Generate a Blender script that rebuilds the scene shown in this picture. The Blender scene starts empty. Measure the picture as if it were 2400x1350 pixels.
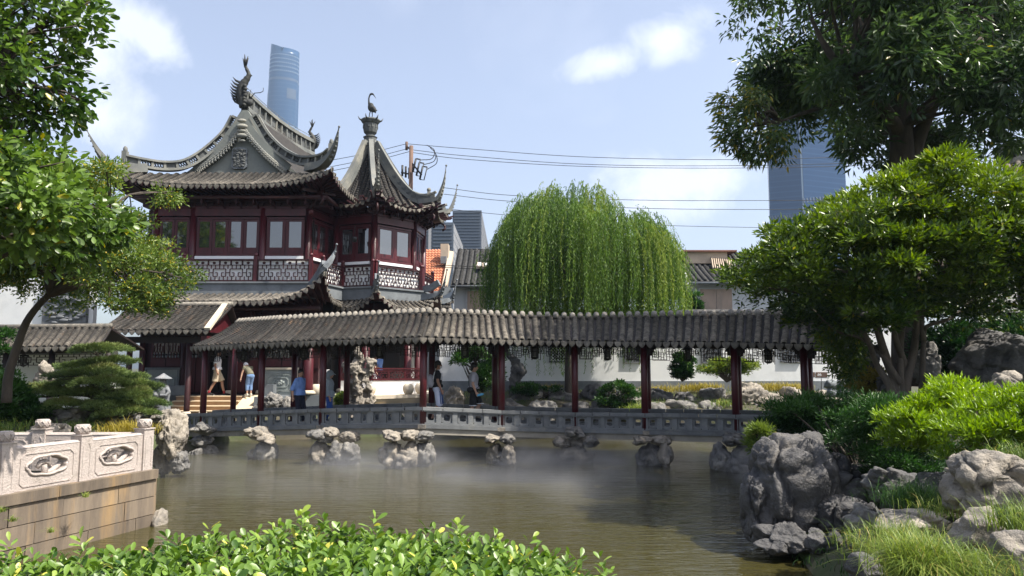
import bpy, bmesh, math, random
import numpy as np
from mathutils import Vector, Matrix
R = math.radians
rng = np.random.default_rng(7)
random.seed(7)
S = bpy.context.scene
COL = S.collection

# ------------------------------------------------------------ camera, sky, sun, exposure
F, CZ, PITCH = 1733.0, 2.6, R(6.1)
cam_d = bpy.data.cameras.new('camera'); cam_d.sensor_width = 36.0; cam_d.lens = 36.0 * F / 2400
cam_d.clip_start = 0.05; cam_d.clip_end = 12000
cam = bpy.data.objects.new('camera', cam_d); COL.objects.link(cam)
cam.location = (0, 0, CZ); cam.rotation_euler = (R(90) + PITCH, 0, 0)
S.camera = cam

SUN_EL, SUN_AZ = R(56), R(110)          # azimuth measured clockwise from +Y (the view direction)
world = bpy.data.worlds.new('World'); S.world = world; world.use_nodes = True
def build_world():
    nt = world.node_tree; N, L = nt.nodes, nt.links
    N.clear()
    out = N.new('ShaderNodeOutputWorld'); bg = N.new('ShaderNodeBackground')
    sky = N.new('ShaderNodeTexSky'); sky.sky_type = 'NISHITA'; sky.sun_disc = False
    sky.sun_elevation = SUN_EL; sky.sun_rotation = SUN_AZ; sky.air_density = 1.0; sky.dust_density = 2.6; sky.ozone_density = 1.5
    sky.altitude = 10
    tc = N.new('ShaderNodeTexCoord')
    # clouds: soft cumulus where the photograph has them, thin streaks and scattered cumulus over the rest of the sky
    def math_(op, a, b=None, clamp=False):
        m = N.new('ShaderNodeMath'); m.operation = op; m.use_clamp = clamp
        for i, v in enumerate((a, b)):
            if v is None: continue
            if isinstance(v, (int, float)): m.inputs[i].default_value = v
            else: L.new(v, m.inputs[i])
        return m.outputs[0]
    def noise(scale, detail, rough, dist=0.0):
        n = N.new('ShaderNodeTexNoise'); n.inputs['Scale'].default_value = scale; n.inputs['Detail'].default_value = detail
        n.inputs['Roughness'].default_value = rough; n.inputs['Distortion'].default_value = dist
        L.new(tc.outputs['Generated'], n.inputs['Vector']); return n.outputs['Fac']
    def bank(px, py, rx, ry, tilt=0.0):
        # one cloud bank: an elliptical patch of sky around a direction
        d = (at(px, py, 1.0) - Vector((0, 0, CZ))).normalized()
        rt = Vector((d.y, -d.x, 0)).normalized(); up = rt.cross(d)
        rt, up = rt * math.cos(tilt) + up * math.sin(tilt), up * math.cos(tilt) - rt * math.sin(tilt)
        def dot(v):
            q = N.new('ShaderNodeVectorMath'); q.operation = 'DOT_PRODUCT'; q.inputs[1].default_value = v
            L.new(tc.outputs['Generated'], q.inputs[0]); return q.outputs['Value']
        a = math_('POWER', math_('DIVIDE', dot(rt), rx / F), 2); b = math_('POWER', math_('DIVIDE', dot(up), ry / F), 2)
        fr = math_('GREATER_THAN', dot(d), 0.0)
        return math_('MULTIPLY', math_('SUBTRACT', 1.0, math_('SQRT', math_('ADD', a, b)), True), fr)
    big = noise(3.2, 6, 0.58, 0.3); fine = noise(10.0, 9, 0.64, 0.35)
    banks = [bank(200, 130, 170, 230, 0.25), bank(330, 70, 150, 75, -0.5), bank(1420, 150, 190, 55, 0.25), bank(1560, 90, 140, 75, 0.15), bank(1550, 440, 260, 110), bank(240, 280, 110, 90, -0.4)]
    cl = None
    for b in banks:
        q = math_('ADD', math_('MULTIPLY', b, 1.15), math_('MULTIPLY', math_('SUBTRACT', fine, 0.56), 2.9))
        q = math_('MULTIPLY', math_('MULTIPLY', q, 1.25, True), math_('GREATER_THAN', b, 0.0))
        q = math_('MULTIPLY', q, math_('MULTIPLY', b, 3.0, True))
        cl = q if cl is None else math_('MAXIMUM', cl, q)
    wide = math_('MULTIPLY', math_('SUBTRACT', big, 0.56, True), 1.2, True)
    cl = math_('MAXIMUM', math_('MULTIPLY', cl, 0.68), math_('MULTIPLY', wide, 0.7))
    mix = N.new('ShaderNodeMix'); mix.data_type = 'RGBA'
    hs = N.new('ShaderNodeHueSaturation'); hs.inputs['Saturation'].default_value = 0.64; hs.inputs['Value'].default_value = 1.04; hs.inputs['Hue'].default_value = 0.512; L.new(sky.outputs['Color'], hs.inputs['Color'])
    L.new(cl, mix.inputs['Factor']); L.new(hs.outputs[0], mix.inputs['A']); mix.inputs['B'].default_value = (5.9, 5.95, 6.3, 1)
    bg.inputs['Strength'].default_value = 0.12
    L.new(mix.outputs['Result'], bg.inputs['Color']); L.new(bg.outputs[0], out.inputs['Surface'])
def at(px, py, Y):
    """The world point seen at photo pixel (px, py) at the distance Y in front of the camera: used for measuring the photograph."""
    u, v = (px - 1200) / F, (675 - py) / F
    dy = math.cos(PITCH) - math.sin(PITCH) * v; dz = math.sin(PITCH) + math.cos(PITCH) * v
    s = Y / dy
    return Vector((u * s, Y, CZ + dz * s))
build_world()
sun_d = bpy.data.lights.new('sun', 'SUN'); sun_d.energy = 4.5; sun_d.angle = R(0.53); sun_d.color = (1.0, 0.94, 0.84)
sun = bpy.data.objects.new('sun', sun_d); COL.objects.link(sun)
to_sun = Vector((math.sin(SUN_AZ) * math.cos(SUN_EL), math.cos(SUN_AZ) * math.cos(SUN_EL), math.sin(SUN_EL)))
sun.rotation_euler = to_sun.to_track_quat('Z', 'Y').to_euler(); sun.location = (30, -10, 60)
vs = S.view_settings; vs.view_transform = 'Standard'; vs.look = 'None'; vs.gamma = 1.0; vs.use_curve_mapping = False; vs.exposure = 1.0
S.cycles.max_bounces = 7; S.cycles.diffuse_bounces = 3; S.cycles.glossy_bounces = 3; S.cycles.transmission_bounces = 4
S.cycles.transparent_max_bounces = 8; S.cycles.volume_bounces = 0; S.cycles.caustics_reflective = False; S.cycles.caustics_refractive = False
S.cycles.use_denoising = True; S.cycles.sample_clamp_indirect = 6.0; S.cycles.volume_step_rate = 2.0; S.cycles.volume_max_steps = 64

# ------------------------------------------------------------ noise
_perm = np.random.default_rng(3).permutation(256); _perm = np.concatenate([_perm] * 3)
_grad = np.random.default_rng(4).normal(size=(256, 3)); _grad /= np.linalg.norm(_grad, axis=1)[:, None]
def pnoise(p):
    p = np.asarray(p, float); i = np.floor(p).astype(int); f = p - i; i &= 255
    w = f * f * f * (f * (f * 6 - 15) + 10); out = 0
    for dx in (0, 1):
        for dy in (0, 1):
            for dz in (0, 1):
                h = _perm[_perm[_perm[(i[..., 0] + dx) & 255] + ((i[..., 1] + dy) & 255)] + ((i[..., 2] + dz) & 255)]
                g = _grad[h]; d = f - np.array((dx, dy, dz))
                ww = (w[..., 0] if dx else 1 - w[..., 0]) * (w[..., 1] if dy else 1 - w[..., 1]) * (w[..., 2] if dz else 1 - w[..., 2])
                out = out + ww * (g * d).sum(-1)
    return out * 1.5
def fbm(p, oct=4, ridged=False):
    p = np.asarray(p, float); s = 0; a = 1.0; tot = 0
    for k in range(oct):
        n = pnoise(p * 2 ** k + 17.3 * k)
        s = s + a * ((1 - np.abs(n) * 2) if ridged else n); tot += a; a *= 0.5
    return s / tot
def worley(p):
    p = np.asarray(p, float); i = np.floor(p).astype(int); f1 = np.full(p.shape[:-1], 9.0); f2 = f1.copy()
    for dx in (-1, 0, 1):
        for dy in (-1, 0, 1):
            for dz in (-1, 0, 1):
                c = i + np.array((dx, dy, dz)); k = c & 255
                h = _perm[_perm[_perm[k[..., 0]] + k[..., 1]] + k[..., 2]]
                j = np.stack([_perm[h], _perm[h + 85], _perm[h + 170]], -1) / 255.0
                d = np.linalg.norm(c + j - p, axis=-1)
                f2 = np.minimum(f2, np.maximum(f1, d)); f1 = np.minimum(f1, d)
    return f1, f2

# ------------------------------------------------------------ objects
OFF = {}
def link(o, parent=None):
    COL.objects.link(o)
    if parent is not None: o.parent = parent
    return o
def tag(o, label=None, cat=None, group=None, kind=None):
    for k, v in (('label', label), ('category', cat), ('group', group), ('kind', kind)):
        if v: o[k] = v
    return o
def thing(name, loc, label, cat, group=None):
    o = bpy.data.objects.new(name, None); o.empty_display_size = 0.2; o.location = loc; link(o)
    OFF[o.name] = Vector(loc)
    return tag(o, label, cat, group)
def finish(name, me, mats, parent=None, loc=None, smooth=False):
    """Link a mesh given in world coordinates under its thing (or at its own base point)."""
    for m in (mats if isinstance(mats, (list, tuple)) else [mats]): me.materials.append(m)
    off = OFF[parent.name] if parent is not None else Vector(loc or (0, 0, 0))
    if off.length > 0: me.transform(Matrix.Translation(-off))
    o = bpy.data.objects.new(name, me); link(o, parent)
    if parent is None: o.location = off
    OFF[o.name] = off
    if smooth: me.polygons.foreach_set('use_smooth', [True] * len(me.polygons))
    return o
class MB:
    """Collects shapes in world coordinates; build() links them as ONE mesh object."""
    def __init__(s): s.v, s.f, s.m, s.sm = [], [], [], []
    def add(s, vs, fs, mi=0, smooth=False):
        b = len(s.v); s.v.extend([tuple(x) for x in vs]); s.f.extend([tuple(b + i for i in f) for f in fs]); s.m.extend([mi] * len(fs)); s.sm.extend([smooth] * len(fs)); return s
    def hexa(s, b, t, mi=0):
        n = len(b)
        return s.add(list(b) + list(t), [tuple(range(n))[::-1], tuple(range(n, 2 * n))] + [(i, (i + 1) % n, n + (i + 1) % n, n + i) for i in range(n)], mi)
    def box(s, c, d, rz=0.0, mi=0, M=None):
        c = Vector(c); hx, hy, hz = d[0] / 2, d[1] / 2, d[2] / 2
        M = M or Matrix.Rotation(rz, 3, 'Z')
        P = [c + M @ Vector((x, y, z)) for z in (-hz, hz) for x, y in ((-hx, -hy), (hx, -hy), (hx, hy), (-hx, hy))]
        return s.hexa(P[:4], P[4:], mi)
    def beam(s, a, b, w, h, mi=0, up=(0, 0, 1), ext=0.0):
        """A bar from a to b, w wide across and h high along up."""
        a, b = Vector(a), Vector(b); d = (b - a); L_ = d.length
        if L_ < 1e-6: return s
        d /= L_; a = a - d * ext; b = b + d * ext; up = Vector(up)
        sd = d.cross(up)
        if sd.length < 1e-4: sd = d.cross(Vector((1, 0, 0)))
        sd.normalize(); uu = sd.cross(d)
        q = lambda p: [p - sd * w / 2 - uu * h / 2, p + sd * w / 2 - uu * h / 2, p + sd * w / 2 + uu * h / 2, p - sd * w / 2 + uu * h / 2]
        return s.hexa(q(a), q(b), mi)
    def tube(s, pts, rad, n=8, mi=0, caps=True, smooth=True, flat=1.0, fdir=None):
        pts = [Vector(p) for p in pts]; k = len(pts)
        if isinstance(rad, (int, float)): rad = [rad] * k
        ref = None; V = []
        for i, p in enumerate(pts):
            t = (pts[min(i + 1, k - 1)] - pts[max(i - 1, 0)])
            if t.length < 1e-9: t = Vector((0, 0, 1))
            t.normalize()
            if ref is None:
                ref = t.cross(Vector(fdir) if fdir is not None else Vector((0.13, 0.9, 0.31)))
                if ref.length < 1e-3: ref = t.cross(Vector((1, 0, 0)))
            ref = (ref - t * ref.dot(t)); ref.normalize(); b = t.cross(ref)
            for j in range(n):
                a = 2 * math.pi * j / n
                V.append(p + (ref * math.cos(a) * flat + b * math.sin(a)) * rad[i])
        Fs = [(i * n + j, i * n + (j + 1) % n, (i + 1) * n + (j + 1) % n, (i + 1) * n + j) for i in range(k - 1) for j in range(n)]
        if caps: Fs += [tuple(range(n))[::-1], tuple((k - 1) * n + j for j in range(n))]
        return s.add(V, Fs, mi, smooth)
    def lathe(s, prof, c, n=16, mi=0, smooth=True, rz=0.0, M=None):
        c = Vector(c); V = []
        for r, z in prof:
            for j in range(n):
                a = rz + 2 * math.pi * j / n; q = Vector((r * math.cos(a), r * math.sin(a), z)); V.append(c + (M @ q if M else q))
        k = len(prof)
        Fs = [(i * n + j, i * n + (j + 1) % n, (i + 1) * n + (j + 1) % n, (i + 1) * n + j) for i in range(k - 1) for j in range(n)]
        Fs += [tuple(range(n))[::-1], tuple((k - 1) * n + j for j in range(n))]
        return s.add(V, Fs, mi, smooth)
    def prism(s, poly, o, ex, ey, depth, mi=0):
        """A flat outline (list of (a, b)) in the plane o + a*ex + b*ey, given thickness depth along ex x ey (both ways)."""
        o, ex, ey = Vector(o), Vector(ex), Vector(ey); n = ex.cross(ey).normalized()
        A = [o + ex * a + ey * b - n * depth / 2 for a, b in poly]; B = [p + n * depth for p in A]
        return s.hexa(A, B, mi)
    def grid(s, G, mi=0, smooth=True, close_u=False):
        r, c = len(G), len(G[0])
        V = [p for row in G for p in row]
        Fs = [(i * c + j, i * c + j + 1, (i + 1) * c + j + 1, (i + 1) * c + j) for i in range(r - 1) for j in range(c - 1)]
        return s.add(V, Fs, mi, smooth)
    def ball(s, c, r, n=10, mi=0, sc=(1, 1, 1), M=None):
        c = Vector(c); m = n // 2 + 1; V = []
        for i in range(m + 1):
            t = math.pi * i / m
            for j in range(n):
                a = 2 * math.pi * j / n; q = Vector((r * sc[0] * math.sin(t) * math.cos(a), r * sc[1] * math.sin(t) * math.sin(a), r * sc[2] * math.cos(t)))
                V.append(c + (M @ q if M else q))
        return s.add(V, [(i * n + j, (i + 1) * n + j, (i + 1) * n + (j + 1) % n, i * n + (j + 1) % n) for i in range(m) for j in range(n)], mi, True)
    def mesh(s, name):
        me = bpy.data.meshes.new(name); me.from_pydata(s.v, [], s.f)
        me.polygons.foreach_set('material_index', s.m); me.polygons.foreach_set('use_smooth', s.sm); me.update(); return me
    def build(s, name, mats, parent=None, loc=None):
        return finish(name, s.mesh(name), mats, parent, loc)
def copy_of(o, parent, M):
    """Another instance of a piece (shared mesh), parented like the first."""
    c = o.copy(); COL.objects.link(c); c.parent = parent; c.matrix_local = M; return c

# ------------------------------------------------------------ materials
MATS = {}
def mat(name, c1, c2=None, scale=3.0, rough=0.7, bump=0.0, bscale=None, spec=0.4, detail=4.0, rand=0.0, c3=None, s3=1.0, t3=0.58, metal=0.0, stretch=(1, 1, 1), wear=None):
    """Procedural surface: two colours mixed by world-space noise, optional stains (c3), relief, and a per-object value shift (rand)."""
    m = bpy.data.materials.new(name); m.use_nodes = True; nt = m.node_tree; N, L = nt.nodes, nt.links
    b = N['Principled BSDF']; b.inputs['Roughness'].default_value = rough; b.inputs['Specular IOR Level'].default_value = spec; b.inputs['Metallic'].default_value = metal
    geo = N.new('ShaderNodeNewGeometry'); mp = N.new('ShaderNodeMapping'); mp.inputs['Scale'].default_value = stretch
    L.new(geo.outputs['Position'], mp.inputs['Vector'])
    def nz(sc, det=detail):
        n = N.new('ShaderNodeTexNoise'); n.inputs['Scale'].default_value = sc; n.inputs['Detail'].default_value = det; n.inputs['Roughness'].default_value = 0.66
        L.new(mp.outputs[0], n.inputs['Vector']); return n.outputs['Fac']
    def ramp(src, a, b_):
        r = N.new('ShaderNodeMapRange'); r.inputs['From Min'].default_value = a; r.inputs['From Max'].default_value = b_; L.new(src, r.inputs['Value']); return r.outputs[0]
    def mix(fac, A, B):
        x = N.new('ShaderNodeMix'); x.data_type = 'RGBA'
        L.new(fac, x.inputs['Factor'])
        for k, v in (('A', A), ('B', B)):
            if isinstance(v, tuple): x.inputs[k].default_value = (*v, 1)
            else: L.new(v, x.inputs[k])
        return x.outputs['Result']
    c2 = c2 or tuple(x * 0.72 for x in c1)
    col = mix(ramp(nz(scale), 0.34, 0.66), c1, c2)
    if c3: col = mix(ramp(nz(s3, 6.0), t3 - 0.06, t3 + 0.1), col, c3)
    if rand:
        oi = N.new('ShaderNodeObjectInfo'); mr = N.new('ShaderNodeMapRange'); mr.inputs['To Min'].default_value = 1 - rand; mr.inputs['To Max'].default_value = 1 + rand
        L.new(oi.outputs['Random'], mr.inputs['Value'])
        h = N.new('ShaderNodeHueSaturation'); L.new(mr.outputs[0], h.inputs['Value']); L.new(col, h.inputs['Color']); col = h.outputs[0]
    L.new(col, b.inputs['Base Color'])
    if bump:
        bp = N.new('ShaderNodeBump'); bp.inputs['Strength'].default_value = min(1, bump); bp.inputs['Distance'].default_value = 0.02 * max(1, bump)
        L.new(nz(bscale or scale * 6, 5.0), bp.inputs['Height']); L.new(bp.outputs[0], b.inputs['Normal'])
    MATS[name] = m; return m
def leaf_mat(name, ca, cb, cc=None, rough=0.42, trans=0.28, spec=0.35):
    """Leaf: colour picked along dark -> fresh -> odd (yellowed) by the mesh's per-leaf tint value; some light passes through."""
    m = bpy.data.materials.new(name); m.use_nodes = True; nt = m.node_tree; N, L = nt.nodes, nt.links
    b = N['Principled BSDF']; b.inputs['Roughness'].default_value = rough; b.inputs['Specular IOR Level'].default_value = spec
    at_ = N.new('ShaderNodeAttribute'); at_.attribute_name = 'tint'
    r = N.new('ShaderNodeValToRGB'); e = r.color_ramp.elements
    e[0].position = 0.0; e[0].color = (*ca, 1); e[1].position = 0.75; e[1].color = (*cb, 1)
    x = e.new(1.0); x.color = (*(cc or cb), 1)
    oi = N.new('ShaderNodeObjectInfo'); ad = N.new('ShaderNodeMath'); ad.operation = 'ADD'
    L.new(at_.outputs['Fac'], ad.inputs[0]); mu = N.new('ShaderNodeMath'); mu.operation = 'MULTIPLY'; mu.inputs[1].default_value = 0.0
    L.new(oi.outputs['Random'], mu.inputs[0]); L.new(mu.outputs[0], ad.inputs[1]); L.new(ad.outputs[0], r.inputs[0])
    tr = N.new('ShaderNodeBsdfTranslucent'); mx = N.new('ShaderNodeMixShader'); mx.inputs[0].default_value = trans
    h = N.new('ShaderNodeHueSaturation'); h.inputs['Value'].default_value = 1.5; h.inputs['Saturation'].default_value = 1.1; L.new(r.outputs[0], h.inputs['Color'])
    L.new(r.outputs[0], b.inputs['Base Color']); L.new(h.outputs[0], tr.inputs['Color'])
    L.new(b.outputs[0], mx.inputs[1]); L.new(tr.outputs[0], mx.inputs[2]); L.new(mx.outputs[0], N['Material Output'].inputs['Surface'])
    m['rand_node'] = mu.name; MATS[name] = m; return m
M_red = mat('red_lacquer', (0.082, 0.010, 0.015), (0.048, 0.008, 0.011), 4, 0.42, 0.15, 30, spec=0.45, stretch=(1, 1, 0.25))
M_redd = mat('dark_red_wood', (0.045, 0.009, 0.011), (0.022, 0.007, 0.008), 5, 0.55, 0.15, 30)
M_wood = mat('black_timber', (0.012, 0.008, 0.008), (0.022, 0.012, 0.010), 5, 0.6)
M_tile = mat('roof_tile', (0.042, 0.039, 0.036), (0.020, 0.019, 0.019), 2.2, 0.8, 0.5, 40, rand=0.35, c3=(0.10, 0.085, 0.068), s3=3.5, t3=0.60)
M_tile_r = mat('weathered_roof_tile', (0.055, 0.048, 0.042), (0.024, 0.022, 0.021), 2.2, 0.8, 0.5, 40, rand=0.35, c3=(0.15, 0.088, 0.048), s3=2.6, t3=0.60)
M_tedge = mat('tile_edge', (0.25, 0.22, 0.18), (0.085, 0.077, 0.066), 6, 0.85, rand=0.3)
M_tdark = mat('old_black_tile', (0.035, 0.035, 0.036), (0.065, 0.063, 0.06), 3, 0.85, 0.5, 40, rand=0.35)
M_bed = mat('tile_trough', (0.05, 0.045, 0.04), (0.025, 0.023, 0.022), 6, 0.9)
M_drip = mat('drip_tile', (0.24, 0.216, 0.18), (0.10, 0.093, 0.08), 9, 0.8, 0.4, 60, rand=0.35)
M_ridge = mat('grey_lime_ridge', (0.185, 0.19, 0.175), (0.10, 0.107, 0.105), 1.8, 0.8, 0.3, 25, c3=(0.27, 0.26, 0.22), s3=0.9, t3=0.55)
M_ridged = mat('dark_ridge', (0.12, 0.125, 0.12), (0.07, 0.075, 0.075), 3, 0.8, 0.4, 30)
M_orn = mat('ridge_ornament', (0.04, 0.042, 0.037), (0.018, 0.019, 0.02), 5, 0.7, 0.4, 30, c3=(0.13, 0.127, 0.105), s3=2.0, t3=0.62)
M_gable = mat('gable_render', (0.20, 0.215, 0.195), (0.165, 0.175, 0.165), 1.2, 0.85, 0.2, 20, c3=(0.13, 0.14, 0.135), s3=1.5, t3=0.62)
M_slab = mat('grey_slab', (0.19, 0.207, 0.22), (0.12, 0.132, 0.142), 1.4, 0.8, 0.2, 20, c3=(0.09, 0.095, 0.10), s3=2.2, t3=0.62)
M_white = mat('white_plaster', (0.78, 0.78, 0.76), (0.70, 0.71, 0.71), 0.8, 0.9, 0.08, 10, c3=(0.60, 0.61, 0.60), s3=0.5, t3=0.60)
M_whiteb = mat('white_board', (0.80, 0.80, 0.80), (0.74, 0.75, 0.76), 1.2, 0.7)
M_cream = mat('cream_stone', (0.62, 0.54, 0.42), (0.54, 0.47, 0.37), 2.5, 0.85, 0.2, 30, rand=0.06)
M_step = mat('step_stone_lit', (0.66, 0.53, 0.37), (0.56, 0.45, 0.31), 2.5, 0.85, 0.2, 30)  # treads brightened: sun on the flat tops is put into the colour
M_riser = mat('step_stone_shaded', (0.36, 0.23, 0.13), (0.28, 0.18, 0.11), 2.5, 0.85, 0.2, 30)  # brownish risers, darkened: weaker light on upright faces is put into the colour
M_gbrick = mat('grey_brick', (0.20, 0.208, 0.212), (0.135, 0.142, 0.148), 3, 0.8, 0.3, 40, rand=0.12, c3=(0.24, 0.24, 0.22), s3=2.5, t3=0.62)
M_beam = mat('weathered_concrete', (0.38, 0.345, 0.285), (0.26, 0.24, 0.205), 1.5, 0.85, 0.3, 20, c3=(0.10, 0.095, 0.085), s3=1.0, t3=0.62)
M_relief = mat('grey_relief_stone', (0.33, 0.36, 0.34), (0.26, 0.29, 0.28), 3, 0.85, 0.2, 30)
M_granite = mat('pink_granite', (0.50, 0.435, 0.395), (0.40, 0.35, 0.32), 30, 0.85, 0.9, 45, c3=(0.30, 0.26, 0.225), s3=2.6, t3=0.60)
M_wall = mat('stained_ashlar', (0.235, 0.185, 0.132), (0.125, 0.10, 0.078), 2.2, 0.85, 0.6, 24, rand=0.2, c3=(0.30, 0.20, 0.10), s3=1.3, t3=0.60, stretch=(1.6, 1.6, 0.22))
M_joint = mat('joint_dark', (0.045, 0.038, 0.03), (0.03, 0.026, 0.022), 5, 0.95)
M_rock = mat('lake_stone', (0.24, 0.228, 0.21), (0.085, 0.083, 0.082), 3.4, 0.85, 2.5, 11, c3=(0.36, 0.33, 0.28), s3=2.4, t3=0.60)
M_rockw = mat('pale_lake_stone', (0.37, 0.325, 0.265), (0.17, 0.152, 0.13), 3.4, 0.85, 2.5, 11, c3=(0.10, 0.097, 0.093), s3=2.4, t3=0.60)
M_rockd = mat('dark_outcrop_stone', (0.135, 0.13, 0.128), (0.055, 0.054, 0.056), 2.2, 0.85, 3.0, 8, c3=(0.21, 0.19, 0.165), s3=1.2, t3=0.64)
M_bark = mat('bark', (0.085, 0.068, 0.052), (0.04, 0.033, 0.028), 5, 0.9, 1.0, 25, stretch=(1, 1, 0.3))
M_barkp = mat('pale_bark', (0.12, 0.098, 0.078), (0.06, 0.05, 0.041), 5, 0.9, 0.8, 25, stretch=(1, 1, 0.3))
M_soil = mat('soil', (0.10, 0.085, 0.06), (0.055, 0.05, 0.035), 1.2, 0.95, 0.8, 8, c3=(0.06, 0.075, 0.03), s3=0.7, t3=0.5)
M_black = mat('black_iron', (0.012, 0.012, 0.013), (0.02, 0.02, 0.02), 5, 0.5)
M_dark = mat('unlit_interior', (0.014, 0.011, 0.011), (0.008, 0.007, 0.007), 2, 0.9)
M_paper = mat('lantern_glass', (0.13, 0.125, 0.115), (0.09, 0.088, 0.08), 4, 0.35)
M_lat = mat('grey_lattice', (0.17, 0.18, 0.19), (0.12, 0.125, 0.135), 5, 0.8)
def glass_mat():
    m = mat('window_glass', (0.015, 0.016, 0.018), (0.02, 0.021, 0.023), 1.0, 0.03); b = m.node_tree.nodes['Principled BSDF']
    b.inputs['IOR'].default_value = 2.3; b.inputs['Specular IOR Level'].default_value = 0.6; return m
M_glass = glass_mat()

# ------------------------------------------------------------ roofs
def sweep(mb, pts, ws, hs, mi=0, lift=0.0):
    """A rectangular moulding along a path: width ws (horizontal), height hs upward from the path."""
    pts = [Vector(p) for p in pts]; k = len(pts)
    ws = [ws] * k if isinstance(ws, (int, float)) else ws; hs = [hs] * k if isinstance(hs, (int, float)) else hs
    V = []
    for i, p in enumerate(pts):
        t = pts[min(i + 1, k - 1)] - pts[max(i - 1, 0)]; sd = Vector((t.y, -t.x, 0))
        if sd.length < 1e-5: sd = Vector((1, 0, 0))
        sd.normalize(); t.normalize(); up = sd.cross(t)
        b = p + up * (lift[i] if isinstance(lift, list) else lift)
        V += [b - sd * ws[i] / 2, b + sd * ws[i] / 2, b + sd * ws[i] / 2 + up * hs[i], b - sd * ws[i] / 2 + up * hs[i]]
    Fs = [(i * 4 + j, i * 4 + (j + 1) % 4, (i + 1) * 4 + (j + 1) % 4, (i + 1) * 4 + j) for i in range(k - 1) for j in range(4)]
    Fs += [(3, 2, 1, 0), tuple((k - 1) * 4 + j for j in range(4))]
    return mb.add(V, Fs, mi)
def spline(pts, n):
    """Catmull-Rom through the given points, n per span."""
    P = [Vector(p) for p in pts]; P = [P[0] * 2 - P[1]] + P + [P[-1] * 2 - P[-2]]; out = []
    for i in range(1, len(P) - 2):
        for k in range(n):
            t = k / n; a, b, c, d = P[i - 1:i + 3]
            out.append(0.5 * ((2 * b) + (c - a) * t + (2 * a - 5 * b + 4 * c - d) * t * t + (3 * b - a - 3 * c + d) * t ** 3))
    return out + [P[-2]]
_drip = {}
def drip_mesh(w, h):
    key = (round(w, 3), round(h, 3))
    if key not in _drip:
        b = MB()
        ol = [(-w, 0.01), (-w * 0.98, -0.25 * h), (-w * 0.72, -0.62 * h), (-w * 0.3, -0.86 * h), (0, -h), (w * 0.3, -0.86 * h), (w * 0.72, -0.62 * h), (w * 0.98, -0.25 * h), (w, 0.01)]
        b.prism(ol, (0, 0, 0), (1, 0, 0), (0, 0, 1), 0.022)
        inn = [(x * 0.72, -0.02 + z * 0.7) for x, z in ol]
        b.prism(inn, (0, -0.014, 0), (1, 0, 0), (0, 0, 1), 0.012)
        me = b.mesh('drip_tile'); me.materials.append(M_drip); _drip[key] = me
    return _drip[key]
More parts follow.
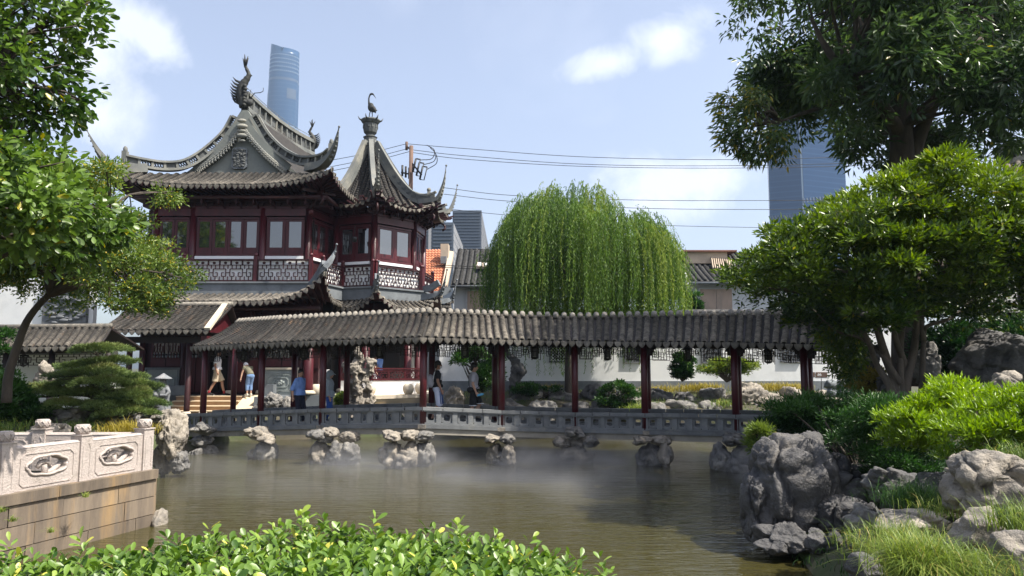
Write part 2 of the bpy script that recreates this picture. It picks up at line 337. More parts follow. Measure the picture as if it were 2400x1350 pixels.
def slope(roof, surf, L_, t0=None, t1=None, pitch=0.22, lap=0.10, rad=0.072, drip=(0.09, 0.15), tmat=None, vmax=1.0, skip=(), sag=0.0, jitter=0.006, thick=0.05, drips=True, edge=None):
    """Tiles on a roof face given as surf(u, v), v = 0 at the eave; every row of cover tiles is an object, and so is every drip tile at the eave."""
    t0 = 0.0 if t0 is None else t0; t1 = L_ if t1 is None else t1
    tmat = tmat or M_tile; off = OFF[roof.name]; n = max(2, int(round(L_ / pitch)))
    sl = (surf(0.5, 1.0) - surf(0.5, 0.0)).length; nl = max(3, int(sl / lap)); e = 1e-3
    def uv(s_, v):
        den = (1 - v) * L_ + v * (t1 - t0)
        return (s_ - v * t0) / den if den > 1e-4 else 0.5
    def frame(u, v):
        T = surf(min(u + e, 1), v) - surf(max(u - e, 0), v); D = surf(u, min(v + e, 1)) - surf(u, max(v - e, 0))
        T.normalize(); D.normalize(); N_ = T.cross(D); N_.normalize()
        return T, D, (N_ if N_.z > 0 else -N_)
    NR = 6
    for k in range(n):
        s_ = (k + 0.5) * L_ / n + random.uniform(-1, 1) * jitter
        V, Fc, Mi = [], [], []; rr = rad * random.uniform(0.94, 1.06); hj = random.uniform(-0.006, 0.006)
        for j in range(nl):
            va, vb = j / nl, (j + 1) / nl
            if vb > vmax + 1e-6: break
            ua, ub = uv(s_, va), uv(s_, vb)
            if not (0 <= ua <= 1 and 0 <= ub <= 1): break
            base = len(V)
            wob = random.uniform(-0.007, 0.007)
            for (u, v, h, r_) in ((ua, va, 0.040, rr * 1.04), (ub, vb, 0.004, rr * 0.90)):
                p = surf(u, v); T, D, N_ = frame(u, v)
                for q in range(NR):
                    a = math.pi * q / (NR - 1)
                    V.append(p + T * (r_ * math.cos(a) + wob) + N_ * (r_ * 0.86 * math.sin(a) + h + hj))
            for q in range(NR - 1):
                Fc.append((base + q, base + q + 1, base + NR + q + 1, base + NR + q)); Mi.append(0)
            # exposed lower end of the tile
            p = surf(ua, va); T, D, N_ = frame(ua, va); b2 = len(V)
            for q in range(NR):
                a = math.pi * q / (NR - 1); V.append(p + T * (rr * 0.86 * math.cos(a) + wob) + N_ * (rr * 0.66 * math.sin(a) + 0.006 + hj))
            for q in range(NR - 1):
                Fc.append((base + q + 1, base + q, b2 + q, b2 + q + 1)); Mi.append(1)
        if len(V) < 12: continue
        me = bpy.data.meshes.new('tile_row'); me.from_pydata([tuple(p - off) for p in V], [], Fc); me.polygons.foreach_set('material_index', Mi)
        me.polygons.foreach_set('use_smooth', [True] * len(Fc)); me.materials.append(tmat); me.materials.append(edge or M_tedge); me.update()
        link(bpy.data.objects.new('tile_row', me), roof)
        OFF.setdefault('tile_row', off)
    if drips:
        me = drip_mesh(*drip)
        for k in range(n + 1):
            s_ = min(max(k * L_ / n, 0.01), L_ - 0.01); u = uv(s_, 0); p = surf(u, 0); T, D, N_ = frame(u, 0)
            Z = Vector((0, 0, 1)) * 0.9 + N_ * 0.15; X = T; Y = Z.cross(X); Y.normalize(); Z = X.cross(Y); Z.normalize()
            sc = random.uniform(0.92, 1.06)
            M = Matrix(((X.x, Y.x, Z.x, 0), (X.y, Y.y, Z.y, 0), (X.z, Y.z, Z.z, 0), (0, 0, 0, 1)))
            o = bpy.data.objects.new('drip_tile', me); link(o, roof); o.matrix_local = Matrix.Translation(p - off - D * 0.03 + N_ * 0.015) @ M @ Matrix.Diagonal((sc, 1, sc, 1))
def bed(mb, surf, nu, nv, thick=0.06, mi=0, soffit=1):
    """The face under the tiles with its underside (boarding)."""
    G = [[surf(i / nu, j / nv) for i in range(nu + 1)] for j in range(nv + 1)]
    mb.grid(G, mi)
    H = [[p - Vector((0, 0, thick)) for p in row] for row in G]
    mb.grid([row[::-1] for row in H], soffit)
    mb.grid([G[0][::-1], H[0][::-1]], soffit); mb.grid([G[-1], H[-1]], soffit)
    mb.grid([[r[0] for r in G], [r[0] for r in H]], soffit); mb.grid([[r[-1] for r in H], [r[-1] for r in G]], soffit)
def ridge_wall(roof, path, h, thick=0.2, cell=0.55, m=None, open_=True, name='ridge'):
    """A built-up ridge: base and cap mouldings with pierced panels between posts."""
    m = m or M_ridge; b = MB(); n = len(path)
    sweep(b, path, thick * 1.5, h * 0.16); sweep(b, path, thick * 1.15, h * 0.10, lift=h * 0.16)
    sweep(b, path, thick * 1.5, h * 0.10, lift=h * 0.82); sweep(b, path, thick * 1.15, h * 0.13, lift=h * 0.92)
    cum = [0.0]
    for i in range(1, n): cum.append(cum[-1] + (path[i] - path[i - 1]).length)
    def pos(s_):
        for i in range(1, n):
            if s_ <= cum[i] + 1e-9:
                t = (s_ - cum[i - 1]) / max(1e-9, cum[i] - cum[i - 1]); d = (path[i] - path[i - 1]).normalized(); return path[i - 1].lerp(path[i], t), d
        return path[-1], (path[-1] - path[-2]).normalized()
    k = max(1, int(round(cum[-1] / cell)))
    lo, hi = h * 0.26, h * 0.82
    pan = MB()
    for i in range(k + 1):
        p, d = pos(cum[-1] * i / k); sd = Vector((d.y, -d.x, 0)).normalized(); up = sd.cross(d); up = up if up.z > 0 else -up
        b.beam(p + up * lo * 0.9, p + up * hi * 1.02, 0.10, thick * 1.05, up=sd)
        if i < k:
            q, d2 = pos(cum[-1] * (i + 1) / k)
            if i % 3 == 1 or not open_:
                c = (p + q) / 2; pan.beam(p + up * (lo + hi) / 2, q + up * (lo + hi) / 2, thick * 0.55, hi - lo, up=up)
                for z_ in range(5):
                    t = (z_ + 0.7) / 5.4; pan.ball(p.lerp(q, t) + up * (lo + (hi - lo) * (0.5 + 0.22 * math.sin(z_ * 2.3))), 0.06, 6, sc=(1, 1, 0.8))
            else:
                nb = 5
                for z_ in range(nb):
                    t0_, t1_ = z_ / nb, (z_ + 1) / nb; A, B = p.lerp(q, t0_), p.lerp(q, t1_)
                    for s1, s2 in ((lo, hi), (hi, lo)):
                        pan.beam(A + up * s1, B + up * s2, thick * 0.35, 0.028, up=up)
    o = b.build(name, m, roof); 
    if pan.v: pan.build('ridge_panel', M_ridged if open_ else m, o)
    return o
def horn(roof, pts, w0, h0, m=None, name='upturned_corner'):
    """The upswept corner of a roof: three stacked bands that run together into a thin point."""
    P = spline(pts, 5); n = len(P); b = MB(); t = [i / (n - 1) for i in range(n)]
    f = [max(0.10, 1 - x ** 1.3 * 0.95) for x in t]
    sweep(b, P, [w0 * x for x in f], [h0 * 0.42 * x for x in f])
    sweep(b, P, [w0 * 0.7 * x for x in f], [h0 * 0.30 * x for x in f], lift=[h0 * 0.216 * x for x in f])
    k = int(n * 0.86)
    sweep(b, P[:k], [w0 * 1.12 * x for x in f[:k]], [h0 * 0.12 * x for x in f[:k]], lift=[-h0 * 0.05 * x for x in f])
    sweep(b, P[:k], [w0 * 0.95 * x for x in f[:k]], [h0 * 0.10 * x for x in f[:k]], lift=[h0 * 0.40 * x for x in f])
    # scale-like notches under the tip
    for i in range(int(n * 0.45), n - 2, 2):
        b.ball(P[i] - Vector((0, 0, 0.03)), 0.07 * f[i] + 0.02, 6)
    b.ball(P[-1], 0.05, 6)
    return b.build(name, m or M_ridge, roof)
def bracket(mb, p, out, sc=1.0, mi=0):
    """A bracket cluster under the eave: stepped blocks with curled arms."""
    p, out = Vector(p), Vector(out).normalized(); sd = Vector((out.y, -out.x, 0))
    for i in range(3):
        c = p + out * (0.14 + 0.20 * i) * sc + Vector((0, 0, (0.10 + 0.15 * i) * sc)); w = (0.22 + 0.16 * i) * sc
        mb.beam(c - sd * w, c + sd * w, 0.07 * sc, 0.085 * sc, mi)
        for s_ in (-1, 1): mb.box(c + sd * s_ * w * 0.9 + Vector((0, 0, 0.07 * sc)), (0.10 * sc, 0.10 * sc, 0.07 * sc), mi=mi)
    mb.beam(p, p + out * 0.72 * sc + Vector((0, 0, 0.42 * sc)), 0.08 * sc, 0.11 * sc, mi)
    c = p + out * 0.62 * sc + Vector((0, 0, 0.14 * sc))
    mb.tube([c + out * (0.16 * math.cos(a)) * sc + Vector((0, 0, 0.13 * math.sin(a) * sc)) for a in [x * 0.7 - 1.2 for x in range(7)]], [0.05 * sc * (1 - i * 0.1) for i in range(7)], 5, mi)

class Face:
    """A vertical face between two plan points; pt(s, z, off) = along it, height, distance out of it."""
    def __init__(f, A, B, inside):
        f.A = Vector((A[0], A[1], 0)); d = Vector((B[0], B[1], 0)) - f.A; f.L = d.length; f.ex = d / f.L
        f.n = Vector((f.ex.y, -f.ex.x, 0))
        if f.n.dot(Vector((inside[0], inside[1], 0)) - f.A) > 0: f.n = -f.n
    def pt(f, s_, z, off=0.0): return f.A + f.ex * s_ + Vector((0, 0, z)) + f.n * off
    def slab(f, mb, s0, s1, z0, z1, o0, o1, mi=0):
        mb.hexa([f.pt(s0, z0, o1), f.pt(s1, z0, o1), f.pt(s1, z0, o0), f.pt(s0, z0, o0)], [f.pt(s0, z1, o1), f.pt(s1, z1, o1), f.pt(s1, z1, o0), f.pt(s0, z1, o0)], mi)
def lattice_bars(mb, P, s0, s1, z0, z1, th, dep, cell=0.36, mi=0, seed=0):
    """Chinese key lattice: a fret of interlocking T and L bars on a grid. P(s, z) gives the point in the panel."""
    n = max(1, int(round((s1 - s0) / cell))); cw = (s1 - s0) / n; h = z1 - z0
    U = (P(s0, z1) - P(s0, z0)).normalized()
    def H(a, b, z): mb.beam(P(a, z), P(b, z), dep, th, mi, up=U)
    def V(s_, a, b): mb.beam(P(s_, a), P(s_, b), dep, th, mi, up=(P(s1, z0) - P(s0, z0)).normalized())
    H(s0, s1, z0); H(s0, s1, z1); V(s0, z0, z1); V(s1, z0, z1)
    for i in range(n):
        a = s0 + i * cw; q = [a + cw * t for t in (0, 0.25, 0.5, 0.75, 1.0)]; zz = [z0 + h * t for t in (0, 0.25, 0.5, 0.75, 1.0)]
        fl = (i + seed) % 2
        if fl == 0:
            H(q[0], q[3], zz[3]); V(q[3], zz[1], zz[3]); H(q[1], q[3], zz[1]); V(q[1], zz[1], zz[2]); H(q[1], q[2], zz[2]); V(q[2], zz[3], zz[4]); H(q[3], q[4], zz[2]); V(q[2], zz[0], zz[1])
        else:
            H(q[1], q[4], zz[3]); V(q[1], zz[1], zz[3]); H(q[1], q[3], zz[1]); V(q[3], zz[1], zz[2]); H(q[2], q[3], zz[2]); V(q[2], zz[3], zz[4]); H(q[0], q[1], zz[2]); V(q[2], zz[0], zz[1])
        V(q[4], z0, zz[1]); V(q[4], zz[3], z1)
def rail_panel(root, f, s0, s1, z0, z1, off, board=True):
    """One bay of an upper-floor railing: lattice, small top strip, white board behind."""
    b = MB(); P = lambda s_, z: f.pt(s_, z, off)
    zt = z1 - (z1 - z0) * 0.26
    lattice_bars(b, P, s0 + 0.03, s1 - 0.03, z0 + 0.04, zt, 0.028, 0.04, 0.34)
    f.slab(b, s0, s1, z1 - 0.05, z1, off - 0.04, off + 0.04); f.slab(b, s0, s1, z0, z0 + 0.045, off - 0.035, off + 0.035)
    n = max(2, int((s1 - s0) / 0.42)); 
    for i in range(n + 1):
        a = s0 + (s1 - s0) * i / n; f.slab(b, a - 0.03, a + 0.03, zt, z1 - 0.05, off - 0.02, off + 0.02)
        if i < n: b.ball(f.pt(a + (s1 - s0) / n / 2, (zt + z1 - 0.05) / 2, off), 0.055, 6, sc=(1.3, 0.4, 1))
    o = b.build('lattice_railing', M_redd, root)
    if board:
        w = MB(); f.slab(w, s0 + 0.02, s1 - 0.02, z0 + 0.05, z1 - 0.055, off - 0.10, off - 0.07); w.build('backing_board', M_whiteb, root)
    return o
def window_bay(root, f, s0, s1, z0, z1, n, off, glass=True, lat=False):
    """Sash windows between two columns: each sash an object with its pane."""
    fr = MB(); f.slab(fr, s0, s1, z1 - 0.07, z1, off - 0.06, off + 0.03); f.slab(fr, s0, s1, z0, z0 + 0.09, off - 0.06, off + 0.05); fr.build('window_frame', M_red, root)
    w = (s1 - s0) / n
    for i in range(n):
        a, b = s0 + i * w + 0.008, s0 + (i + 1) * w - 0.008; st = w * 0.14; q = MB(); za, zb = z0 + 0.094, z1 - 0.074
        o_ = off - 0.012 * (i % 2)
        f.slab(q, a, a + st, za, zb, o_ - 0.04, o_); f.slab(q, b - st, b, za, zb, o_ - 0.04, o_)
        f.slab(q, a + st, b - st, zb - 0.10, zb, o_ - 0.04, o_ - 0.003); f.slab(q, a + st, b - st, za, za + 0.26, o_ - 0.04, o_ - 0.003)
        f.slab(q, a + st * 1.6, b - st * 1.6, za + 0.05, za + 0.21, o_ - 0.003, o_ + 0.012)
        for (x0, x1, y0, y1) in ((a + st, a + st + 0.02, za + 0.26, zb - 0.10), (b - st - 0.02, b - st, za + 0.26, zb - 0.10)):
            f.slab(q, x0, x1, y0, y1, o_ - 0.035, o_ - 0.012)
        so = q.build('window_sash', M_red, root)
        p = MB(); f.slab(p, a + st, b - st, za + 0.26, zb - 0.10, o_ - 0.032, o_ - 0.024)
        p.build('pane', M_glass, so)
        if lat:
            l = MB(); lattice_bars(l, lambda s_, z: f.pt(s_, z, o_ - 0.012), a + st, b - st, za + 0.26, zb - 0.10, 0.016, 0.016, 0.28); l.build('glazing_lattice', M_redd, so)
def column(root, p, z0, z1, r, m=None, base=True, name='column'):
    b = MB(); b.lathe([(r * 1.02, z0), (r, z0 + 0.3), (r * 0.98, z1)], (p[0], p[1], 0), 16); o = b.build(name, m or M_red, root)
    if base:
        c = MB(); c.lathe([(r * 1.5, z0), (r * 1.6, z0 + 0.06), (r * 1.25, z0 + 0.14), (r * 1.1, z0 + 0.15)], (p[0], p[1], 0), 14); c.build('column_base', M_cream, o)
    return o

# ------------------------------------------------------------ the two-storey pavilion
hall = thing('pavilion', (-11.0, 31.5, 1.5), 'two-storey dark red pavilion with swept grey roofs and an attached turret', 'pavilion')
XL, XR = at(365, 560, 30).x, at(722, 560, 30).x
inside = (-11, 34)
FF = Face((XL, 30), (XR, 30), inside)
colx = [0.0, at(452, 560, 30).x - XL, at(616, 560, 30).x - XL, XR - XL]
C0, C1, C2, C3 = (-7.68, 32.0), (-5.93, 31.4), (-4.44, 33.0), (-4.22, 34.8)
TC = (-6.7, 34.0)
SF = Face((XR, 30), (C0[0] - 0.1, 32.3), inside)
T1f, T2f, T3f = Face(C0, C1, TC), Face(C1, C2, TC), Face(C2, C3, TC)
Z_FL, Z_BT = 5.96, 9.1
# dark core (rooms behind the glass) and the ground floor body
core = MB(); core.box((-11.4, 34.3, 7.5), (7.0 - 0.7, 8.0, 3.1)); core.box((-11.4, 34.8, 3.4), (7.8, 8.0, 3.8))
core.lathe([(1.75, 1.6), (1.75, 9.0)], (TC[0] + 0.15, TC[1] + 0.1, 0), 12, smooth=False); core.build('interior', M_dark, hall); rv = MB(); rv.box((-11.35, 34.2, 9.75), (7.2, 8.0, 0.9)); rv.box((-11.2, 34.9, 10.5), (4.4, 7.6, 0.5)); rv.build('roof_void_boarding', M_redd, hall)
bk = MB(); bk.box((-11.3, 38.6, 5.3), (7.6, 0.25, 7.6)); bk.box((-15.0, 34.4, 5.3), (0.25, 8.2, 7.6)); bk.build('rear_wall', M_redd, hall)
def storey(f, cols, sashes, zc, beam=True, off_r=0.8, r=0.14, wins=True):
    for s_ in cols:
        p = f.pt(s_, 0); column(hall, p, zc[0], zc[5], r, base=False)
    b = MB(); f.slab(b, -0.1, f.L + 0.1, zc[4], zc[5], -0.09, 0.10); f.slab(b, -0.1, f.L + 0.1, zc[5] + 0.002, zc[5] + 0.07, -0.12, 0.16); b.build('head_beam', M_red, hall)
    for i in range(len(cols) - 1):
        a, c = cols[i] + r + 0.01, cols[i + 1] - r - 0.01
        if wins: window_bay(hall, f, a, c, zc[3], zc[4] - 0.05, sashes[i], 0.02, lat=(i + sashes[i]) % 3 == 0)
        w = MB(); f.slab(w, a, c, zc[2], zc[3] - 0.012, -0.03, 0.12); w.build('white_sill', M_whiteb, hall)
        d = MB(); f.slab(d, a, c, zc[0], zc[2] - 0.004, -0.06, 0.04); d.build('apron_panel', M_redd, hall)
zc = [5.98, 6.0, 6.99, 7.12, 8.78, 9.1]
storey(FF, colx, [2, 4, 2], zc)
storey(SF, [0.0, SF.L], [3], zc)
storey(T1f, [0.0, T1f.L], [2], zc); storey(T2f, [0.0, T2f.L], [2], zc); storey(T3f, [0.0, T3f.L], [2], zc)
# balcony slab and railing
def balcony(f, cols, off, z0=5.98, z1=6.88, e0=0.0, e1=0.0, posts=True):
    g = MB(); f.slab(g, -e0, f.L + e1, 5.42, 5.90, -0.3, off + 0.10); f.slab(g, -e0 - 0.04, f.L + e1 + 0.04, 5.903, 5.975, -0.3, off + 0.17); g.build('balcony_slab', M_slab, hall)
    for i, s_ in enumerate(cols):
        if i in (0, len(cols) - 1): s_ = s_ + (-e0 if i == 0 else e1)
        if posts:
            q = MB(); f.slab(q, s_ - 0.07, s_ + 0.07, 5.98, 7.0, off - 0.07, off + 0.07); q.ball(f.pt(s_, 7.06, off), 0.09, 10); q.build('railing_post', M_red, hall)
        if i < len(cols) - 1:
            a = cols[i] + (-e0 if i == 0 else 0); c = cols[i + 1] + (e1 if i == len(cols) - 2 else 0)
            rail_panel(hall, f, a + 0.075, c - 0.075, z0 + 0.02, z1, off)
balcony(FF, colx, 0.72, e0=0.3, e1=0.35)
balcony(SF, [0, SF.L], 0.72, e0=0.0, e1=-0.7)
balcony(T1f, [0, T1f.L], 0.42, e0=-0.2, e1=0.2); balcony(T2f, [0, T2f.L], 0.42, e0=0.16, e1=0.2); balcony(T3f, [0, T3f.L], 0.42, e0=0.2, e1=0.2)
# upper roof of the hall
EL = [at(234, 396, 28.2), at(775, 374, 28.0)]
zmid = at(500, 434, 28.6).z
def eave_front(u):
    x = EL[0].x + (EL[1].x - EL[0].x) * u; k = abs(2 * u - 1); z = zmid + (at(234, 396, 28.2).z - zmid) * k ** 3.6
    return Vector((x, 28.65 - 0.5 * k ** 3, z))
TL = [at(445, 407, 30.75), at(688, 407, 30.75)]
def up_front(u, v):
    e, t = eave_front(u), TL[0].lerp(TL[1], u); p = e.lerp(t, v); p.z -= 0.10 * math.sin(math.pi * v); return p
UR = MB(); bed(UR, up_front, 36, 6)
RA, RB = at(574, 246, 31.15), at(733, 356, 39.0)
def up_side(sgn):
    A, B = (eave_front(0.0), Vector((EL[0].x, 39.5, EL[0].z))) if sgn < 0 else (eave_front(1.0), Vector((EL[1].x + 0.6, 39.5, EL[1].z)))
    ta, tb = (TL[0], Vector((TL[0].x + 0.5, 38.6, TL[0].z))) if sgn < 0 else (TL[1], Vector((TL[1].x + 0.5, 38.6, TL[1].z)))
    def sf(u, v):
        if sgn > 0: u = u
        p = A.lerp(B, u).lerp(ta.lerp(tb, u), v); k = abs(2 * u - 1); p.z -= (1 - k ** 5) * 0.55 * (1 - v) + 0.10 * math.sin(math.pi * v); return p
    return sf
def main_side(sgn):
    ta, tb = (TL[0], Vector((TL[0].x + 0.5, 38.6, TL[0].z))) if sgn < 0 else (TL[1], Vector((TL[1].x + 0.5, 38.6, TL[1].z)))
    def sf(u, v):
        p = ta.lerp(tb, u).lerp(RA.lerp(RB, u), v); p.z -= 0.55 * math.sin(math.pi * v) ** 1.0 * (1 - 0.25 * v); return p
    return sf
for sg in (-1, 1):
    bed(UR, up_side(sg), 64, 5); bed(UR, main_side(sg), 6, 8)
# flat underside at wall head
UR.hexa([Vector((-15.2, 29.9, 9.16)), Vector((-7.6, 29.9, 9.16)), Vector((-7.6, 38.4, 9.16)), Vector((-15.2, 38.4, 9.16))], [Vector((-15.2, 29.9, 9.3)), Vector((-7.6, 29.9, 9.3)), Vector((-7.6, 38.4, 9.3)), Vector((-15.2, 38.4, 9.3))], 1)
upper = UR.build('upper_roof', [M_bed, M_redd], hall)
slope(upper, up_front, (EL[1] - EL[0]).length, TL[0].x - EL[0].x, TL[1].x - EL[0].x, pitch=0.245, lap=0.13, rad=0.08, drip=(0.10, 0.165))
slope(upper, up_side(1), 11.3, 2.6, 10.4, pitch=0.30, lap=0.2, rad=0.09, drip=(0.10, 0.165))
# gable
GA = at(566, 268, 30.9); ga = MB()
gp = [at(430, 409, 30.85), at(700, 409, 30.85), at(655, 372, 30.85), at(620, 325, 30.85), at(595, 282, 30.85), at(580, 258, 30.85), at(566, 258, 30.85), at(550, 282, 30.85), at(520, 325, 30.85), at(480, 372, 30.85)]
ga.hexa([p + Vector((0, 0.25, 0)) for p in gp], gp); gable = ga.build('gable_wall', M_gable, hall)
# sloping verge boards in front of the gable field with hanging scalloped trim
for side in (-1, 1):
    px = [(568, 300), (545, 335), (515, 365), (482, 388), (462, 404)] if side < 0 else [(568, 300), (592, 332), (620, 362), (645, 384), (668, 403)]
    P = spline([at(a, b, 30.72) for a, b in px], 5); P = P[1:] if side > 0 else P
    v = MB()
    for i in range(len(P) - 1):
        d = (P[i + 1] - P[i]); n_ = Vector((-d.z, 0, d.x)) * (1 if side < 0 else -1)
        n_ = n_.normalized(); n_ = n_ if n_.z > 0 else -n_
        v.hexa([P[i] - n_ * 0.02, P[i + 1] - n_ * 0.02, P[i + 1] - n_ * 0.02 + Vector((0, 0.1, 0)), P[i] - n_ * 0.02 + Vector((0, 0.1, 0))], [P[i] + n_ * 0.4, P[i + 1] + n_ * 0.4, P[i + 1] + n_ * 0.4 + Vector((0, 0.1, 0)), P[i] + n_ * 0.4 + Vector((0, 0.1, 0))])
    vb = v.build('verge_board', M_gable, hall)
    for i in range(len(P) - 1):
        c = P[i].lerp(P[i + 1], 0.5) + Vector((0, -0.06, 0)); q = MB(); r = 0.09
        q.tube([c + Vector((r * math.cos(a) * side * -1, 0, r * math.sin(a))) for a in [0.3 + 0.75 * k for k in range(8)]], [0.045] * 6 + [0.055, 0.065], 6)
        q.ball(c + Vector((0.02, -0.02, 0.0)), 0.055, 6); q.build('scroll_trim', M_ridge, vb)
q = MB()
for k, (y_, r_) in enumerate([(283, .16), (296, .20), (307, .14), (318, .19), (330, .12)]): q.ball(at(567, y_, 30.62), r_, 10, sc=(1.25, 0.6, 0.55))
q.build('gable_pendant', M_ridge, hall)
pl = MB(); a, b = at(543, 396, 30.78), at(580, 346, 30.78); cx, cz = (a.x + b.x) / 2, (a.z + b.z) / 2; hw, hh = (b.x - a.x) / 2, (b.z - a.z) / 2
oc = lambda k: [(-hw * k, -hh * (k - 0.18)), (-hw * (k - 0.28), -hh * k), (hw * (k - 0.28), -hh * k), (hw * k, -hh * (k - 0.18)), (hw * k, hh * (k - 0.18)), (hw * (k - 0.28), hh * k), (-hw * (k - 0.28), hh * k), (-hw * k, hh * (k - 0.18))]
pl.prism(oc(1.0), (cx, 30.80, cz), (1, 0, 0), (0, 0, 1), 0.12); plq = pl.build('gable_plaque', M_slab, hall)
pi_ = MB(); pi_.prism(oc(0.84), (cx, 30.735, cz), (1, 0, 0), (0, 0, 1), 0.02)
rs = random.Random(5)
for i in range(60):
    x, z = rs.uniform(-0.7, 0.7) * hw, rs.uniform(-0.8, 0.8) * hh; pi_.ball((cx + x, 30.72, cz + z), rs.uniform(0.03, 0.075), 6, sc=(1.2, 0.6, 0.8))
pi_.build('carved_relief', M_ridged, plq)
# ridges of the hall
mr = [RA.lerp(RB, t) + Vector((0, 0, -0.25 - 0.22 * math.sin(math.pi * t))) for t in [i / 12 for i in range(13)]]
ridge_wall(upper, mr, 0.85, 0.22, 0.62, name='main_ridge')
ll = [(562, 281, 31.0), (540, 320, 31), (508, 352, 30.9), (472, 379, 30.7), (430, 398, 30.3), (382, 401, 29.9), (332, 394, 29.4), (292, 386, 29.05)]
rl = [(586, 279, 31.0), (612, 322, 31), (642, 354, 30.9), (670, 374, 30.7), (703, 388, 30.3), (737, 388, 29.8), (761, 381, 29.3), (776, 369, 29.0)]
for pts in (ll, rl):
    P = spline([at(*p) for p in pts], 4); ridge_wall(upper, P, 0.40, 0.22, 0.5, name='hip_ridge')
    e = P[-1]; q = MB(); q.box(e + Vector((0, 0, 0.28)), (0.2, 0.2, 0.55)); q.ball(e + Vector((0, 0, 0.62)), 0.12, 8, sc=(0.8, 0.8, 1.3)); q.build('ridge_end_post', M_ridge, upper)
horn(upper, [at(345, 404, 29.5), at(290, 404, 29.0), at(255, 392, 28.5), at(232, 365, 28.2), at(216, 335, 28.05), at(203, 305, 28)], 0.44, 0.66)
horn(upper, [at(722, 402, 29.6), at(752, 394, 29.1), at(771, 376, 28.6), at(783, 352, 28.3), at(790, 325, 28.1), at(795, 297, 28)], 0.40, 0.6)
def ridge_beast(p, h, flip, name):
    """Scaled ridge beast with its tail flung up: curved body, fan tail, back spines, whiskers."""
    b = MB(); k = h / 1.95
    def q(x, z, y=0): return p + Vector((x * k * flip, y, z * k))
    body = [q(0.05, -0.25), q(-0.02, 0.1), q(-0.10, 0.45), q(-0.02, 0.75), q(0.13, 1.0), q(0.22, 1.2), q(0.12, 1.45), q(0.05, 1.62)]
    b.tube(spline(body, 4), [k * r * .8 for r in ([.24] * 4 + [.25] * 5 + [.24] * 3 + [.21] * 3 + [.17] * 3 + [.13] * 3 + [.10] * 4 + [.08] * 3 + [.06])], 10)
    for i in range(8):
        z = -0.1 + i * 0.135; x = -0.12 - 0.11 * math.sin(i * 0.45)
        b.tube([q(x, z), q(x - 0.22, z + 0.10), q(x - 0.36, z + 0.26)], [0.065 * k, 0.045 * k, 0.008], 6)
    for dx, dz, y in ((-0.16, 0.42, 0.05), (-0.02, 0.52, -0.04), (0.08, 0.5, 0.03), (0.16, 0.34, -0.05)):
        b.tube([q(0.05, 1.55), q(0.05 + dx * 0.5, 1.6 + dz * 0.5, y), q(0.05 + dx, 1.58 + dz, y * 2)], [0.06 * k, 0.045 * k, 0.012], 6)
    b.tube([q(0.2, 1.2), q(0.36, 1.16)], [0.1 * k, 0.02], 6)
    for i in range(7): b.ball(q(0.12 + 0.03 * (i % 2), -0.2 + i * 0.14, -0.16 * k), 0.10 * k, 6)
    b.ball(q(0.22, -0.05), 0.2 * k, 8, sc=(1.3, 0.8, 0.9)); b.ball(q(0.36, 0.02), 0.1 * k, 6)
    b.tube([q(0.3, 0.1), q(0.5, 0.38), q(0.75, 0.40), q(0.86, 0.46), q(0.88, 0.62)], [0.022, 0.02, 0.018, 0.015, 0.012], 5)
    b.tube([q(0.25, 0.12), q(0.3, 0.4), q(0.34, 0.55)], [0.02, 0.016, 0.01], 5)
    return b.build(name, M_orn, upper)
ridge_beast(at(569, 238, 31.0), 1.95, 1.0, 'ridge_beast')
ridge_beast(at(732, 346, 38.9), 1.45, -1.0, 'ridge_beast')
# lightning rod running along the ridge
lr = MB(); lp = [p + Vector((0, 0, 1.08)) for p in mr]; lr.tube(lp, 0.014, 5)
for p in lp[1::2]: lr.tube([p, p - Vector((0, 0, 0.25))], 0.012, 5)
lr.build('lightning_conductor', M_slab, upper)
# underside of the upper eaves: rafters and brackets
sf_ = MB()
for i in range(36):
    x = -15.0 + i * 0.21; e = eave_front(min(max((x - EL[0].x) / (EL[1].x - EL[0].x), 0), 1)); sf_.beam(Vector((x, 30.0, 9.62)), e - Vector((0, 0, 0.12)), 0.07, 0.07)
for i in range(7):
    a = eave_front(0.9 + 0.1 * i / 6) - Vector((0, 0, 0.12)); sf_.beam(Vector((XR + 0.1, 30.1, 9.65)), a, 0.06, 0.07)
for i in range(14):
    y = 28.4 + i * 0.3; p = up_side(1)((y - 28) / 11.5, 0.0); sf_.beam(Vector((XR + 0.05, max(y, 30.0), 9.65)), p - Vector((0, 0, 0.12)), 0.07, 0.07)
sf_.build('eave_rafter', M_redd, hall)['kind'] = 'stuff'
pu = MB(); pu.tube([(-15.2, 29.3, 9.42), (-7.5, 29.3, 9.42)], 0.09, 10); pu.box((-11.3, 29.98, 9.35), (7.4, 0.12, 0.36)); pu.tube([(-7.5, 29.3, 9.42), (-7.2, 37, 9.42)], 0.09, 10); pu.build('eave_purlin', M_redd, hall)
for i in range(10):
    q = MB(); x = XL + 0.05 + i * (XR - XL) / 9; bracket(q, (x, 29.95, 9.1), (0, -1, 0), 0.95); q.build('bracket', M_redd, hall)
for i in range(3):
    q = MB(); p = SF.pt(0.6 + i * 0.8, 9.1); bracket(q, p, SF.n, 0.95); q.build('bracket', M_redd, hall)
q = MB(); bracket(q, (XR, 29.95, 9.1), (0.7, -0.7, 0), 1.4); q.build('bracket', M_redd, hall)

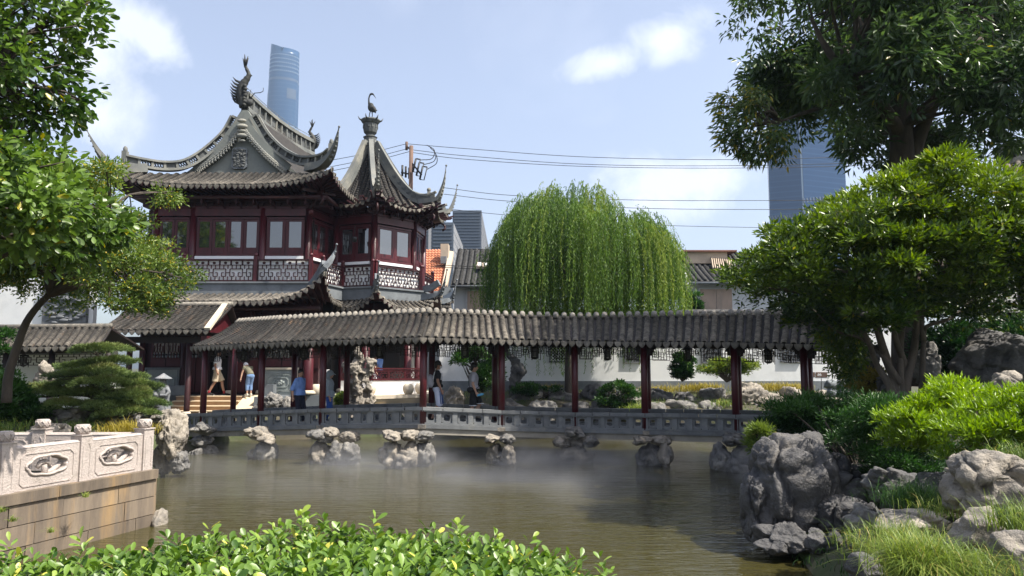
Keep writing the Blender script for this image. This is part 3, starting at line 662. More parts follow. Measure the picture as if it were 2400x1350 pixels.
# turret roofs
def turret_roof(name, tips, zmid_, zcor, apex, zdip, inner=None, rows=True):
    """Faceted tent (or skirt, with inner given) roof: eaves sag between the swept corners."""
    b = MB(); surfs = []
    n = len(tips)
    for i in range(n - 1):
        A, B = tips[i], tips[i + 1]
        Ta, Tb = (inner[i], inner[i + 1]) if inner else (apex, apex)
        def sf(u, v, A=A, B=B, Ta=Ta, Tb=Tb):
            k = abs(2 * u - 1); e = A.lerp(B, u); e.z = zmid_ + (zcor - zmid_) * k ** 2.6
            md = (A + B) / 2; c = (Ta + Tb) / 2; inw = (Vector((c.x - md.x, c.y - md.y, 0))).normalized(); e = e + inw * 0.12 * (1 - k * k)
            p = e.lerp(Ta.lerp(Tb, u), v); p.z -= zdip * math.sin(math.pi * v) ** 0.9 * (1 - 0.35 * v); return p
        bed(b, sf, 14, 8 if not inner else 4); surfs.append((sf, A, B, Ta, Tb))
    o = b.build(name, [M_bed, M_redd], hall)
    for sf, A, B, Ta, Tb in surfs:
        ex = (B - A); ex.z = 0; L_ = ex.length; ex.normalize()
        if rows: slope(o, sf, L_, (Ta - A).dot(ex), (Tb - A).dot(ex), pitch=0.235, lap=0.12, rad=0.078, drip=(0.095, 0.155))
    return o, surfs
def vec(c, z): return Vector((c[0], c[1], z))
cdir = []
for c in (C0, C1, C2, C3):
    d = Vector((c[0] - TC[0], c[1] - TC[1], 0)); cdir.append(d.normalized())
AP = Vector((TC[0], TC[1], 13.15))
ub = [vec(C0, 9.95) + cdir[0] * 1.15, vec(C1, 9.95) + cdir[1] * 1.1, vec(C2, 9.95) + cdir[2] * 1.2, vec(C3, 9.95) + cdir[3] * 1.2]
ub.append(Vector((-7.2, 37.3, 9.95))); ub.insert(0, Vector((-9.6, 33.2, 9.95)))
tr, tsurf = turret_roof('turret_roof', ub, 9.40, 10.02, AP, 1.3)
def corner_pts(base, tip, k=5):
    return [base.lerp(tip, 0.0), base.lerp(tip, 0.35) - Vector((0, 0, 0.22)), base.lerp(tip, 0.62) - Vector((0, 0, 0.20)), base.lerp(tip, 0.85) - Vector((0, 0, 0.08)), tip]
ttips = [None, Vector((-8.38, 30.56, 11.2)), at(888, 352, 29.9), at(1046, 388, 32.3), at(1072, 434, 35.3), Vector((-7.0, 38.6, 11.2))]
for i in range(1, 6):
    sfa = tsurf[i - 1][0]; P = [sfa(1.0, v) for v in (0.97, 0.85, 0.7, 0.55, 0.4, 0.25, 0.12, 0.02)]
    b = MB(); pp = spline(P, 2); sweep(b, pp, 0.22, 0.14); sweep(b, pp, 0.15, 0.24, lift=0.13); sweep(b, pp, 0.21, 0.06, lift=0.36)
    b.tube([p + Vector((0, 0, 0.44)) for p in pp], 0.07, 8); b.build('hip_ridge', M_ridge, tr)
    if i in (2, 3):
        ob = MB()
        for k in range(8): ob.box(pp[5 + k] + Vector((0, 0, 0.28)), (0.26, 0.18, 0.12), rz=math.atan2((P[-1] - P[0]).y, (P[-1] - P[0]).x))
        ob.build('ridge_panel', M_ridged, tr)
    e = P[-2]; q = MB(); q.box(e + Vector((0, 0, 0.3)), (0.14, 0.14, 0.6)); q.ball(e + Vector((0, 0, 0.66)), 0.1, 8); q.build('ridge_end_post', M_ridge, tr)
    base = P[-3]; tip = ttips[i]
    mid = ub[i] + Vector((0, 0, 0.02)); d = (tip - mid); d.z = 0
    horn(tr, [base, P[-1], mid + d * 0.30 + Vector((0, 0, 0.16)), mid + d * 0.62 + Vector((0, 0, 0.52)), mid + d * 0.85 + Vector((0, 0, 0.95)), tip], 0.30, 0.42)
# finial
fz = 13.05; fi = MB()
fi.lathe([(0.34, fz - 0.25), (0.36, fz + 0.0), (0.28, fz + 0.06), (0.30, fz + 0.12), (0.30, fz + 0.30), (0.34, fz + 0.34), (0.22, fz + 0.40), (0.20, fz + 0.46), (0.30, fz + 0.56), (0.34, fz + 0.72), (0.33, fz + 0.98), (0.38, fz + 1.02), (0.46, fz + 1.14), (0.44, fz + 1.20), (0.20, fz + 1.22)], (TC[0], TC[1], 0), 12, smooth=False)
for i in range(6):
    a = i * math.pi / 3 + 0.3; d = Vector((math.cos(a), math.sin(a), 0)); c = Vector((TC[0], TC[1], fz + 1.15)) + d * 0.42
    fi.tube([c, c + d * 0.10 + Vector((0, 0, 0.05)), c + d * 0.17 + Vector((0, 0, 0.17))], [0.05, 0.035, 0.01], 6)
for i in range(12):
    a = i * math.pi / 6; d = Vector((math.cos(a), math.sin(a), 0)); fi.box(Vector((TC[0], TC[1], fz + 0.85)) + d * 0.33, (0.05, 0.10, 0.16), rz=a)
fi.build('roof_finial', M_ridged, tr)
# brackets and rafters of the turret
for f in (T1f, T2f, T3f):
    for s_ in (0.0, f.L * 0.33, f.L * 0.66):
        q = MB(); bracket(q, f.pt(s_, 9.05), f.n, 0.9); q.build('bracket', M_redd, hall)
    r = MB()
    for k in range(9): r.beam(f.pt(f.L * k / 8, 9.45), f.pt(f.L * (k / 8 - 0.5) * 1.6 + f.L / 2, 9.5 + 0.35 * abs(k / 4 - 1) ** 2.5, 1.35), 0.06, 0.07)
    f.slab(r, -0.05, f.L + 0.05, 9.17, 9.5, -0.12, -0.02); r.build('eave_rafter', M_redd, hall)['kind'] = 'stuff'
for i in (1, 2, 3):
    q = MB(); c = vec((C0, C1, C2, C3)[i], 9.1); bracket(q, c, cdir[i], 1.35); q.beam(c + Vector((0, 0, 0.3)), ub[i + 1] - Vector((0, 0, 0.1)), 0.14, 0.2); q.build('bracket', M_redd, hall)

# lower roofs (skirts)
lz = 5.45
def low_eave(u):
    xl, xr = at(300, 708, 27.6).x, at(768, 640, 27.8).x; k = max(0, 2 * u - 1)
    return Vector((xl + (xr - xl) * u, 27.65 - 0.35 * k ** 3, 5.02 + 1.05 * k ** 4))
def low_front(u, v):
    e = low_eave(u); t = Vector((e.x if u < 0.9 else e.x, 29.25, lz)); t.x = at(300, 690, 29.2).x + (XR + 0.35 - at(300, 690, 29.2).x) * u
    p = e.lerp(t, v); p.z -= 0.06 * math.sin(math.pi * v); return p
LR = MB(); bed(LR, low_front, 30, 4)
def low_side(u, v):
    A, B = low_eave(1.0), Vector((C0[0] + 0.5, 31.4, 5.2)); k = abs(2 * u - 1); e = A.lerp(B, u); e.z = 5.2 + (A.z - 5.2) * max(0, 1 - 2 * u) ** 2.5
    t = Vector((XR + 0.35, 29.25, lz)).lerp(Vector((C0[0] - 0.3, 32.0, lz)), u); return e.lerp(t, v)
bed(LR, low_side, 40, 4)
lower = LR.build('lower_roof', [M_bed, M_redd], hall)
Ll = low_eave(1).x - low_eave(0).x
slope(lower, low_front, Ll, low_front(0, 1).x - low_eave(0).x, low_front(1, 1).x - low_eave(0).x, pitch=0.245, lap=0.12, rad=0.08, drip=(0.10, 0.165))
slope(lower, low_side, 3.2, 0.6, 3.1, pitch=0.25, lap=0.12, rad=0.08, drip=(0.10, 0.165))
hp = [Vector((XR + 0.3, 29.3, lz + 0.05)), low_front(1, 0.5) + Vector((0, 0, 0.02)), low_eave(1) + Vector((0, 0, 0.05)), at(783, 600, 27.65), at(789, 573, 27.55)]
horn(lower, hp, 0.34, 0.55, M_slab)
q = MB(); sweep(q, spline([Vector((XR + 0.3, 29.3, lz + 0.3)), low_front(1, 0.5) + Vector((0, 0, 0.35)), low_eave(1) + Vector((-0.05, 0.1, 0.35))], 4), 0.14, 0.16); q.build('hip_ridge', M_slab, lower)
lt = [vec(C0, 5.7) + cdir[0] * 1.0, vec(C1, 5.7) + cdir[1] * 1.35, vec(C2, 5.7) + cdir[2] * 1.4, vec(C3, 5.7) + cdir[3] * 1.4, Vector((-7.0, 37.6, 5.7))]
li = [vec(C0, lz) + cdir[0] * 0.35, vec(C1, lz) + cdir[1] * 0.5, vec(C2, lz) + cdir[2] * 0.5, vec(C3, lz) + cdir[3] * 0.5, Vector((-6.9, 36.4, lz))]
tl, lsurf = turret_roof('turret_lower_roof', lt, 5.02, 5.72, None, 0.05, inner=li)
for i, tip in ((1, at(888, 613, 29.5)), (2, at(1048, 632, 32.0)), (3, at(1071, 656, 35.0))):
    sfa = lsurf[i - 1][0]; mid = lt[i]; d = tip - mid; d.z = 0
    horn(tl, [li[i] + Vector((0, 0, 0.1)), sfa(1.0, 0.4) + Vector((0, 0, 0.06)), mid + Vector((0, 0, 0.08)), mid + d * 0.5 + Vector((0, 0, 0.38)), tip], 0.30, 0.5, M_slab)
    q = MB(); sweep(q, spline([li[i] + Vector((0, 0, 0.45)), sfa(1.0, 0.5) + Vector((0, 0, 0.42)), mid + Vector((0, 0, 0.5))], 4), 0.14, 0.28); q.build('hip_ridge', M_slab, tl)
# brackets under the lower eaves
for i in range(8):
    q = MB(); bracket(q, (XL + i * (XR - XL) / 7, 29.4, 4.55), (0, -1, 0), 0.9); q.build('bracket', M_redd, hall)
lw = MB(); lw.box((-11.4, 29.5, 4.75), (7.6, 0.2, 1.1)); lw.tube([(-15.4, 28.4, 4.85), (-7.4, 28.4, 4.85)], 0.08, 8)
for i in range(32): lw.beam(Vector((-15.2 + i * 0.25, 29.4, 5.12)), low_eave(min(1, i / 32)) - Vector((0, 0, 0.12)), 0.06, 0.06)
for f in (T1f, T2f, T3f):
    f.slab(lw, -0.1, f.L + 0.1, 4.2, 5.3, 0.0, 0.12)
    for k in range(4): bracket(lw, f.pt(f.L * k / 3, 4.5, 0.1), f.n, 0.8)
lw.build('lower_eave_frame', M_redd, hall)
# ground floor: dark red wall with lattice doors and a dark doorway above a plinth with carved panels
GF = Face((at(330, 880, 29.3).x, 29.3), (at(745, 880, 29.3).x, 29.3), inside)
g = MB(); GF.slab(g, 0, GF.L, 2.55, 4.4, -0.25, 0.0); GF.slab(g, 0, GF.L, 1.4, 2.55, -0.3, -0.05); g.build('ground_floor_wall', M_redd, hall)
sx = lambda px: at(px, 880, 29.3).x - GF.A.x
doors = [(352, 425), (436, 482), (490, 540), (545, 608), (618, 702)]
for k, (a, b) in enumerate(doors):
    q = MB(); s0, s1 = sx(a), sx(b)
    for i in range(2):
        u0, u1 = s0 + (s1 - s0) * i / 2 + 0.02, s0 + (s1 - s0) * (i + 1) / 2 - 0.02; z0 = 2.62 if k in (0, 4) else 1.62
        GF.slab(q, u0, u1, z0, 4.0, 0.005, 0.05)
        lattice_bars(q, lambda s_, z: GF.pt(s_, z, 0.075), u0 + 0.06, u1 - 0.06, 2.95, 3.9, 0.02, 0.03, 0.25)
        if z0 < 2: GF.slab(q, u0 + 0.08, u1 - 0.08, 1.75, 2.65, 0.05, 0.07)
    dr = q.build('lattice_door_or_dark_doorway', M_red if k != 2 else M_dark, hall)  # the middle one is an open doorway, its shade put into the dark colour
    p = MB(); GF.slab(p, s0 + 0.09, s1 - 0.09, 2.97, 3.88, 0.052, 0.056); p.build('pane', M_glass, dr)
for px in (335, 432, 487, 543, 614, 708):
    column(hall, GF.pt(sx(px), 0, 0.12), 1.55, 4.4, 0.12, M_redd)
for (a, b) in ((345, 427), (620, 703)):
    q = MB(); s0, s1 = sx(a), sx(b); GF.slab(q, s0, s1, 1.52, 2.50, 0.1, 0.22); fr = q.build('carved_panel', M_relief, hall)
    w = MB()
    for (x0, x1, z0, z1) in ((s0, s0 + 0.08, 1.52, 2.50), (s1 - 0.08, s1, 1.52, 2.50)): GF.slab(w, x0, x1, z0, z1, 0.222, 0.27)
    GF.slab(w, s0 - 0.03, s1 + 0.03, 2.503, 2.58, 0.08, 0.29); w.build('panel_frame', M_cream if a > 600 else M_slab, fr)
    w = MB(); cx_ = (s0 + s1) / 2; cz_ = 2.0
    def P2(s_, z): return GF.pt(s_, z, 0.235)
    for k_ in (1.0, 0.62):
        hw_, hh_ = (s1 - s0) * 0.36 * k_, 0.30 * k_; ol = [(-hw_, -hh_ * .5), (-hw_ * .7, -hh_), (hw_ * .7, -hh_), (hw_, -hh_ * .5), (hw_, hh_ * .5), (hw_ * .7, hh_), (-hw_ * .7, hh_), (-hw_, hh_ * .5)]
        for i in range(8): w.beam(P2(cx_ + ol[i][0], cz_ + ol[i][1]), P2(cx_ + ol[(i + 1) % 8][0], cz_ + ol[(i + 1) % 8][1]), 0.03, 0.035, up=GF.n)
    for i in range(14): w.ball(P2(cx_ + rs.uniform(-.18, .18), cz_ + rs.uniform(-.07, .07)), 0.05, 6, sc=(1.2, .5, .8))
    for z_ in (1.66, 2.36):
        w.beam(P2(s0 + 0.15, z_), P2(cx_ - 0.06, z_), 0.03, 0.03, up=GF.n); w.beam(P2(cx_ + 0.06, z_), P2(s1 - 0.15, z_), 0.03, 0.03, up=GF.n)
    w.build('raised_moulding', M_relief, fr)
# turret ground floor: porch columns, lattice rail, white walls
bp = MB(); bp.box((-6.3, 35.6, 2.7), (3.6, 0.2, 2.6)); bp.box((-5.6, 34.4, 2.8), (0.5, 0.12, 2.4)); bp.box((-7.6, 33.4, 2.8), (0.35, 0.12, 2.4)); bp.build('porch_wall', M_white, hall)
for px, D, r in ((722, 29.0, 0.20), (856, 30.8, 0.17), (955, 32.3, 0.16), (978, 33.8, 0.14), (915, 34.2, 0.14), (800, 31.6, 0.14)):
    p = at(px, 880, D); column(hall, p, 1.55, 4.3, r)
t1, t2, t3 = at(800, 890, 30.4), at(872, 890, 30.2), at(985, 890, 31.6)
for A, B in ((t1, t2), (t2, t3)):
    f = Face((A.x, A.y), (B.x, B.y), TC); b = MB()
    lattice_bars(b, lambda s_, z: f.pt(s_, z), 0, f.L, 2.12, 2.42, 0.028, 0.04, 0.3); f.slab(b, 0, f.L, 2.50, 2.56, -0.06, 0.06); f.slab(b, 0, f.L, 2.42, 2.48, -0.03, 0.03); f.slab(b, 0, f.L, 2.05, 2.11, -0.08, 0.08)
    for k in range(4): f.slab(b, f.L * k / 3 - 0.03, f.L * k / 3 + 0.03, 2.1, 2.52, -0.025, 0.025)
    b.build('porch_railing', M_red, hall)
    w = MB(); f.slab(w, 0, f.L, 1.45, 2.048, -0.05, 0.05); w.build('white_base_wall', M_whiteb, hall)
w = MB(); a = at(727, 925, 29.6); b_ = at(752, 866, 29.6); w.box(((a.x + b_.x) / 2 + 0.1, 29.7, (a.z + b_.z) / 2), (b_.x - a.x + 0.4, 0.15, b_.z - a.z)); w.build('white_base_wall', M_whiteb, hall)

# ------------------------------------------------------------ terrace, steps and stone base before the pavilion
st = thing('stone_steps', (-10.5, 27.0, 0.9), 'broad warm stone steps with sloping side slabs before the pavilion door', 'steps')
zt, ny = 1.52, 4
sx0, sx1 = at(396, 950, 27.5).x, at(553, 950, 27.5).x
for i in range(ny):
    z1 = zt - i * 0.165; y1 = 28.2 - i * 0.32; b = MB(); b.box(((sx0 + sx1) / 2, y1 + 0.3, z1 - 0.10), (sx1 - sx0, 0.9, 0.13)); b.build('riser', M_riser, st)
    t = MB(); t.box(((sx0 + sx1) / 2, y1 + 0.28, z1 - 0.018), (sx1 - sx0, 0.92, 0.034)); t.build('tread', M_step, st)
for x, w in ((sx1 + 0.35, 0.62),):
    b = MB(); xs = (x - w / 2, x + w / 2); prof = [(28.9, 0.8), (26.9, 0.8), (26.9, 0.95), (28.3, zt + 0.02), (28.9, zt + 0.02)]
    b.hexa([Vector((xs[0], y, z)) for y, z in prof], [Vector((xs[1], y, z)) for y, z in prof]); b.build('side_slab', M_step, st)
    b = MB(); b.box((x + w / 2 + 0.45, 28.2, 1.15), (0.85, 1.6, 0.72)); b.build('cheek_wall', M_slab, st)
    b = MB(); b.box((x + w / 2 + 0.2, 28.6, 1.72), (0.4, 0.4, 0.42)); b.build('plinth_block', M_slab, st)
b = MB(); b.box((sx0 - 0.15, 28.4, 1.72), (0.75, 0.4, 0.36)); b.build('plinth_block', M_slab, st)
te = thing('stone_terrace', (-6.5, 30.0, 0.0), 'cream stone terrace with moulded edge and round piers under the turret', 'terrace')
b = MB(); b.box((-11.5, 32.8, 1.0), (8.6, 8.0, 1.04)); b.build('terrace_body', M_slab, te)
ti = [at(760, 925, 29.4), at(872, 925, 29.2), at(990, 925, 30.6)]
for (z0, z1, ext) in ((1.36, 1.50, 0.0), (1.24, 1.357, 0.08), (1.12, 1.237, 0.16)):
    b = MB(); P = [ti[0], ti[1], ti[2], Vector((-3.6, 34.5, 0)), Vector((-8.2, 34.5, 0))]; c = Vector((-6.2, 32.5, 0))
    P = [c + (Vector((p.x, p.y, 0)) - c) * (1.08 - ext * 0.4) for p in P]
    b.hexa([Vector((p.x, p.y, z0)) for p in P], [Vector((p.x, p.y, z1)) for p in P]); b.build('edge_moulding', M_cream, te)
for px, D in ((880, 29.4), (950, 30.0), (760, 30.0), (982, 31.2)):
    p = at(px, 960, D); b = MB(); b.lathe([(0.30, 0.3), (0.27, 0.95)], (p.x, p.y, 0), 14); b.box((p.x, p.y, 1.04), (0.85, 0.5, 0.15)); b.build('pier', M_cream, te)
for k, (px, D) in enumerate(((868, 29.4), (957, 30.1), (742, 29.2), (985, 31.0))):
    p = at(px, 920, D); b = MB(); b.lathe([(0.12, 1.50), (0.19, 1.58), (0.235, 1.72), (0.20, 1.86), (0.13, 1.93)], (p.x, p.y, 0), 14)
    o = b.build('drum_stool', M_cream, None, (p.x, p.y, 1.5)); tag(o, ['round stone drum on the terrace edge beside the tall pale rock', 'round stone drum on the terrace corner under the turret', 'round stone drum on the terrace behind the woman in blue', 'round stone drum behind the bridge post at the terrace end'][k], 'drum stool', 'stone drums along the terrace edge')

# ------------------------------------------------------------ covered bridge
br = thing('covered_bridge', (0.0, 20.3, 0.3), 'long zigzag covered bridge with tiled roof and dark red posts over the pond', 'bridge')
NX = [(430, 23.6, 970), (478, 23.0, 968), (613, 21.8, 963), (757, 20.8, 957), (992, 19.6, 953), (1175, 20.3, 961), (1348, 20.6, 966), (1512, 19.9, 968), (1725, 19.0, 971), (1890, 18.2, 976), (2040, 17.5, 980)]
ND = [at(x, y, D) for x, D, y in NX]           # rail top above every post
NXD = [.07, .07, .17, .10, 0, -.11, .08, .22, .33, .42, .42]
def bis(i):
    """Across-bridge direction (away from the pond) at a post."""
    return Vector((NXD[i], math.sqrt(1 - NXD[i] ** 2), 0))
W = 1.95
RH, FLH, SLB = 0.0, -0.44, -0.64
fl = MB()
for i in range(len(ND) - 1):
    A, B = ND[i], ND[i + 1]; na, nb = bis(i), bis(i + 1); q = lambda p, n, o, z: p + n * o + Vector((0, 0, z))
    fl.hexa([q(A, na, -0.1, FLH - 0.10), q(B, nb, -0.1, FLH - 0.10), q(B, nb, W + 0.1, FLH - 0.10), q(A, na, W + 0.1, FLH - 0.10)], [q(A, na, -0.1, FLH), q(B, nb, -0.1, FLH), q(B, nb, W + 0.1, FLH), q(A, na, W + 0.1, FLH)])
fl.build('deck', M_gbrick, br)
for side, o0, o1 in ((0, -0.2, 0.12), (1, W - 0.12, W + 0.2)):
    for i in range(len(ND) - 1):
        A, B = ND[i], ND[i + 1]; na, nb = bis(i), bis(i + 1)
        def bar(o0, o1, z0, z1, name, m, b=None, t0=0.0, t1=1.0):
            P, Q = A.lerp(B, t0), A.lerp(B, t1); n0, n1 = na.lerp(nb, t0), na.lerp(nb, t1); b = b or MB(); q = lambda p, n, o, z: p + n * o + Vector((0, 0, z))
            b.hexa([q(P, n0, o0, z0), q(Q, n1, o0, z0), q(Q, n1, o1, z0), q(P, n0, o1, z0)], [q(P, n0, o0, z1), q(Q, n1, o0, z1), q(Q, n1, o1, z1), q(P, n0, o1, z1)])
            return b.build(name, m, br) if name else b
        bar(o0 + 0.02, o1 - 0.0, SLB - 0.06, FLH - 0.103, 'edge_beam', M_beam)
        bar(o0 - 0.03, o1 - 0.05 if side == 0 else o1 + 0.03, FLH - 0.10, FLH + 0.005, 'kerb_course', M_gbrick)
        n = max(3, int(round((B - A).length / 0.42))); c0, c1 = -0.14, 0.0
        if side: c0, c1 = W, W + 0.14
        nseg = max(2, int(round((B - A).length / 0.5)))
        for k in range(nseg): bar(c0 - 0.04, c1 + 0.05, -0.085, 0.0 + 0.002 * (k % 2), 'coping_brick', M_gbrick, t0=k / nseg + 0.004, t1=(k + 1) / nseg - 0.004)
        bar(c0 - 0.015, c1 + 0.015, -0.118, -0.087, 'coping_course', M_gbrick)
        bar(c0 - 0.01, c1 + 0.01, FLH + 0.008, FLH + 0.045, 'base_course', M_gbrick)
        e = 0.055
        for k in range(n + 1):
            t = k / n; w = 0.035; a_, b_ = max(0, t - w / 1.0 * 0.9), min(1, t + w * 0.9); bar(c0, c1, FLH + 0.046, -0.12, 'baluster', M_gbrick, None, a_, b_)
        if side == 0:
            for k in range(n):
                t0_, t1_ = k / n + 0.034, (k + 1) / n - 0.034; P, Q = A.lerp(B, t0_), A.lerp(B, t1_); nn = na.lerp(nb, (t0_ + t1_) / 2); d = (Q - P); L_ = d.length; d.normalize()
                z0, z1 = FLH + 0.047, -0.121; o = P + nn * (-0.055); f = MB(); h = z1 - z0; cx, cz = L_ / 2, (z0 + z1) / 2; rx, rz = L_ * 0.31, h * 0.33
                # panel with a cusped opening
                inner = []
                for j in range(24):
                    a = 2 * math.pi * (j + 0.5) / 24; sq = max(abs(math.cos(a)), abs(math.sin(a))); rr = 1 / sq; rr = min(rr, 1.17); rr *= 0.93 + 0.07 * math.cos(4 * a) ** 2
                    inner.append((cx + rx * rr * math.cos(a), cz + rz * rr * math.sin(a)))
                outer = []
                for (x, z) in inner:
                    dx, dz = x - cx, z - cz; k_ = min((L_ / 2) / max(1e-6, abs(dx)), (h / 2) / max(1e-6, abs(dz))); outer.append((cx + dx * k_, cz + dz * k_))
                UZ = Vector((0, 0, 1)); zz = A.lerp(B, (t0_ + t1_) / 2)
                V = []; 
                for dep in (-0.035, 0.035):
                    for ring in (outer, inner):
                        for (x, z) in ring: V.append(P + d * x + nn * (-0.07 + dep) + UZ * z)
                m_ = 24; Fs = []
                for j in range(m_):
                    j2 = (j + 1) % m_
                    Fs += [(j, j2, m_ + j2, m_ + j), (2 * m_ + j, 3 * m_ + j, 3 * m_ + j2, 2 * m_ + j2), (m_ + j, m_ + j2, 3 * m_ + j2, 3 * m_ + j)]
                f.add(V, Fs); f.build('pierced_panel', M_gbrick, br)
# posts, footings, beams
zE = [3.16, 3.20, 3.26, 3.30, 3.345, 3.31, 3.28, 3.24, 3.20, 3.13, 3.08]
for i in range(1, len(ND)):
    n = bis(i)
    for o_, front in ((-0.06, True), (W + 0.06, False)):
        p = ND[i] + n * o_; r = 0.092; c = MB(); c.lathe([(r, ND[i].z + FLH - 0.02), (r, zE[i] + 0.10)], (p.x, p.y, 0), 14); co = c.build('column', M_red, br)
        if front:
            q = MB(); q.box((p.x, p.y - 0.10, ND[i].z + FLH - 0.06), (0.20, 0.22, 0.10)); q.build('column_base', M_rockw, co)
        q = MB(); d = Vector((n.y, -n.x, 0))
        for s_ in (-1, 1):
            for k in range(3): q.box(p + d * s_ * (0.12 + 0.05 * k) + Vector((0, 0, zE[i] - 0.12 - p.z + 0.05 * k - 0.02)), (0.07, 0.06, 0.34 - 0.09 * k), rz=math.atan2(d.y, d.x))
        q.build('hanging_bracket', M_wood, co)
for side, o_ in ((0, -0.06), (1, W + 0.06)):
    for i in range(1, len(ND) - 1):
        A, B = ND[i] + bis(i) * o_, ND[i + 1] + bis(i + 1) * o_; A.z, B.z = zE[i] + 0.02, zE[i + 1] + 0.02
        b = MB(); b.beam(A, B, 0.10, 0.20); b.build('eave_beam', M_wood, br)
        if side == 1 or i > 3 or True:
            # hanging fretwork under the beam
            f = MB(); d = (B - A); L_ = d.length; d.normalize(); U = Vector((0, 0, 1)); P = lambda s_, z: A + d * s_ + U * (z + (B.z - A.z) * 0 - 0.10)
            e0, e1 = 0.16, L_ - 0.16; th = 0.014
            def seg(s0, z0, s1, z1): f.beam(P(s0, z0), P(s1, z1), 0.022, th, up=(U if abs(z1 - z0) < 1e-6 else d))
            nm = 9; w_ = (e1 - e0) / nm
            lows = [-0.36, -0.36, -0.28, -0.20, -0.20, -0.20, -0.28, -0.36, -0.36]
            for k in range(nm):
                a, c = e0 + k * w_, e0 + (k + 1) * w_; zl = lows[k]
                seg(a, 0, a, zl); seg(c, 0, c, zl); seg(a, -0.02, c, -0.02); seg(a, zl, c, zl); seg(a, zl * 0.5, c, zl * 0.5)
                m_ = (a + c) / 2
                if k % 2 == 0: seg(a + w_ * 0.25, zl * 0.25, c - w_ * 0.25, zl * 0.25); seg(a + w_ * 0.25, zl * 0.25, a + w_ * 0.25, zl * 0.78); seg(c - w_ * 0.25, zl * 0.25, c - w_ * 0.25, zl * 0.78); seg(a + w_ * 0.25, zl * 0.78, c - w_ * 0.25, zl * 0.78)
                else: seg(m_, 0, m_, zl * 0.5); seg(a + w_ * 0.33, zl * 0.5, a + w_ * 0.33, zl); seg(a, zl * 0.75, a + w_ * 0.33, zl * 0.75); seg(a + w_ * 0.66, zl * 0.5, a + w_ * 0.66, zl)
            f.build('fretwork', M_wood, br)
# roof
OV = 0.52
def line(o_, zs):
    P = []
    for i in range(len(ND)):
        p = ND[i] + bis(i) * o_; P.append(Vector((p.x, p.y, zs[i])))
    return P
eave_l = line(-OV, zE); ridge_l = line(W / 2, [4.06, 4.05, 4.04, 4.06, 4.10, 4.07, 4.03, 4.02, 4.0, 3.95, 3.92]); back_l = line(W + OV, zE)
# the left end stops short of the first rail post
eave_l[0] = at(452, 813, 22.9); ridge_l[0] = at(557, 757, 24.0); back_l[0] = Vector((ridge_l[0].x + 0.2, ridge_l[0].y + 1.3, 3.2))
eave_l.pop(1); ridge_l.pop(1); back_l.pop(1)
cl = [0.0]
for i in range(1, len(eave_l)): cl.append(cl[-1] + (eave_l[i] - eave_l[i - 1]).length)
Lr = cl[-1]
def poly(P, u):
    s_ = min(max(u, 0), 1) * Lr
    for i in range(1, len(P)):
        if s_ <= cl[i] + 1e-9 or i == len(P) - 1:
            t = (s_ - cl[i - 1]) / (cl[i] - cl[i - 1]); return P[i - 1].lerp(P[i], t)
def rf(u, v):
    p = poly(eave_l, u).lerp(poly(ridge_l, u), v); p.z -= 0.07 * math.sin(math.pi * v); return p
def rb(u, v):
    p = poly(back_l, u).lerp(poly(ridge_l, u), v); p.z -= 0.07 * math.sin(math.pi * v); return p
b = MB(); bed(b, rf, 60, 6, 0.05); bed(b, rb, 40, 4, 0.05)
broof = b.build('roof', [M_bed, M_wood], br)
slope(broof, rf, Lr, pitch=0.213, lap=0.082, rad=0.074, drip=(0.095, 0.155), tmat=M_tile_r)
rc = MB()
nr_ = int(Lr / 0.213)
for k in range(nr_):
    p = rf((k + 0.5) / nr_, 1.0); q = rb((k + 0.5) / nr_, 0.86); m_ = rf((k + 0.5) / nr_, 0.93)
    pts = [m_ + Vector((0, 0, 0.05)), p + Vector((0, 0, 0.085)), q + Vector((0, 0, 0.05))]; rc.tube(pts, 0.083, 8)
rc.build('ridge_tile', M_drip, broof)['kind'] = 'stuff'
rr_ = MB()
for k in range(75):
    u = (k + 0.5) / 75
    for fn in (rf, rb): rr_.beam(fn(u, 0.0) - Vector((0, 0, 0.075)), fn(u, 1.0) - Vector((0, 0, 0.075)), 0.05, 0.05)
rr_.build('rafter', M_wood, broof)['kind'] = 'stuff'
# lanterns hang from the bridge roof
lan = []
def lantern(p, label):
    t = thing('lantern', p, label, 'lantern', 'lanterns under the bridge roof')
    b = MB(); z = p.z
    b.tube([p, p - Vector((0, 0, 0.12))], 0.012, 5); b.lathe([(0.02, -0.10), (0.11, -0.13), (0.14, -0.17), (0.10, -0.18)], p, 6, smooth=False); b.lathe([(0.10, -0.43), (0.12, -0.44), (0.08, -0.48), (0.03, -0.50)], p, 6, smooth=False)
    for k in range(6):
        a = k * math.pi / 3; d = Vector((math.cos(a), math.sin(a), 0)); b.beam(p + d * 0.10 - Vector((0, 0, 0.18)), p + d * 0.10 - Vector((0, 0, 0.43)), 0.018, 0.018)
    b.build('lantern_frame', M_black, t)
    g = MB(); g.lathe([(0.085, -0.19), (0.085, -0.42)], p, 6, smooth=False); g.build('lantern_pane', M_paper, t)
    s = MB()
    for k in range(6):
        a = k * math.pi / 3; d = Vector((math.cos(a), math.sin(a), 0)) * 0.16; s.tube([p + d - Vector((0, 0, 0.17)), p + d - Vector((0, 0, 0.52 - 0.05 * (k % 2)))], [0.009, 0.011], 5)
    s.build('tassel', M_black, t)
names = ['in front of the child in a cap', 'above the woman in the blue shirt', 'in front of the tall pale garden rock', 'above the walkers with the backpack and the grey T-shirt', 'beside the willow trunk', 'in the bay after the willow trunk', 'in front of the small round-headed dark tree', 'in the bay with the sign on the white wall']
for i in range(1, 9):
    A, B = ND[i], ND[i + 1]; p = (A + B) / 2 + bis(i) * (W * 0.35); p.z = (zE[i] + zE[i + 1]) / 2 + 0.02
    lantern(p, 'small black hexagonal lantern with tassels, ' + names[i - 1])

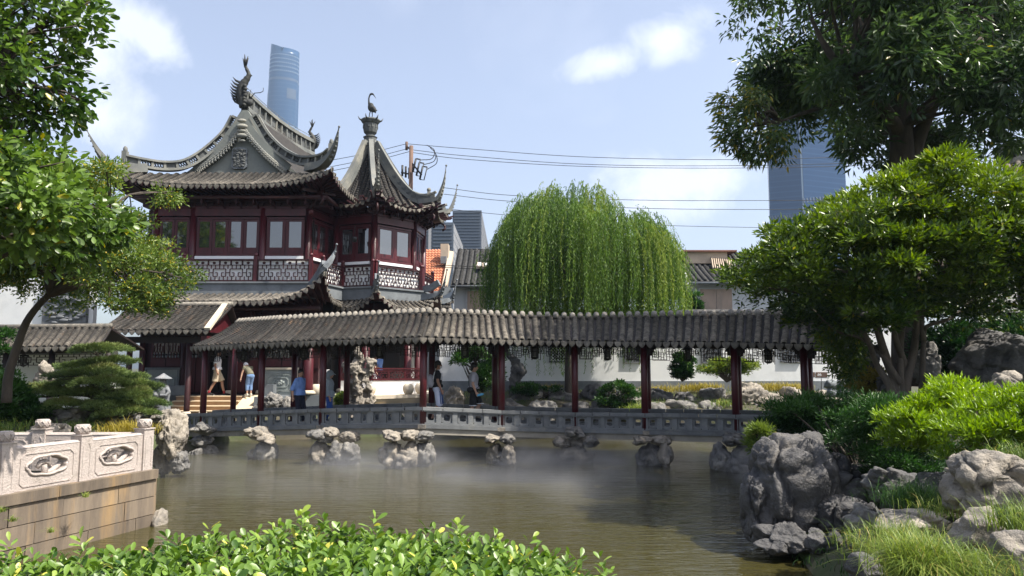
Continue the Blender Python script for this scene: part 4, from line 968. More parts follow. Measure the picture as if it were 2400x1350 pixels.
# ------------------------------------------------------------ porch wing and covered walk at the left
pw = thing('entrance_porch', (-13.5, 26.8, 0.9), 'low entrance porch with brown tile roof and red gable end before the pavilion', 'porch')
pe = [at(232, 776, 25.6), at(484, 774, 25.5)]; pr = [at(306, 719, 27.1), at(545, 716, 27.0)]; pk = [Vector((pe[0].x, 28.6, pe[0].z)), Vector((pe[1].x + 0.1, 28.5, pe[1].z))]
def pf(u, v):
    p = pe[0].lerp(pe[1], u).lerp(pr[0].lerp(pr[1], u), v); p.z -= 0.06 * math.sin(math.pi * v); return p
def pb_(u, v): return pk[0].lerp(pk[1], u).lerp(pr[0].lerp(pr[1], u), v)
b = MB(); bed(b, pf, 16, 5); bed(b, pb_, 8, 3); po = b.build('roof', [M_bed, M_wood], pw)
slope(po, pf, (pe[1] - pe[0]).length, pitch=0.235, lap=0.10, rad=0.08, drip=(0.10, 0.16), tmat=M_tile_r)
q = MB(); q.tube([pr[0] + Vector((0, 0, 0.06)), pr[1] + Vector((0, 0, 0.06))], 0.09, 8); q.build('ridge', M_drip, po)
q = MB(); X1 = pe[1].x + 0.04
for A, B in ((Vector((X1, pe[1].y - 0.05, pe[1].z)), Vector((X1, pr[1].y, pr[1].z + 0.02))), (Vector((X1, pr[1].y, pr[1].z + 0.02)), Vector((X1, pk[1].y + 0.05, pk[1].z)))):
    q.beam(A + Vector((0, 0, 0.04)), B + Vector((0, 0, 0.04)), 0.20, 0.10)
q.build('verge', M_cream, po)
q = MB(); q.hexa([Vector((X1 - 0.25, pe[1].y + 0.2, pe[1].z - 0.05)), Vector((X1 - 0.25, pk[1].y - 0.2, pe[1].z - 0.05)), Vector((X1 - 0.25, pr[1].y, pr[1].z - 0.06))], [Vector((X1 - 0.05, pe[1].y + 0.2, pe[1].z - 0.05)), Vector((X1 - 0.05, pk[1].y - 0.2, pe[1].z - 0.05)), Vector((X1 - 0.05, pr[1].y, pr[1].z - 0.06))])
q.box((X1 - 0.2, 27.0, 3.55), (0.2, 2.6, 0.25)); q.build('gable_end', M_red, pw)
q = MB(); q.box(((pe[0].x + pe[1].x) / 2, 26.1, 3.55), (pe[1].x - pe[0].x - 0.4, 0.12, 0.22)); q.build('eave_beam', M_wood, pw)
for px in (300, 330, 440, 478):
    p = at(px, 900, 26.2); column(pw, p, 0.9, 3.6, 0.10, M_redd)
# covered walk
wk = thing('covered_walk', (-15.0, 23.5, 0.9), 'small covered walk with a brown tile roof behind the clipped pine', 'covered walk')
we = [at(-160, 819, 22.6), at(232, 812, 22.6)]; wr = [at(-120, 772, 24.0), at(262, 768, 24.0)]
def wf(u, v):
    p = we[0].lerp(we[1], u).lerp(wr[0].lerp(wr[1], u), v); p.z -= 0.05 * math.sin(math.pi * v); return p
def wb(u, v): return Vector((we[0].x, 25.4, we[0].z)).lerp(Vector((we[1].x, 25.4, we[1].z)), u).lerp(wr[0].lerp(wr[1], u), v)
b = MB(); bed(b, wf, 12, 4); bed(b, wb, 6, 3); wo = b.build('roof', [M_bed, M_wood], wk)
slope(wo, wf, (we[1] - we[0]).length, pitch=0.225, lap=0.095, rad=0.078, drip=(0.095, 0.15), tmat=M_tile_r)
q = MB(); q.tube([wr[0] + Vector((0, 0, 0.06)), wr[1] + Vector((0, 0, 0.06))], 0.085, 8); q.build('ridge', M_drip, wo)
q = MB(); q.beam(at(-160, 826, 22.9), at(255, 822, 22.9), 0.1, 0.16); q.build('eave_beam', M_wood, wk)
for px in (10, 118, 250):
    column(wk, at(px, 900, 22.9), 0.8, 3.15, 0.09, M_wood, base=False)
f = MB(); A, B = at(0, 832, 22.9), at(240, 830, 22.9); d = (B - A).normalized(); L_ = (B - A).length
lattice_bars(f, lambda s_, z: A + d * s_ + Vector((0, 0, z)), 0, L_, -0.32, 0.0, 0.02, 0.025, 0.36); f.build('fretwork', M_wood, wk)
p = at(57, 822, 23.4); t = thing('lantern', p, 'small black hexagonal lantern with tassels under the covered walk by the leaning trunk', 'lantern', 'lanterns under the covered walk')
src = [o for o in bpy.data.objects if o.parent is not None and o.parent.name == 'lantern']
for o in src: copy_of(o, t, Matrix.Identity(4))

# ------------------------------------------------------------ granite balustrade on its ashlar wall
tb = thing('terrace_wall', (-7.2, 12.0, -0.5), 'stained ashlar retaining wall of large blocks rising from the pond', 'retaining wall')
CA, CB = at(-190, 1228, 8.7), at(366, 1099, 12.1)         # coping edge, near and far
CA.z = CB.z = (CA.z + CB.z) / 2 if abs(CA.z - CB.z) > 0.02 else CA.z
CA.z = CB.z = at(366, 1099, 12.1).z
wf_ = Face((CA.x, CA.y), (CB.x, CB.y), (-12, 11)); wf_.n = Vector((wf_.ex.y, -wf_.ex.x, 0)); wf_.n = wf_.n if wf_.n.x > 0 else -wf_.n
LW = wf_.L; zc_ = CB.z
q = MB(); wf_.slab(q, 0, LW - 0.03, -0.9, zc_ - 0.14, -0.6, -0.05)
q.box((CB.x - 4.3, CB.y - 0.35, (zc_ - 1.05) / 2), (7.9, 0.5, zc_ + 0.75)); q.build('wall_core', M_joint, tb)
rw = random.Random(11); zs = [zc_ - 0.145, zc_ - 0.42, zc_ - 0.70, zc_ - 0.98, zc_ - 1.26, zc_ - 1.5]
x = 0.0
while x < LW - 0.05:
    w = rw.uniform(1.5, 2.1); w = LW - x if LW - x - w < 0.5 else w; q = MB(); wf_.slab(q, x + 0.004, x + w - 0.004, zc_ - 0.14, zc_, -0.35, 0.055); q.build('coping_stone', M_wall, tb); x += w
for r in range(5):
    x = -rw.uniform(0, 0.6)
    while x < LW - 0.05:
        w = rw.uniform(0.55, 1.05); w = LW - x if LW - x - w < 0.3 else w; q = MB(); wf_.slab(q, max(0, x) + 0.006, x + w - 0.006, zs[r + 1] + 0.006, zs[r] - 0.006, -0.04, 0.012 + rw.uniform(0, 0.018)); q.build('stone_block', M_wall, tb); x += w
# end face of the wall, round the corner
x = 0.0
for r in range(5):
    q = MB(); q.box((CB.x - 0.55, CB.y + 0.0, (zs[r] + zs[r + 1]) / 2), (1.05, 0.2, zs[r] - zs[r + 1] - 0.012)); q.build('stone_block', M_wall, tb)
bl = thing('granite_balustrade', (-7.2, 12.0, zc_), 'carved pink granite balustrade with cloud-shaped openings on the retaining wall', 'balustrade')
PH, RHT = 0.64, 0.555
def gpost(p, rz=0.0):
    b = MB(); b.box(p + Vector((0, 0, PH / 2)), (0.20, 0.20, PH), rz=rz); o = b.build('newel_post', M_granite, bl)
    c = MB(); c.box(p + Vector((0, 0, PH + 0.008)), (0.23, 0.23, 0.016), rz=rz); c.lathe([(0.075, PH + 0.017), (0.095, PH + 0.035), (0.10, PH + 0.11), (0.092, PH + 0.15), (0.085, PH + 0.155)], p, 14)
    for k in range(8):
        a = k * math.pi / 4; d = Vector((math.cos(a), math.sin(a), 0)); s_ = Vector((-d.y, d.x, 0)); z0 = Vector((0, 0, PH + 0.085))
        for sg in (-1, 1): c.tube([p + d * 0.094 + s_ * 0.035 * sg + z0 + Vector((0, 0, 0.045)), p + d * 0.104 + z0, p + d * 0.094 - s_ * 0.035 * sg + z0 - Vector((0, 0, 0.045))], 0.008, 5)
    c.build('carved_finial', M_granite, o)
    m = MB(); M3 = Matrix.Rotation(rz, 3, 'Z')
    for ax in (Vector((1, 0, 0)), Vector((0, 1, 0)), Vector((-1, 0, 0)), Vector((0, -1, 0))):
        d = M3 @ ax; s_ = Vector((-d.y, d.x, 0)); q = p + d * 0.10
        for sg in (-1, 1): m.beam(q + s_ * 0.06 * sg + Vector((0, 0, 0.06)), q + s_ * 0.06 * sg + Vector((0, 0, 0.48)), 0.012, 0.012, up=d)
        m.beam(q - s_ * 0.06 + Vector((0, 0, 0.48)), q - s_ * 0.03 + Vector((0, 0, 0.53)), 0.012, 0.012, up=d); m.beam(q + s_ * 0.06 + Vector((0, 0, 0.48)), q + s_ * 0.03 + Vector((0, 0, 0.53)), 0.012, 0.012, up=d)
    m.build('sunk_moulding', M_granite, o)
def cloud(k=1.0, n=64):
    out = []
    for i in range(n):
        a = 2 * math.pi * i / n; r = 1 + 0.11 * abs(math.sin(3.5 * a + 0.4)) - 0.10 * max(0, -math.sin(a)) ** 6; out.append((0.27 * k * r * math.cos(a), 0.115 * k * r * math.sin(a)))
    return out
def gpanel(A, B, hole=True):
    """One carved panel between two posts: solid slab with a cloud-shaped opening, raised rim, stem with a curled head, sunk border."""
    d = (B - A); L_ = d.length; d.normalize(); n = Vector((d.y, -d.x, 0)); UZ = Vector((0, 0, 1)); th = 0.07
    o = A + UZ * 0.0; cx, cz = L_ / 2, RHT * 0.53; b = MB(); inner = [(cx + x, cz + z) for x, z in cloud()]; m_ = len(inner); outer = []
    for (x, z) in inner:
        dx, dz = x - cx, z - cz; k = min((L_ / 2) / max(1e-6, abs(dx)), ((RHT - cz) if dz > 0 else cz) / max(1e-6, abs(dz))); outer.append((cx + dx * k, cz + dz * k))
    # make sure the outer ring reaches the corners
    for cor in ((0, 0), (L_, 0), (L_, RHT), (0, RHT)):
        j = min(range(m_), key=lambda i: (outer[i][0] - cor[0]) ** 2 + (outer[i][1] - cor[1]) ** 2); outer[j] = cor
    V = []
    for dep in (-th, th):
        for ring in (outer, inner):
            for (x, z) in ring: V.append(o + d * x + n * dep + UZ * z)
    Fs = []
    for j in range(m_):
        k = (j + 1) % m_; Fs += [(j, m_ + j, m_ + k, k), (2 * m_ + j, 2 * m_ + k, 3 * m_ + k, 3 * m_ + j), (m_ + j, 3 * m_ + j, 3 * m_ + k, m_ + k), (j, k, 2 * m_ + k, 2 * m_ + j)]
    b.add(V, Fs); po = b.build('carved_panel', M_granite, bl)
    r = MB()
    for sg in (-1, 1):
        off = n * (th + 0.004) * sg
        r.tube([o + d * (cx + x) + UZ * (cz + z) + off for x, z in cloud(1.08)] + [o + d * (cx + cloud(1.08)[0][0]) + UZ * (cz + cloud(1.08)[0][1]) + off], 0.02, 6)
        e = 0.09; q = [(e, 0.10), (e, RHT - 0.14), (e + 0.06, RHT - 0.08), (L_ - e - 0.06, RHT - 0.08), (L_ - e, RHT - 0.14), (L_ - e, 0.10), (L_ - e - 0.05, 0.05), (e + 0.05, 0.05)]
        for i in range(8): r.beam(o + d * q[i][0] + UZ * q[i][1] + off * 0.98, o + d * q[(i + 1) % 8][0] + UZ * q[(i + 1) % 8][1] + off * 0.98, 0.014, 0.016, up=n)
    mush = [(0.02, -0.13), (0.01, -0.05), (0.0, 0.0)]
    r.tube([o + d * (cx + x) + UZ * (cz + z) for x, z in mush], [0.045, 0.035, 0.04], 8); r.tube([o + d * (cx + x) + UZ * (cz + z) for x, z in ((-0.10, -0.03), (-0.06, 0.03), (0, 0.05), (0.06, 0.03), (0.09, -0.02))], [0.025, 0.035, 0.035, 0.03, 0.02], 8)
    r.tube([o + d * (cx + x) + UZ * (cz + z) for x, z in ((0.03, -0.12), (0.12, -0.10), (0.22, -0.03), (0.26, 0.0))], [0.035, 0.04, 0.035, 0.02], 8)
    r.build('raised_carving', M_granite, po)
    c = MB(); c.hexa([o + n * x + d * s_ + UZ * (RHT + 0.002) for s_, x in ((0, -th - 0.006), (L_, -th - 0.006), (L_, th + 0.006), (0, th + 0.006))], [o + n * x + d * s_ + UZ * (RHT + 0.03) for s_, x in ((0, -th + 0.02), (L_, -th + 0.02), (L_, th - 0.02), (0, th - 0.02))]); c.build('hand_rail', M_granite, po)
corner = wf_.pt(LW - 0.14, zc_, -0.14)
def on_wall(px):      # distance along the wall whose post stands at that column of the photo
    best = min((abs((1200 + F * wf_.pt(s_, 0, -0.14).x / wf_.pt(s_, 0, -0.14).y) - px), s_) for s_ in np.linspace(0, LW, 400)); return best[1]
ss = [LW - 0.14, on_wall(208), on_wall(30), on_wall(30) - (on_wall(208) - on_wall(30))]
rzw = math.atan2(wf_.ex.y, wf_.ex.x); PP = [wf_.pt(s_, zc_, -0.14) for s_ in ss]
for p in PP: gpost(p, rzw)
for i in range(len(PP) - 1):
    d = (PP[i + 1] - PP[i]).normalized(); gpanel(PP[i + 1] - d * 0.10 if False else PP[i + 1] + (PP[i] - PP[i + 1]).normalized() * 0.10, PP[i] - (PP[i] - PP[i + 1]).normalized() * 0.10)
e2 = Vector((-1, -0.02, 0)).normalized(); QQ = [PP[0]]
for px in (116, -90):
    t = (px - 1200) / F; # post on the second run
    s_ = (PP[0].x - t * PP[0].y) / (t * e2.y - e2.x); QQ.append(PP[0] + e2 * s_)
for p in QQ[1:]: gpost(p)
for i in range(2):
    d = (QQ[i + 1] - QQ[i]).normalized(); gpanel(QQ[i + 1] - d * 0.10, QQ[i] + d * 0.10)

# ------------------------------------------------------------ ground and pond
pond = [(-7.35, -2.0), (-7.35, 8.7), (-7.0, 12.1), (-7.3, 14.5), (-8.4, 18.5), (-9.6, 21.0), (-9.4, 25.2), (-7.0, 26.0), (-4.2, 27.0), (-3.4, 31.5), (-2.0, 27.2), (2.0, 26.8), (6.0, 25.5), (8.4, 22.0), (7.4, 18.0), (6.0, 14.0), (4.6, 11.6), (3.6, 10.4), (3.3, 8.6), (3.5, 7.0), (2.7, 5.2), (1.6, 4.0), (0.2, 3.7), (-3.0, 3.6), (-4.2, 1.5)]
def sdist(X, Y, poly):
    """Signed distance to the pond's shore (negative in the water)."""
    P = np.array(poly); D = np.full(X.shape, 1e9); ins = np.zeros(X.shape, bool); n = len(P)
    for i in range(n):
        a, b = P[i], P[(i + 1) % n]; e = b - a; t = np.clip(((X - a[0]) * e[0] + (Y - a[1]) * e[1]) / (e @ e), 0, 1)
        D = np.minimum(D, np.hypot(X - a[0] - t * e[0], Y - a[1] - t * e[1]))
        c = (a[1] > Y) != (b[1] > Y); xi = (b[0] - a[0]) * (Y - a[1]) / (b[1] - a[1] + 1e-12) + a[0]; ins ^= c & (X < xi)
    return np.where(ins, -D, D)
gx = np.concatenate([np.linspace(-400, -26, 8)[:-1], np.arange(-26, 20.01, 0.25), np.linspace(20, 400, 8)[1:]])
gy = np.concatenate([np.linspace(-60, -4, 5)[:-1], np.arange(-4, 42.01, 0.25), np.linspace(42, 2500, 9)[1:]])
GX, GY = np.meshgrid(gx, gy)
def ground_z(X, Y):
    X = np.asarray(X, float); Y = np.asarray(Y, float); d = sdist(X, Y, pond)
    P = np.stack([X * 0.5, Y * 0.5, np.zeros_like(X)], -1); nz = fbm(P, 3)
    lim = np.full(X.shape, 0.85)
    far = np.clip((Y - 24) / 6, 0, 1) * np.clip((X + 5) / 3, 0, 1); lim = lim + far * 0.75          # bank before the white wall
    lim = np.where((X > 2) & (Y < 16) & (Y > 4), np.minimum(0.12 + np.maximum(d, 0) * 0.42, 1.9), lim)     # rockery at the right
    lim = np.where((Y < 5), 0.85 + 0.25 * np.clip((5 - Y) / 2, 0, 1), lim)
    lim = np.where((X < -7) & (Y < 16), 0.45, lim)
    z = np.where(d > 0, np.minimum(lim, -0.25 + d * 1.5), np.maximum(-1.0, -0.25 + d * 0.9))
    near = (np.abs(X) < 26) & (Y < 42)
    return z + np.where(d > 0.2, nz * 0.10, 0) * near
GZ = ground_z(GX, GY); r_, c_ = GX.shape
me = bpy.data.meshes.new('ground'); V = np.stack([GX, GY, GZ], -1).reshape(-1, 3); idx = np.arange(r_ * c_).reshape(r_, c_)
Fq = np.stack([idx[:-1, :-1], idx[:-1, 1:], idx[1:, 1:], idx[1:, :-1]], -1).reshape(-1, 4)
me.from_pydata(V.tolist(), [], Fq.tolist()); tag(finish('ground', me, M_soil, smooth=True), kind='structure')
def water_mat():
    m = bpy.data.materials.new('pond_water'); m.use_nodes = True; nt = m.node_tree; N, L = nt.nodes, nt.links; b = N['Principled BSDF']
    b.inputs['Base Color'].default_value = (0.044, 0.039, 0.012, 1); b.inputs['Roughness'].default_value = 0.05; b.inputs['IOR'].default_value = 1.33; b.inputs['Specular IOR Level'].default_value = 0.7
    geo = N.new('ShaderNodeNewGeometry'); hs = []
    for sc, st, w in ((1.0, (1.2, 6.5, 1), 0.7), (1.0, (3.5, 17.0, 1), 0.4), (1.0, (0.45, 1.1, 1), 0.9)):
        mp = N.new('ShaderNodeMapping'); mp.inputs['Scale'].default_value = st; mp.inputs['Rotation'].default_value = (0, 0, R(7 + 10 * w)); L.new(geo.outputs['Position'], mp.inputs[0])
        n = N.new('ShaderNodeTexNoise'); n.inputs['Detail'].default_value = 2.5; n.inputs['Scale'].default_value = sc; n.inputs['Distortion'].default_value = 0.5; L.new(mp.outputs[0], n.inputs['Vector'])
        mu = N.new('ShaderNodeMath'); mu.operation = 'MULTIPLY'; mu.inputs[1].default_value = w; L.new(n.outputs['Fac'], mu.inputs[0]); hs.append(mu.outputs[0])
    a = N.new('ShaderNodeMath'); L.new(hs[0], a.inputs[0]); L.new(hs[1], a.inputs[1]); c = N.new('ShaderNodeMath'); L.new(a.outputs[0], c.inputs[0]); L.new(hs[2], c.inputs[1])
    bp = N.new('ShaderNodeBump'); bp.inputs['Strength'].default_value = 1.0; bp.inputs['Distance'].default_value = 0.034; L.new(c.outputs[0], bp.inputs['Height']); L.new(bp.outputs[0], b.inputs['Normal'])
    return m
wb_ = MB(); wb_.add([(-16, -3, 0.1), (14, -3, 0.1), (14, 33, 0.1), (-16, 33, 0.1)], [(0, 1, 2, 3)]); tag(wb_.build('water', water_mat()), kind='structure')

# ------------------------------------------------------------ mist on the pond and haze over the city
def volume(name, lo, hi, dens, color, noise=False, aniso=0.3):
    m = bpy.data.materials.new(name + '_air'); m.use_nodes = True; nt = m.node_tree; N, L = nt.nodes, nt.links; N.remove(N['Principled BSDF'])
    pv = N.new('ShaderNodeVolumePrincipled'); pv.inputs['Color'].default_value = (*color, 1); pv.inputs['Density'].default_value = dens; pv.inputs['Anisotropy'].default_value = aniso
    L.new(pv.outputs[0], N['Material Output'].inputs['Volume'])
    if noise:
        geo = N.new('ShaderNodeNewGeometry'); sp = N.new('ShaderNodeSeparateXYZ'); L.new(geo.outputs['Position'], sp.inputs[0])
        n = N.new('ShaderNodeTexNoise'); n.inputs['Scale'].default_value = 0.42; n.inputs['Detail'].default_value = 3.0; n.inputs['Distortion'].default_value = 0.6
        mp = N.new('ShaderNodeMapping'); mp.inputs['Scale'].default_value = (1.0, 1.0, 2.0); L.new(geo.outputs['Position'], mp.inputs[0]); L.new(mp.outputs[0], n.inputs['Vector'])
        def mr(src, a, b, c=0.0, d=1.0):
            q = N.new('ShaderNodeMapRange'); q.inputs['From Min'].default_value = a; q.inputs['From Max'].default_value = b; q.inputs['To Min'].default_value = c; q.inputs['To Max'].default_value = d; L.new(src, q.inputs['Value']); return q.outputs[0]
        def mul(a, b):
            q = N.new('ShaderNodeMath'); q.operation = 'MULTIPLY'; L.new(a, q.inputs[0])
            if isinstance(b, float): q.inputs[1].default_value = b
            else: L.new(b, q.inputs[1])
            return q.outputs[0]
        d = mul(mr(n.outputs['Fac'], 0.45, 0.64), mr(sp.outputs['Z'], hi[2], 0.12))
        d = mul(d, mr(sp.outputs['Y'], lo[1], lo[1] + 5.5)); d = mul(d, mr(sp.outputs['X'], hi[0], hi[0] - 1.5)); d = mul(d, mr(sp.outputs['X'], lo[0], lo[0] + 1.5)); d = mul(d, mr(sp.outputs['Y'], hi[1], hi[1] - 1.5)); d = mul(d, mr(sp.outputs['X'], -9.0, 2.5, 0.2, 1.3))
        L.new(mul(d, dens), pv.inputs['Density'])
    b = MB(); c = [(lo[i] + hi[i]) / 2 for i in range(3)]; b.box(c, [hi[i] - lo[i] for i in range(3)]); o = b.build(name, m); o['kind'] = 'stuff'; return o
volume('mist', (-9.0, 12.5, 0.104), (7.2, 24.5, 0.85), 0.5, (0.96, 0.97, 1.0), True)
volume('haze', (-750, -40, -3), (750, 1750, 665), 0.00022, (0.55, 0.74, 1.0), False, 0.2)

# ------------------------------------------------------------ towers far beyond
def tower_glass(name, c1, c2, sx, sz, rough=0.25):
    m = bpy.data.materials.new(name); m.use_nodes = True; nt = m.node_tree; N, L = nt.nodes, nt.links; b = N['Principled BSDF']; b.inputs['Roughness'].default_value = rough; b.inputs['Specular IOR Level'].default_value = 0.2
    geo = N.new('ShaderNodeNewGeometry'); sp = N.new('ShaderNodeSeparateXYZ'); L.new(geo.outputs['Position'], sp.inputs[0])
    def band(src, per, w):
        a = N.new('ShaderNodeMath'); a.operation = 'DIVIDE'; a.inputs[1].default_value = per; L.new(src, a.inputs[0]); f = N.new('ShaderNodeMath'); f.operation = 'FRACT'; L.new(a.outputs[0], f.inputs[0])
        g = N.new('ShaderNodeMath'); g.operation = 'LESS_THAN'; g.inputs[1].default_value = w; L.new(f.outputs[0], g.inputs[0]); return g.outputs[0]
    z = band(sp.outputs['Z'], sz, 0.25); n = N.new('ShaderNodeTexNoise'); n.inputs['Scale'].default_value = 0.02; L.new(geo.outputs['Position'], n.inputs['Vector'])
    ad = N.new('ShaderNodeMath'); ad.operation = 'MULTIPLY'; L.new(z, ad.inputs[0]); L.new(n.outputs['Fac'], ad.inputs[1])
    mx = N.new('ShaderNodeMix'); mx.data_type = 'RGBA'; mx.inputs['A'].default_value = (*c1, 1); mx.inputs['B'].default_value = (*c2, 1); L.new(ad.outputs[0], mx.inputs['Factor']); L.new(mx.outputs['Result'], b.inputs['Base Color']); return m
M_tw = tower_glass('tower_glass', (0.02, 0.055, 0.12), (0.04, 0.085, 0.15), 3, 9.0)
M_tw2 = tower_glass('blue_tower_glass', (0.012, 0.040, 0.105), (0.030, 0.075, 0.150), 3, 4.0)
M_twd = mat('tower_dark_band', (0.05, 0.07, 0.10), (0.06, 0.08, 0.12), 0.05, 0.4)
M_twl = mat('tower_pale_band', (0.17, 0.22, 0.29), (0.14, 0.19, 0.26), 0.05, 0.4)
DT = 1430.0
tw = thing('twisted_tower', (at(660, 860, DT).x, DT, 0), 'very tall pale blue rounded glass tower rising behind the pavilion roof', 'skyscraper')
def tw_ring(z, k=1.0):
    t = z / 632.0; z = z * 1.032; cx = at(643, 860, DT).x + (at(663, 105, DT).x - at(657, 300, DT).x) * (t - 0.7) * 1.2; rad = 33.0 * k * (1.12 - 0.28 * t); tw_ = t * 2.2; P = []
    for j in range(48):
        a = 2 * math.pi * j / 48; r = rad * (1 + 0.055 * math.cos(3 * (a - tw_)))
        notch = 0.10 * math.exp(-((a - tw_ * 1.0 - 4.4 + math.pi) % (2 * math.pi) - math.pi) ** 2 / 0.02); P.append(Vector((cx + r * (1 - notch) * math.cos(a), DT + r * (1 - notch) * math.sin(a), z)))
    return P
zs_ = list(np.linspace(0, 612, 60)); b = MB(); G = [tw_ring(z) for z in zs_]
top = tw_ring(632); zt_ = [p.copy() for p in top]
for j, p in enumerate(zt_): p.z = 626 + 25 * (0.5 + 0.5 * math.cos(2 * math.pi * j / 48 - 2.6))
G.append(zt_); G = [r + [r[0]] for r in G]; b.grid(G); b.build('glass_skin', M_tw, tw)
for z0, z1, k, m in ((440, 446, 1.012, M_twl), (456, 459, 1.012, M_twl), (418, 420, 1.01, M_twd), (404, 406, 1.01, M_twd), (350, 352, 1.01, M_twd), (548, 553, 1.008, M_twd)):
    b = MB(); G = [tw_ring(z0, k), tw_ring(z1, k)]; G = [r + [r[0]] for r in G]; b.grid(G); b.build('floor_band', m, tw)
for j0, j1, z0, z1 in ((27, 31, 500, 526), (40, 46, 512, 532)):
    b = MB(); G = [tw_ring(z, 1.012)[j0:j1] for z in (z0, z1)]; b.grid(G); b.build('recessed_terrace', M_twd, tw)
b = MB()
for j in range(24, 48, 1):
    for z in (566, 574, 582, 590, 598):
        p = tw_ring(z, 1.01)[j]; q = tw_ring(z, 1.01)[(j + 1) % 48]; b.beam(p.lerp(q, 0.2), p.lerp(q, 0.8), 0.6, 2.4)
b.build('crown_louvre', M_twl, tw)['kind'] = 'stuff'
D2 = 520.0
t2_ = thing('blue_tower', (at(1880, 860, D2).x, D2, 0), 'dark blue glass tower with a pale vertical seam partly hidden by the big tree', 'skyscraper')
def tp(px, py, D=D2): return at(px, py, D)
ztop = at(1880, 215, D2).z; xl, xr = at(1812, 560, D2).x, at(2010, 560, D2).x; xm = at(1884, 560, D2).x
b = MB(); b.hexa([Vector((xl, D2 + 8, 0)), Vector((xm, D2, 0)), Vector((xm + 14, D2 + 60, 0)), Vector((xl + 12, D2 + 40, 0))], [Vector((xl + 2, D2 + 8, ztop - 6)), Vector((xm, D2, ztop)), Vector((xm + 14, D2 + 60, ztop)), Vector((xl + 12, D2 + 40, ztop - 6))]); b.build('glass_face', M_tw2, t2_)
b = MB(); b.hexa([Vector((xm + 1.4, D2, 0)), Vector((xr, D2 + 14, 0)), Vector((xr, D2 + 60, 0)), Vector((xm + 16, D2 + 60, 0))], [Vector((xm + 1.4, D2, ztop)), Vector((xr, D2 + 14, ztop - 8)), Vector((xr, D2 + 60, ztop - 8)), Vector((xm + 16, D2 + 60, ztop))]); b.build('glass_face', M_tw2, t2_)
b = MB(); b.box((xm + 0.7, D2 + 1.2, ztop / 2), (1.3, 2, ztop)); b.build('pale_seam', M_twl, t2_)
for py in (470, 500):
    z = at(1850, py, D2).z; b = MB()
    for k in range(14):
        t = k / 14; b.beam(Vector((xm + (xr - xm) * t + 0.6, D2 + 13.7 * t - 0.3, z + 6 * t)), Vector((xm + (xr - xm) * (t + 0.05), D2 + 13.7 * (t + 0.05) - 0.3, z + 6 * (t + 0.05))), 0.4, 3.2)
    b.build('refuge_floor', M_twd, t2_)
b = MB()
for k in range(12):
    t = k / 12; z = at(1850, 503, D2).z - 1; b.beam(Vector((xl + (xm - xl) * t + 0.5, D2 + 8 - 8 * t - 0.3, z)), Vector((xl + (xm - xl) * (t + 0.06), D2 + 8 - 8 * (t + 0.06) - 0.3, z + 0.3)), 0.4, 3.0)
b.build('refuge_floor', M_twd, t2_)
# grey office block
M_off = mat('office_stone', (0.36, 0.36, 0.37), (0.30, 0.30, 0.31), 0.15, 0.7, rand=0.05)
M_offd = mat('office_louvre', (0.095, 0.115, 0.145), (0.075, 0.095, 0.125), 0.2, 0.5)
DO = 110.0
of = thing('office_block', (at(1060, 860, DO).x, DO, 0), 'stepped grey office block with louvred front and stone side beyond the old houses', 'office building')
def oz(py): return at(1060, py, DO).z
def ox(px): return at(px, 600, DO).x
def offpart(x0, x1, py, y0, dep, name, mf, ms):
    oz = lambda p: at(1060, p, y0).z; ox = lambda p: at(p, 600, y0).x; ztop = oz(py)
    b = MB(); b.box(((ox(x0) + ox(x1)) / 2, y0 + 0.2, ztop / 2), (ox(x1) - ox(x0), 0.4, ztop)); o = b.build(name, mf, of)
    n = int(ztop / 0.55)
    l = MB()
    for k in range(n):
        z = ztop - 0.4 - k * 0.55
        if z < oz(640): break
        l.box(((ox(x0) + ox(x1)) / 2, y0 - 0.06, z), (ox(x1) - ox(x0) - 0.4, 0.12, 0.2))
    l.build('louvre', M_offd, o)['kind'] = 'stuff'
    xr_ = ox(x1); n_ = 12; q = MB()
    q.box((xr_ - 0.3, y0 + dep / 2 + 0.4, ztop / 2), (0.6, dep, ztop)); so = q.build('stone_side', ms, of)
    j = MB(); cols = 26
    for k in range(cols): j.box((xr_ + 0.01, y0 + 0.5 + dep * k / cols, ztop / 2), (0.03, 0.12, ztop))
    for k in range(14): j.box((xr_ + 0.012, y0 + dep / 2 + 0.4, ztop - 1.3 * (k + 1)), (0.03, dep, 0.06))
    j.build('panel_joint', M_offd, so)['kind'] = 'stuff'
    for k, (a, z) in enumerate(((0.24, oz(586)), (0.30, oz(586)), (0.45, oz(590)), (0.52, oz(590)))):
        w = MB(); w.box((xr_ + 0.03, y0 + dep * a, z), (0.1, dep * 0.045, 2.6)); w.build('window', M_glass, so)
offpart(1011, 1062, 521, DO, 40, 'louvred_front', M_offd, M_off)
offpart(970, 1004, 528, DO + 2, 30, 'louvred_front', M_offd, M_off)
b = MB(); b.box((ox(1007), DO + 0.5, oz(520) / 2), (ox(1011) - ox(1004), 1.0, oz(520))); b.build('stone_pier', M_off, of)
offpart(1060, 1128, 493, DO + 22, 40, 'louvred_front', M_offd, M_off)
b = MB(); b.box((ox(1095), DO + 40, oz(512)), (6, 0.2, 1.0)); b.build('parapet', M_off, of)

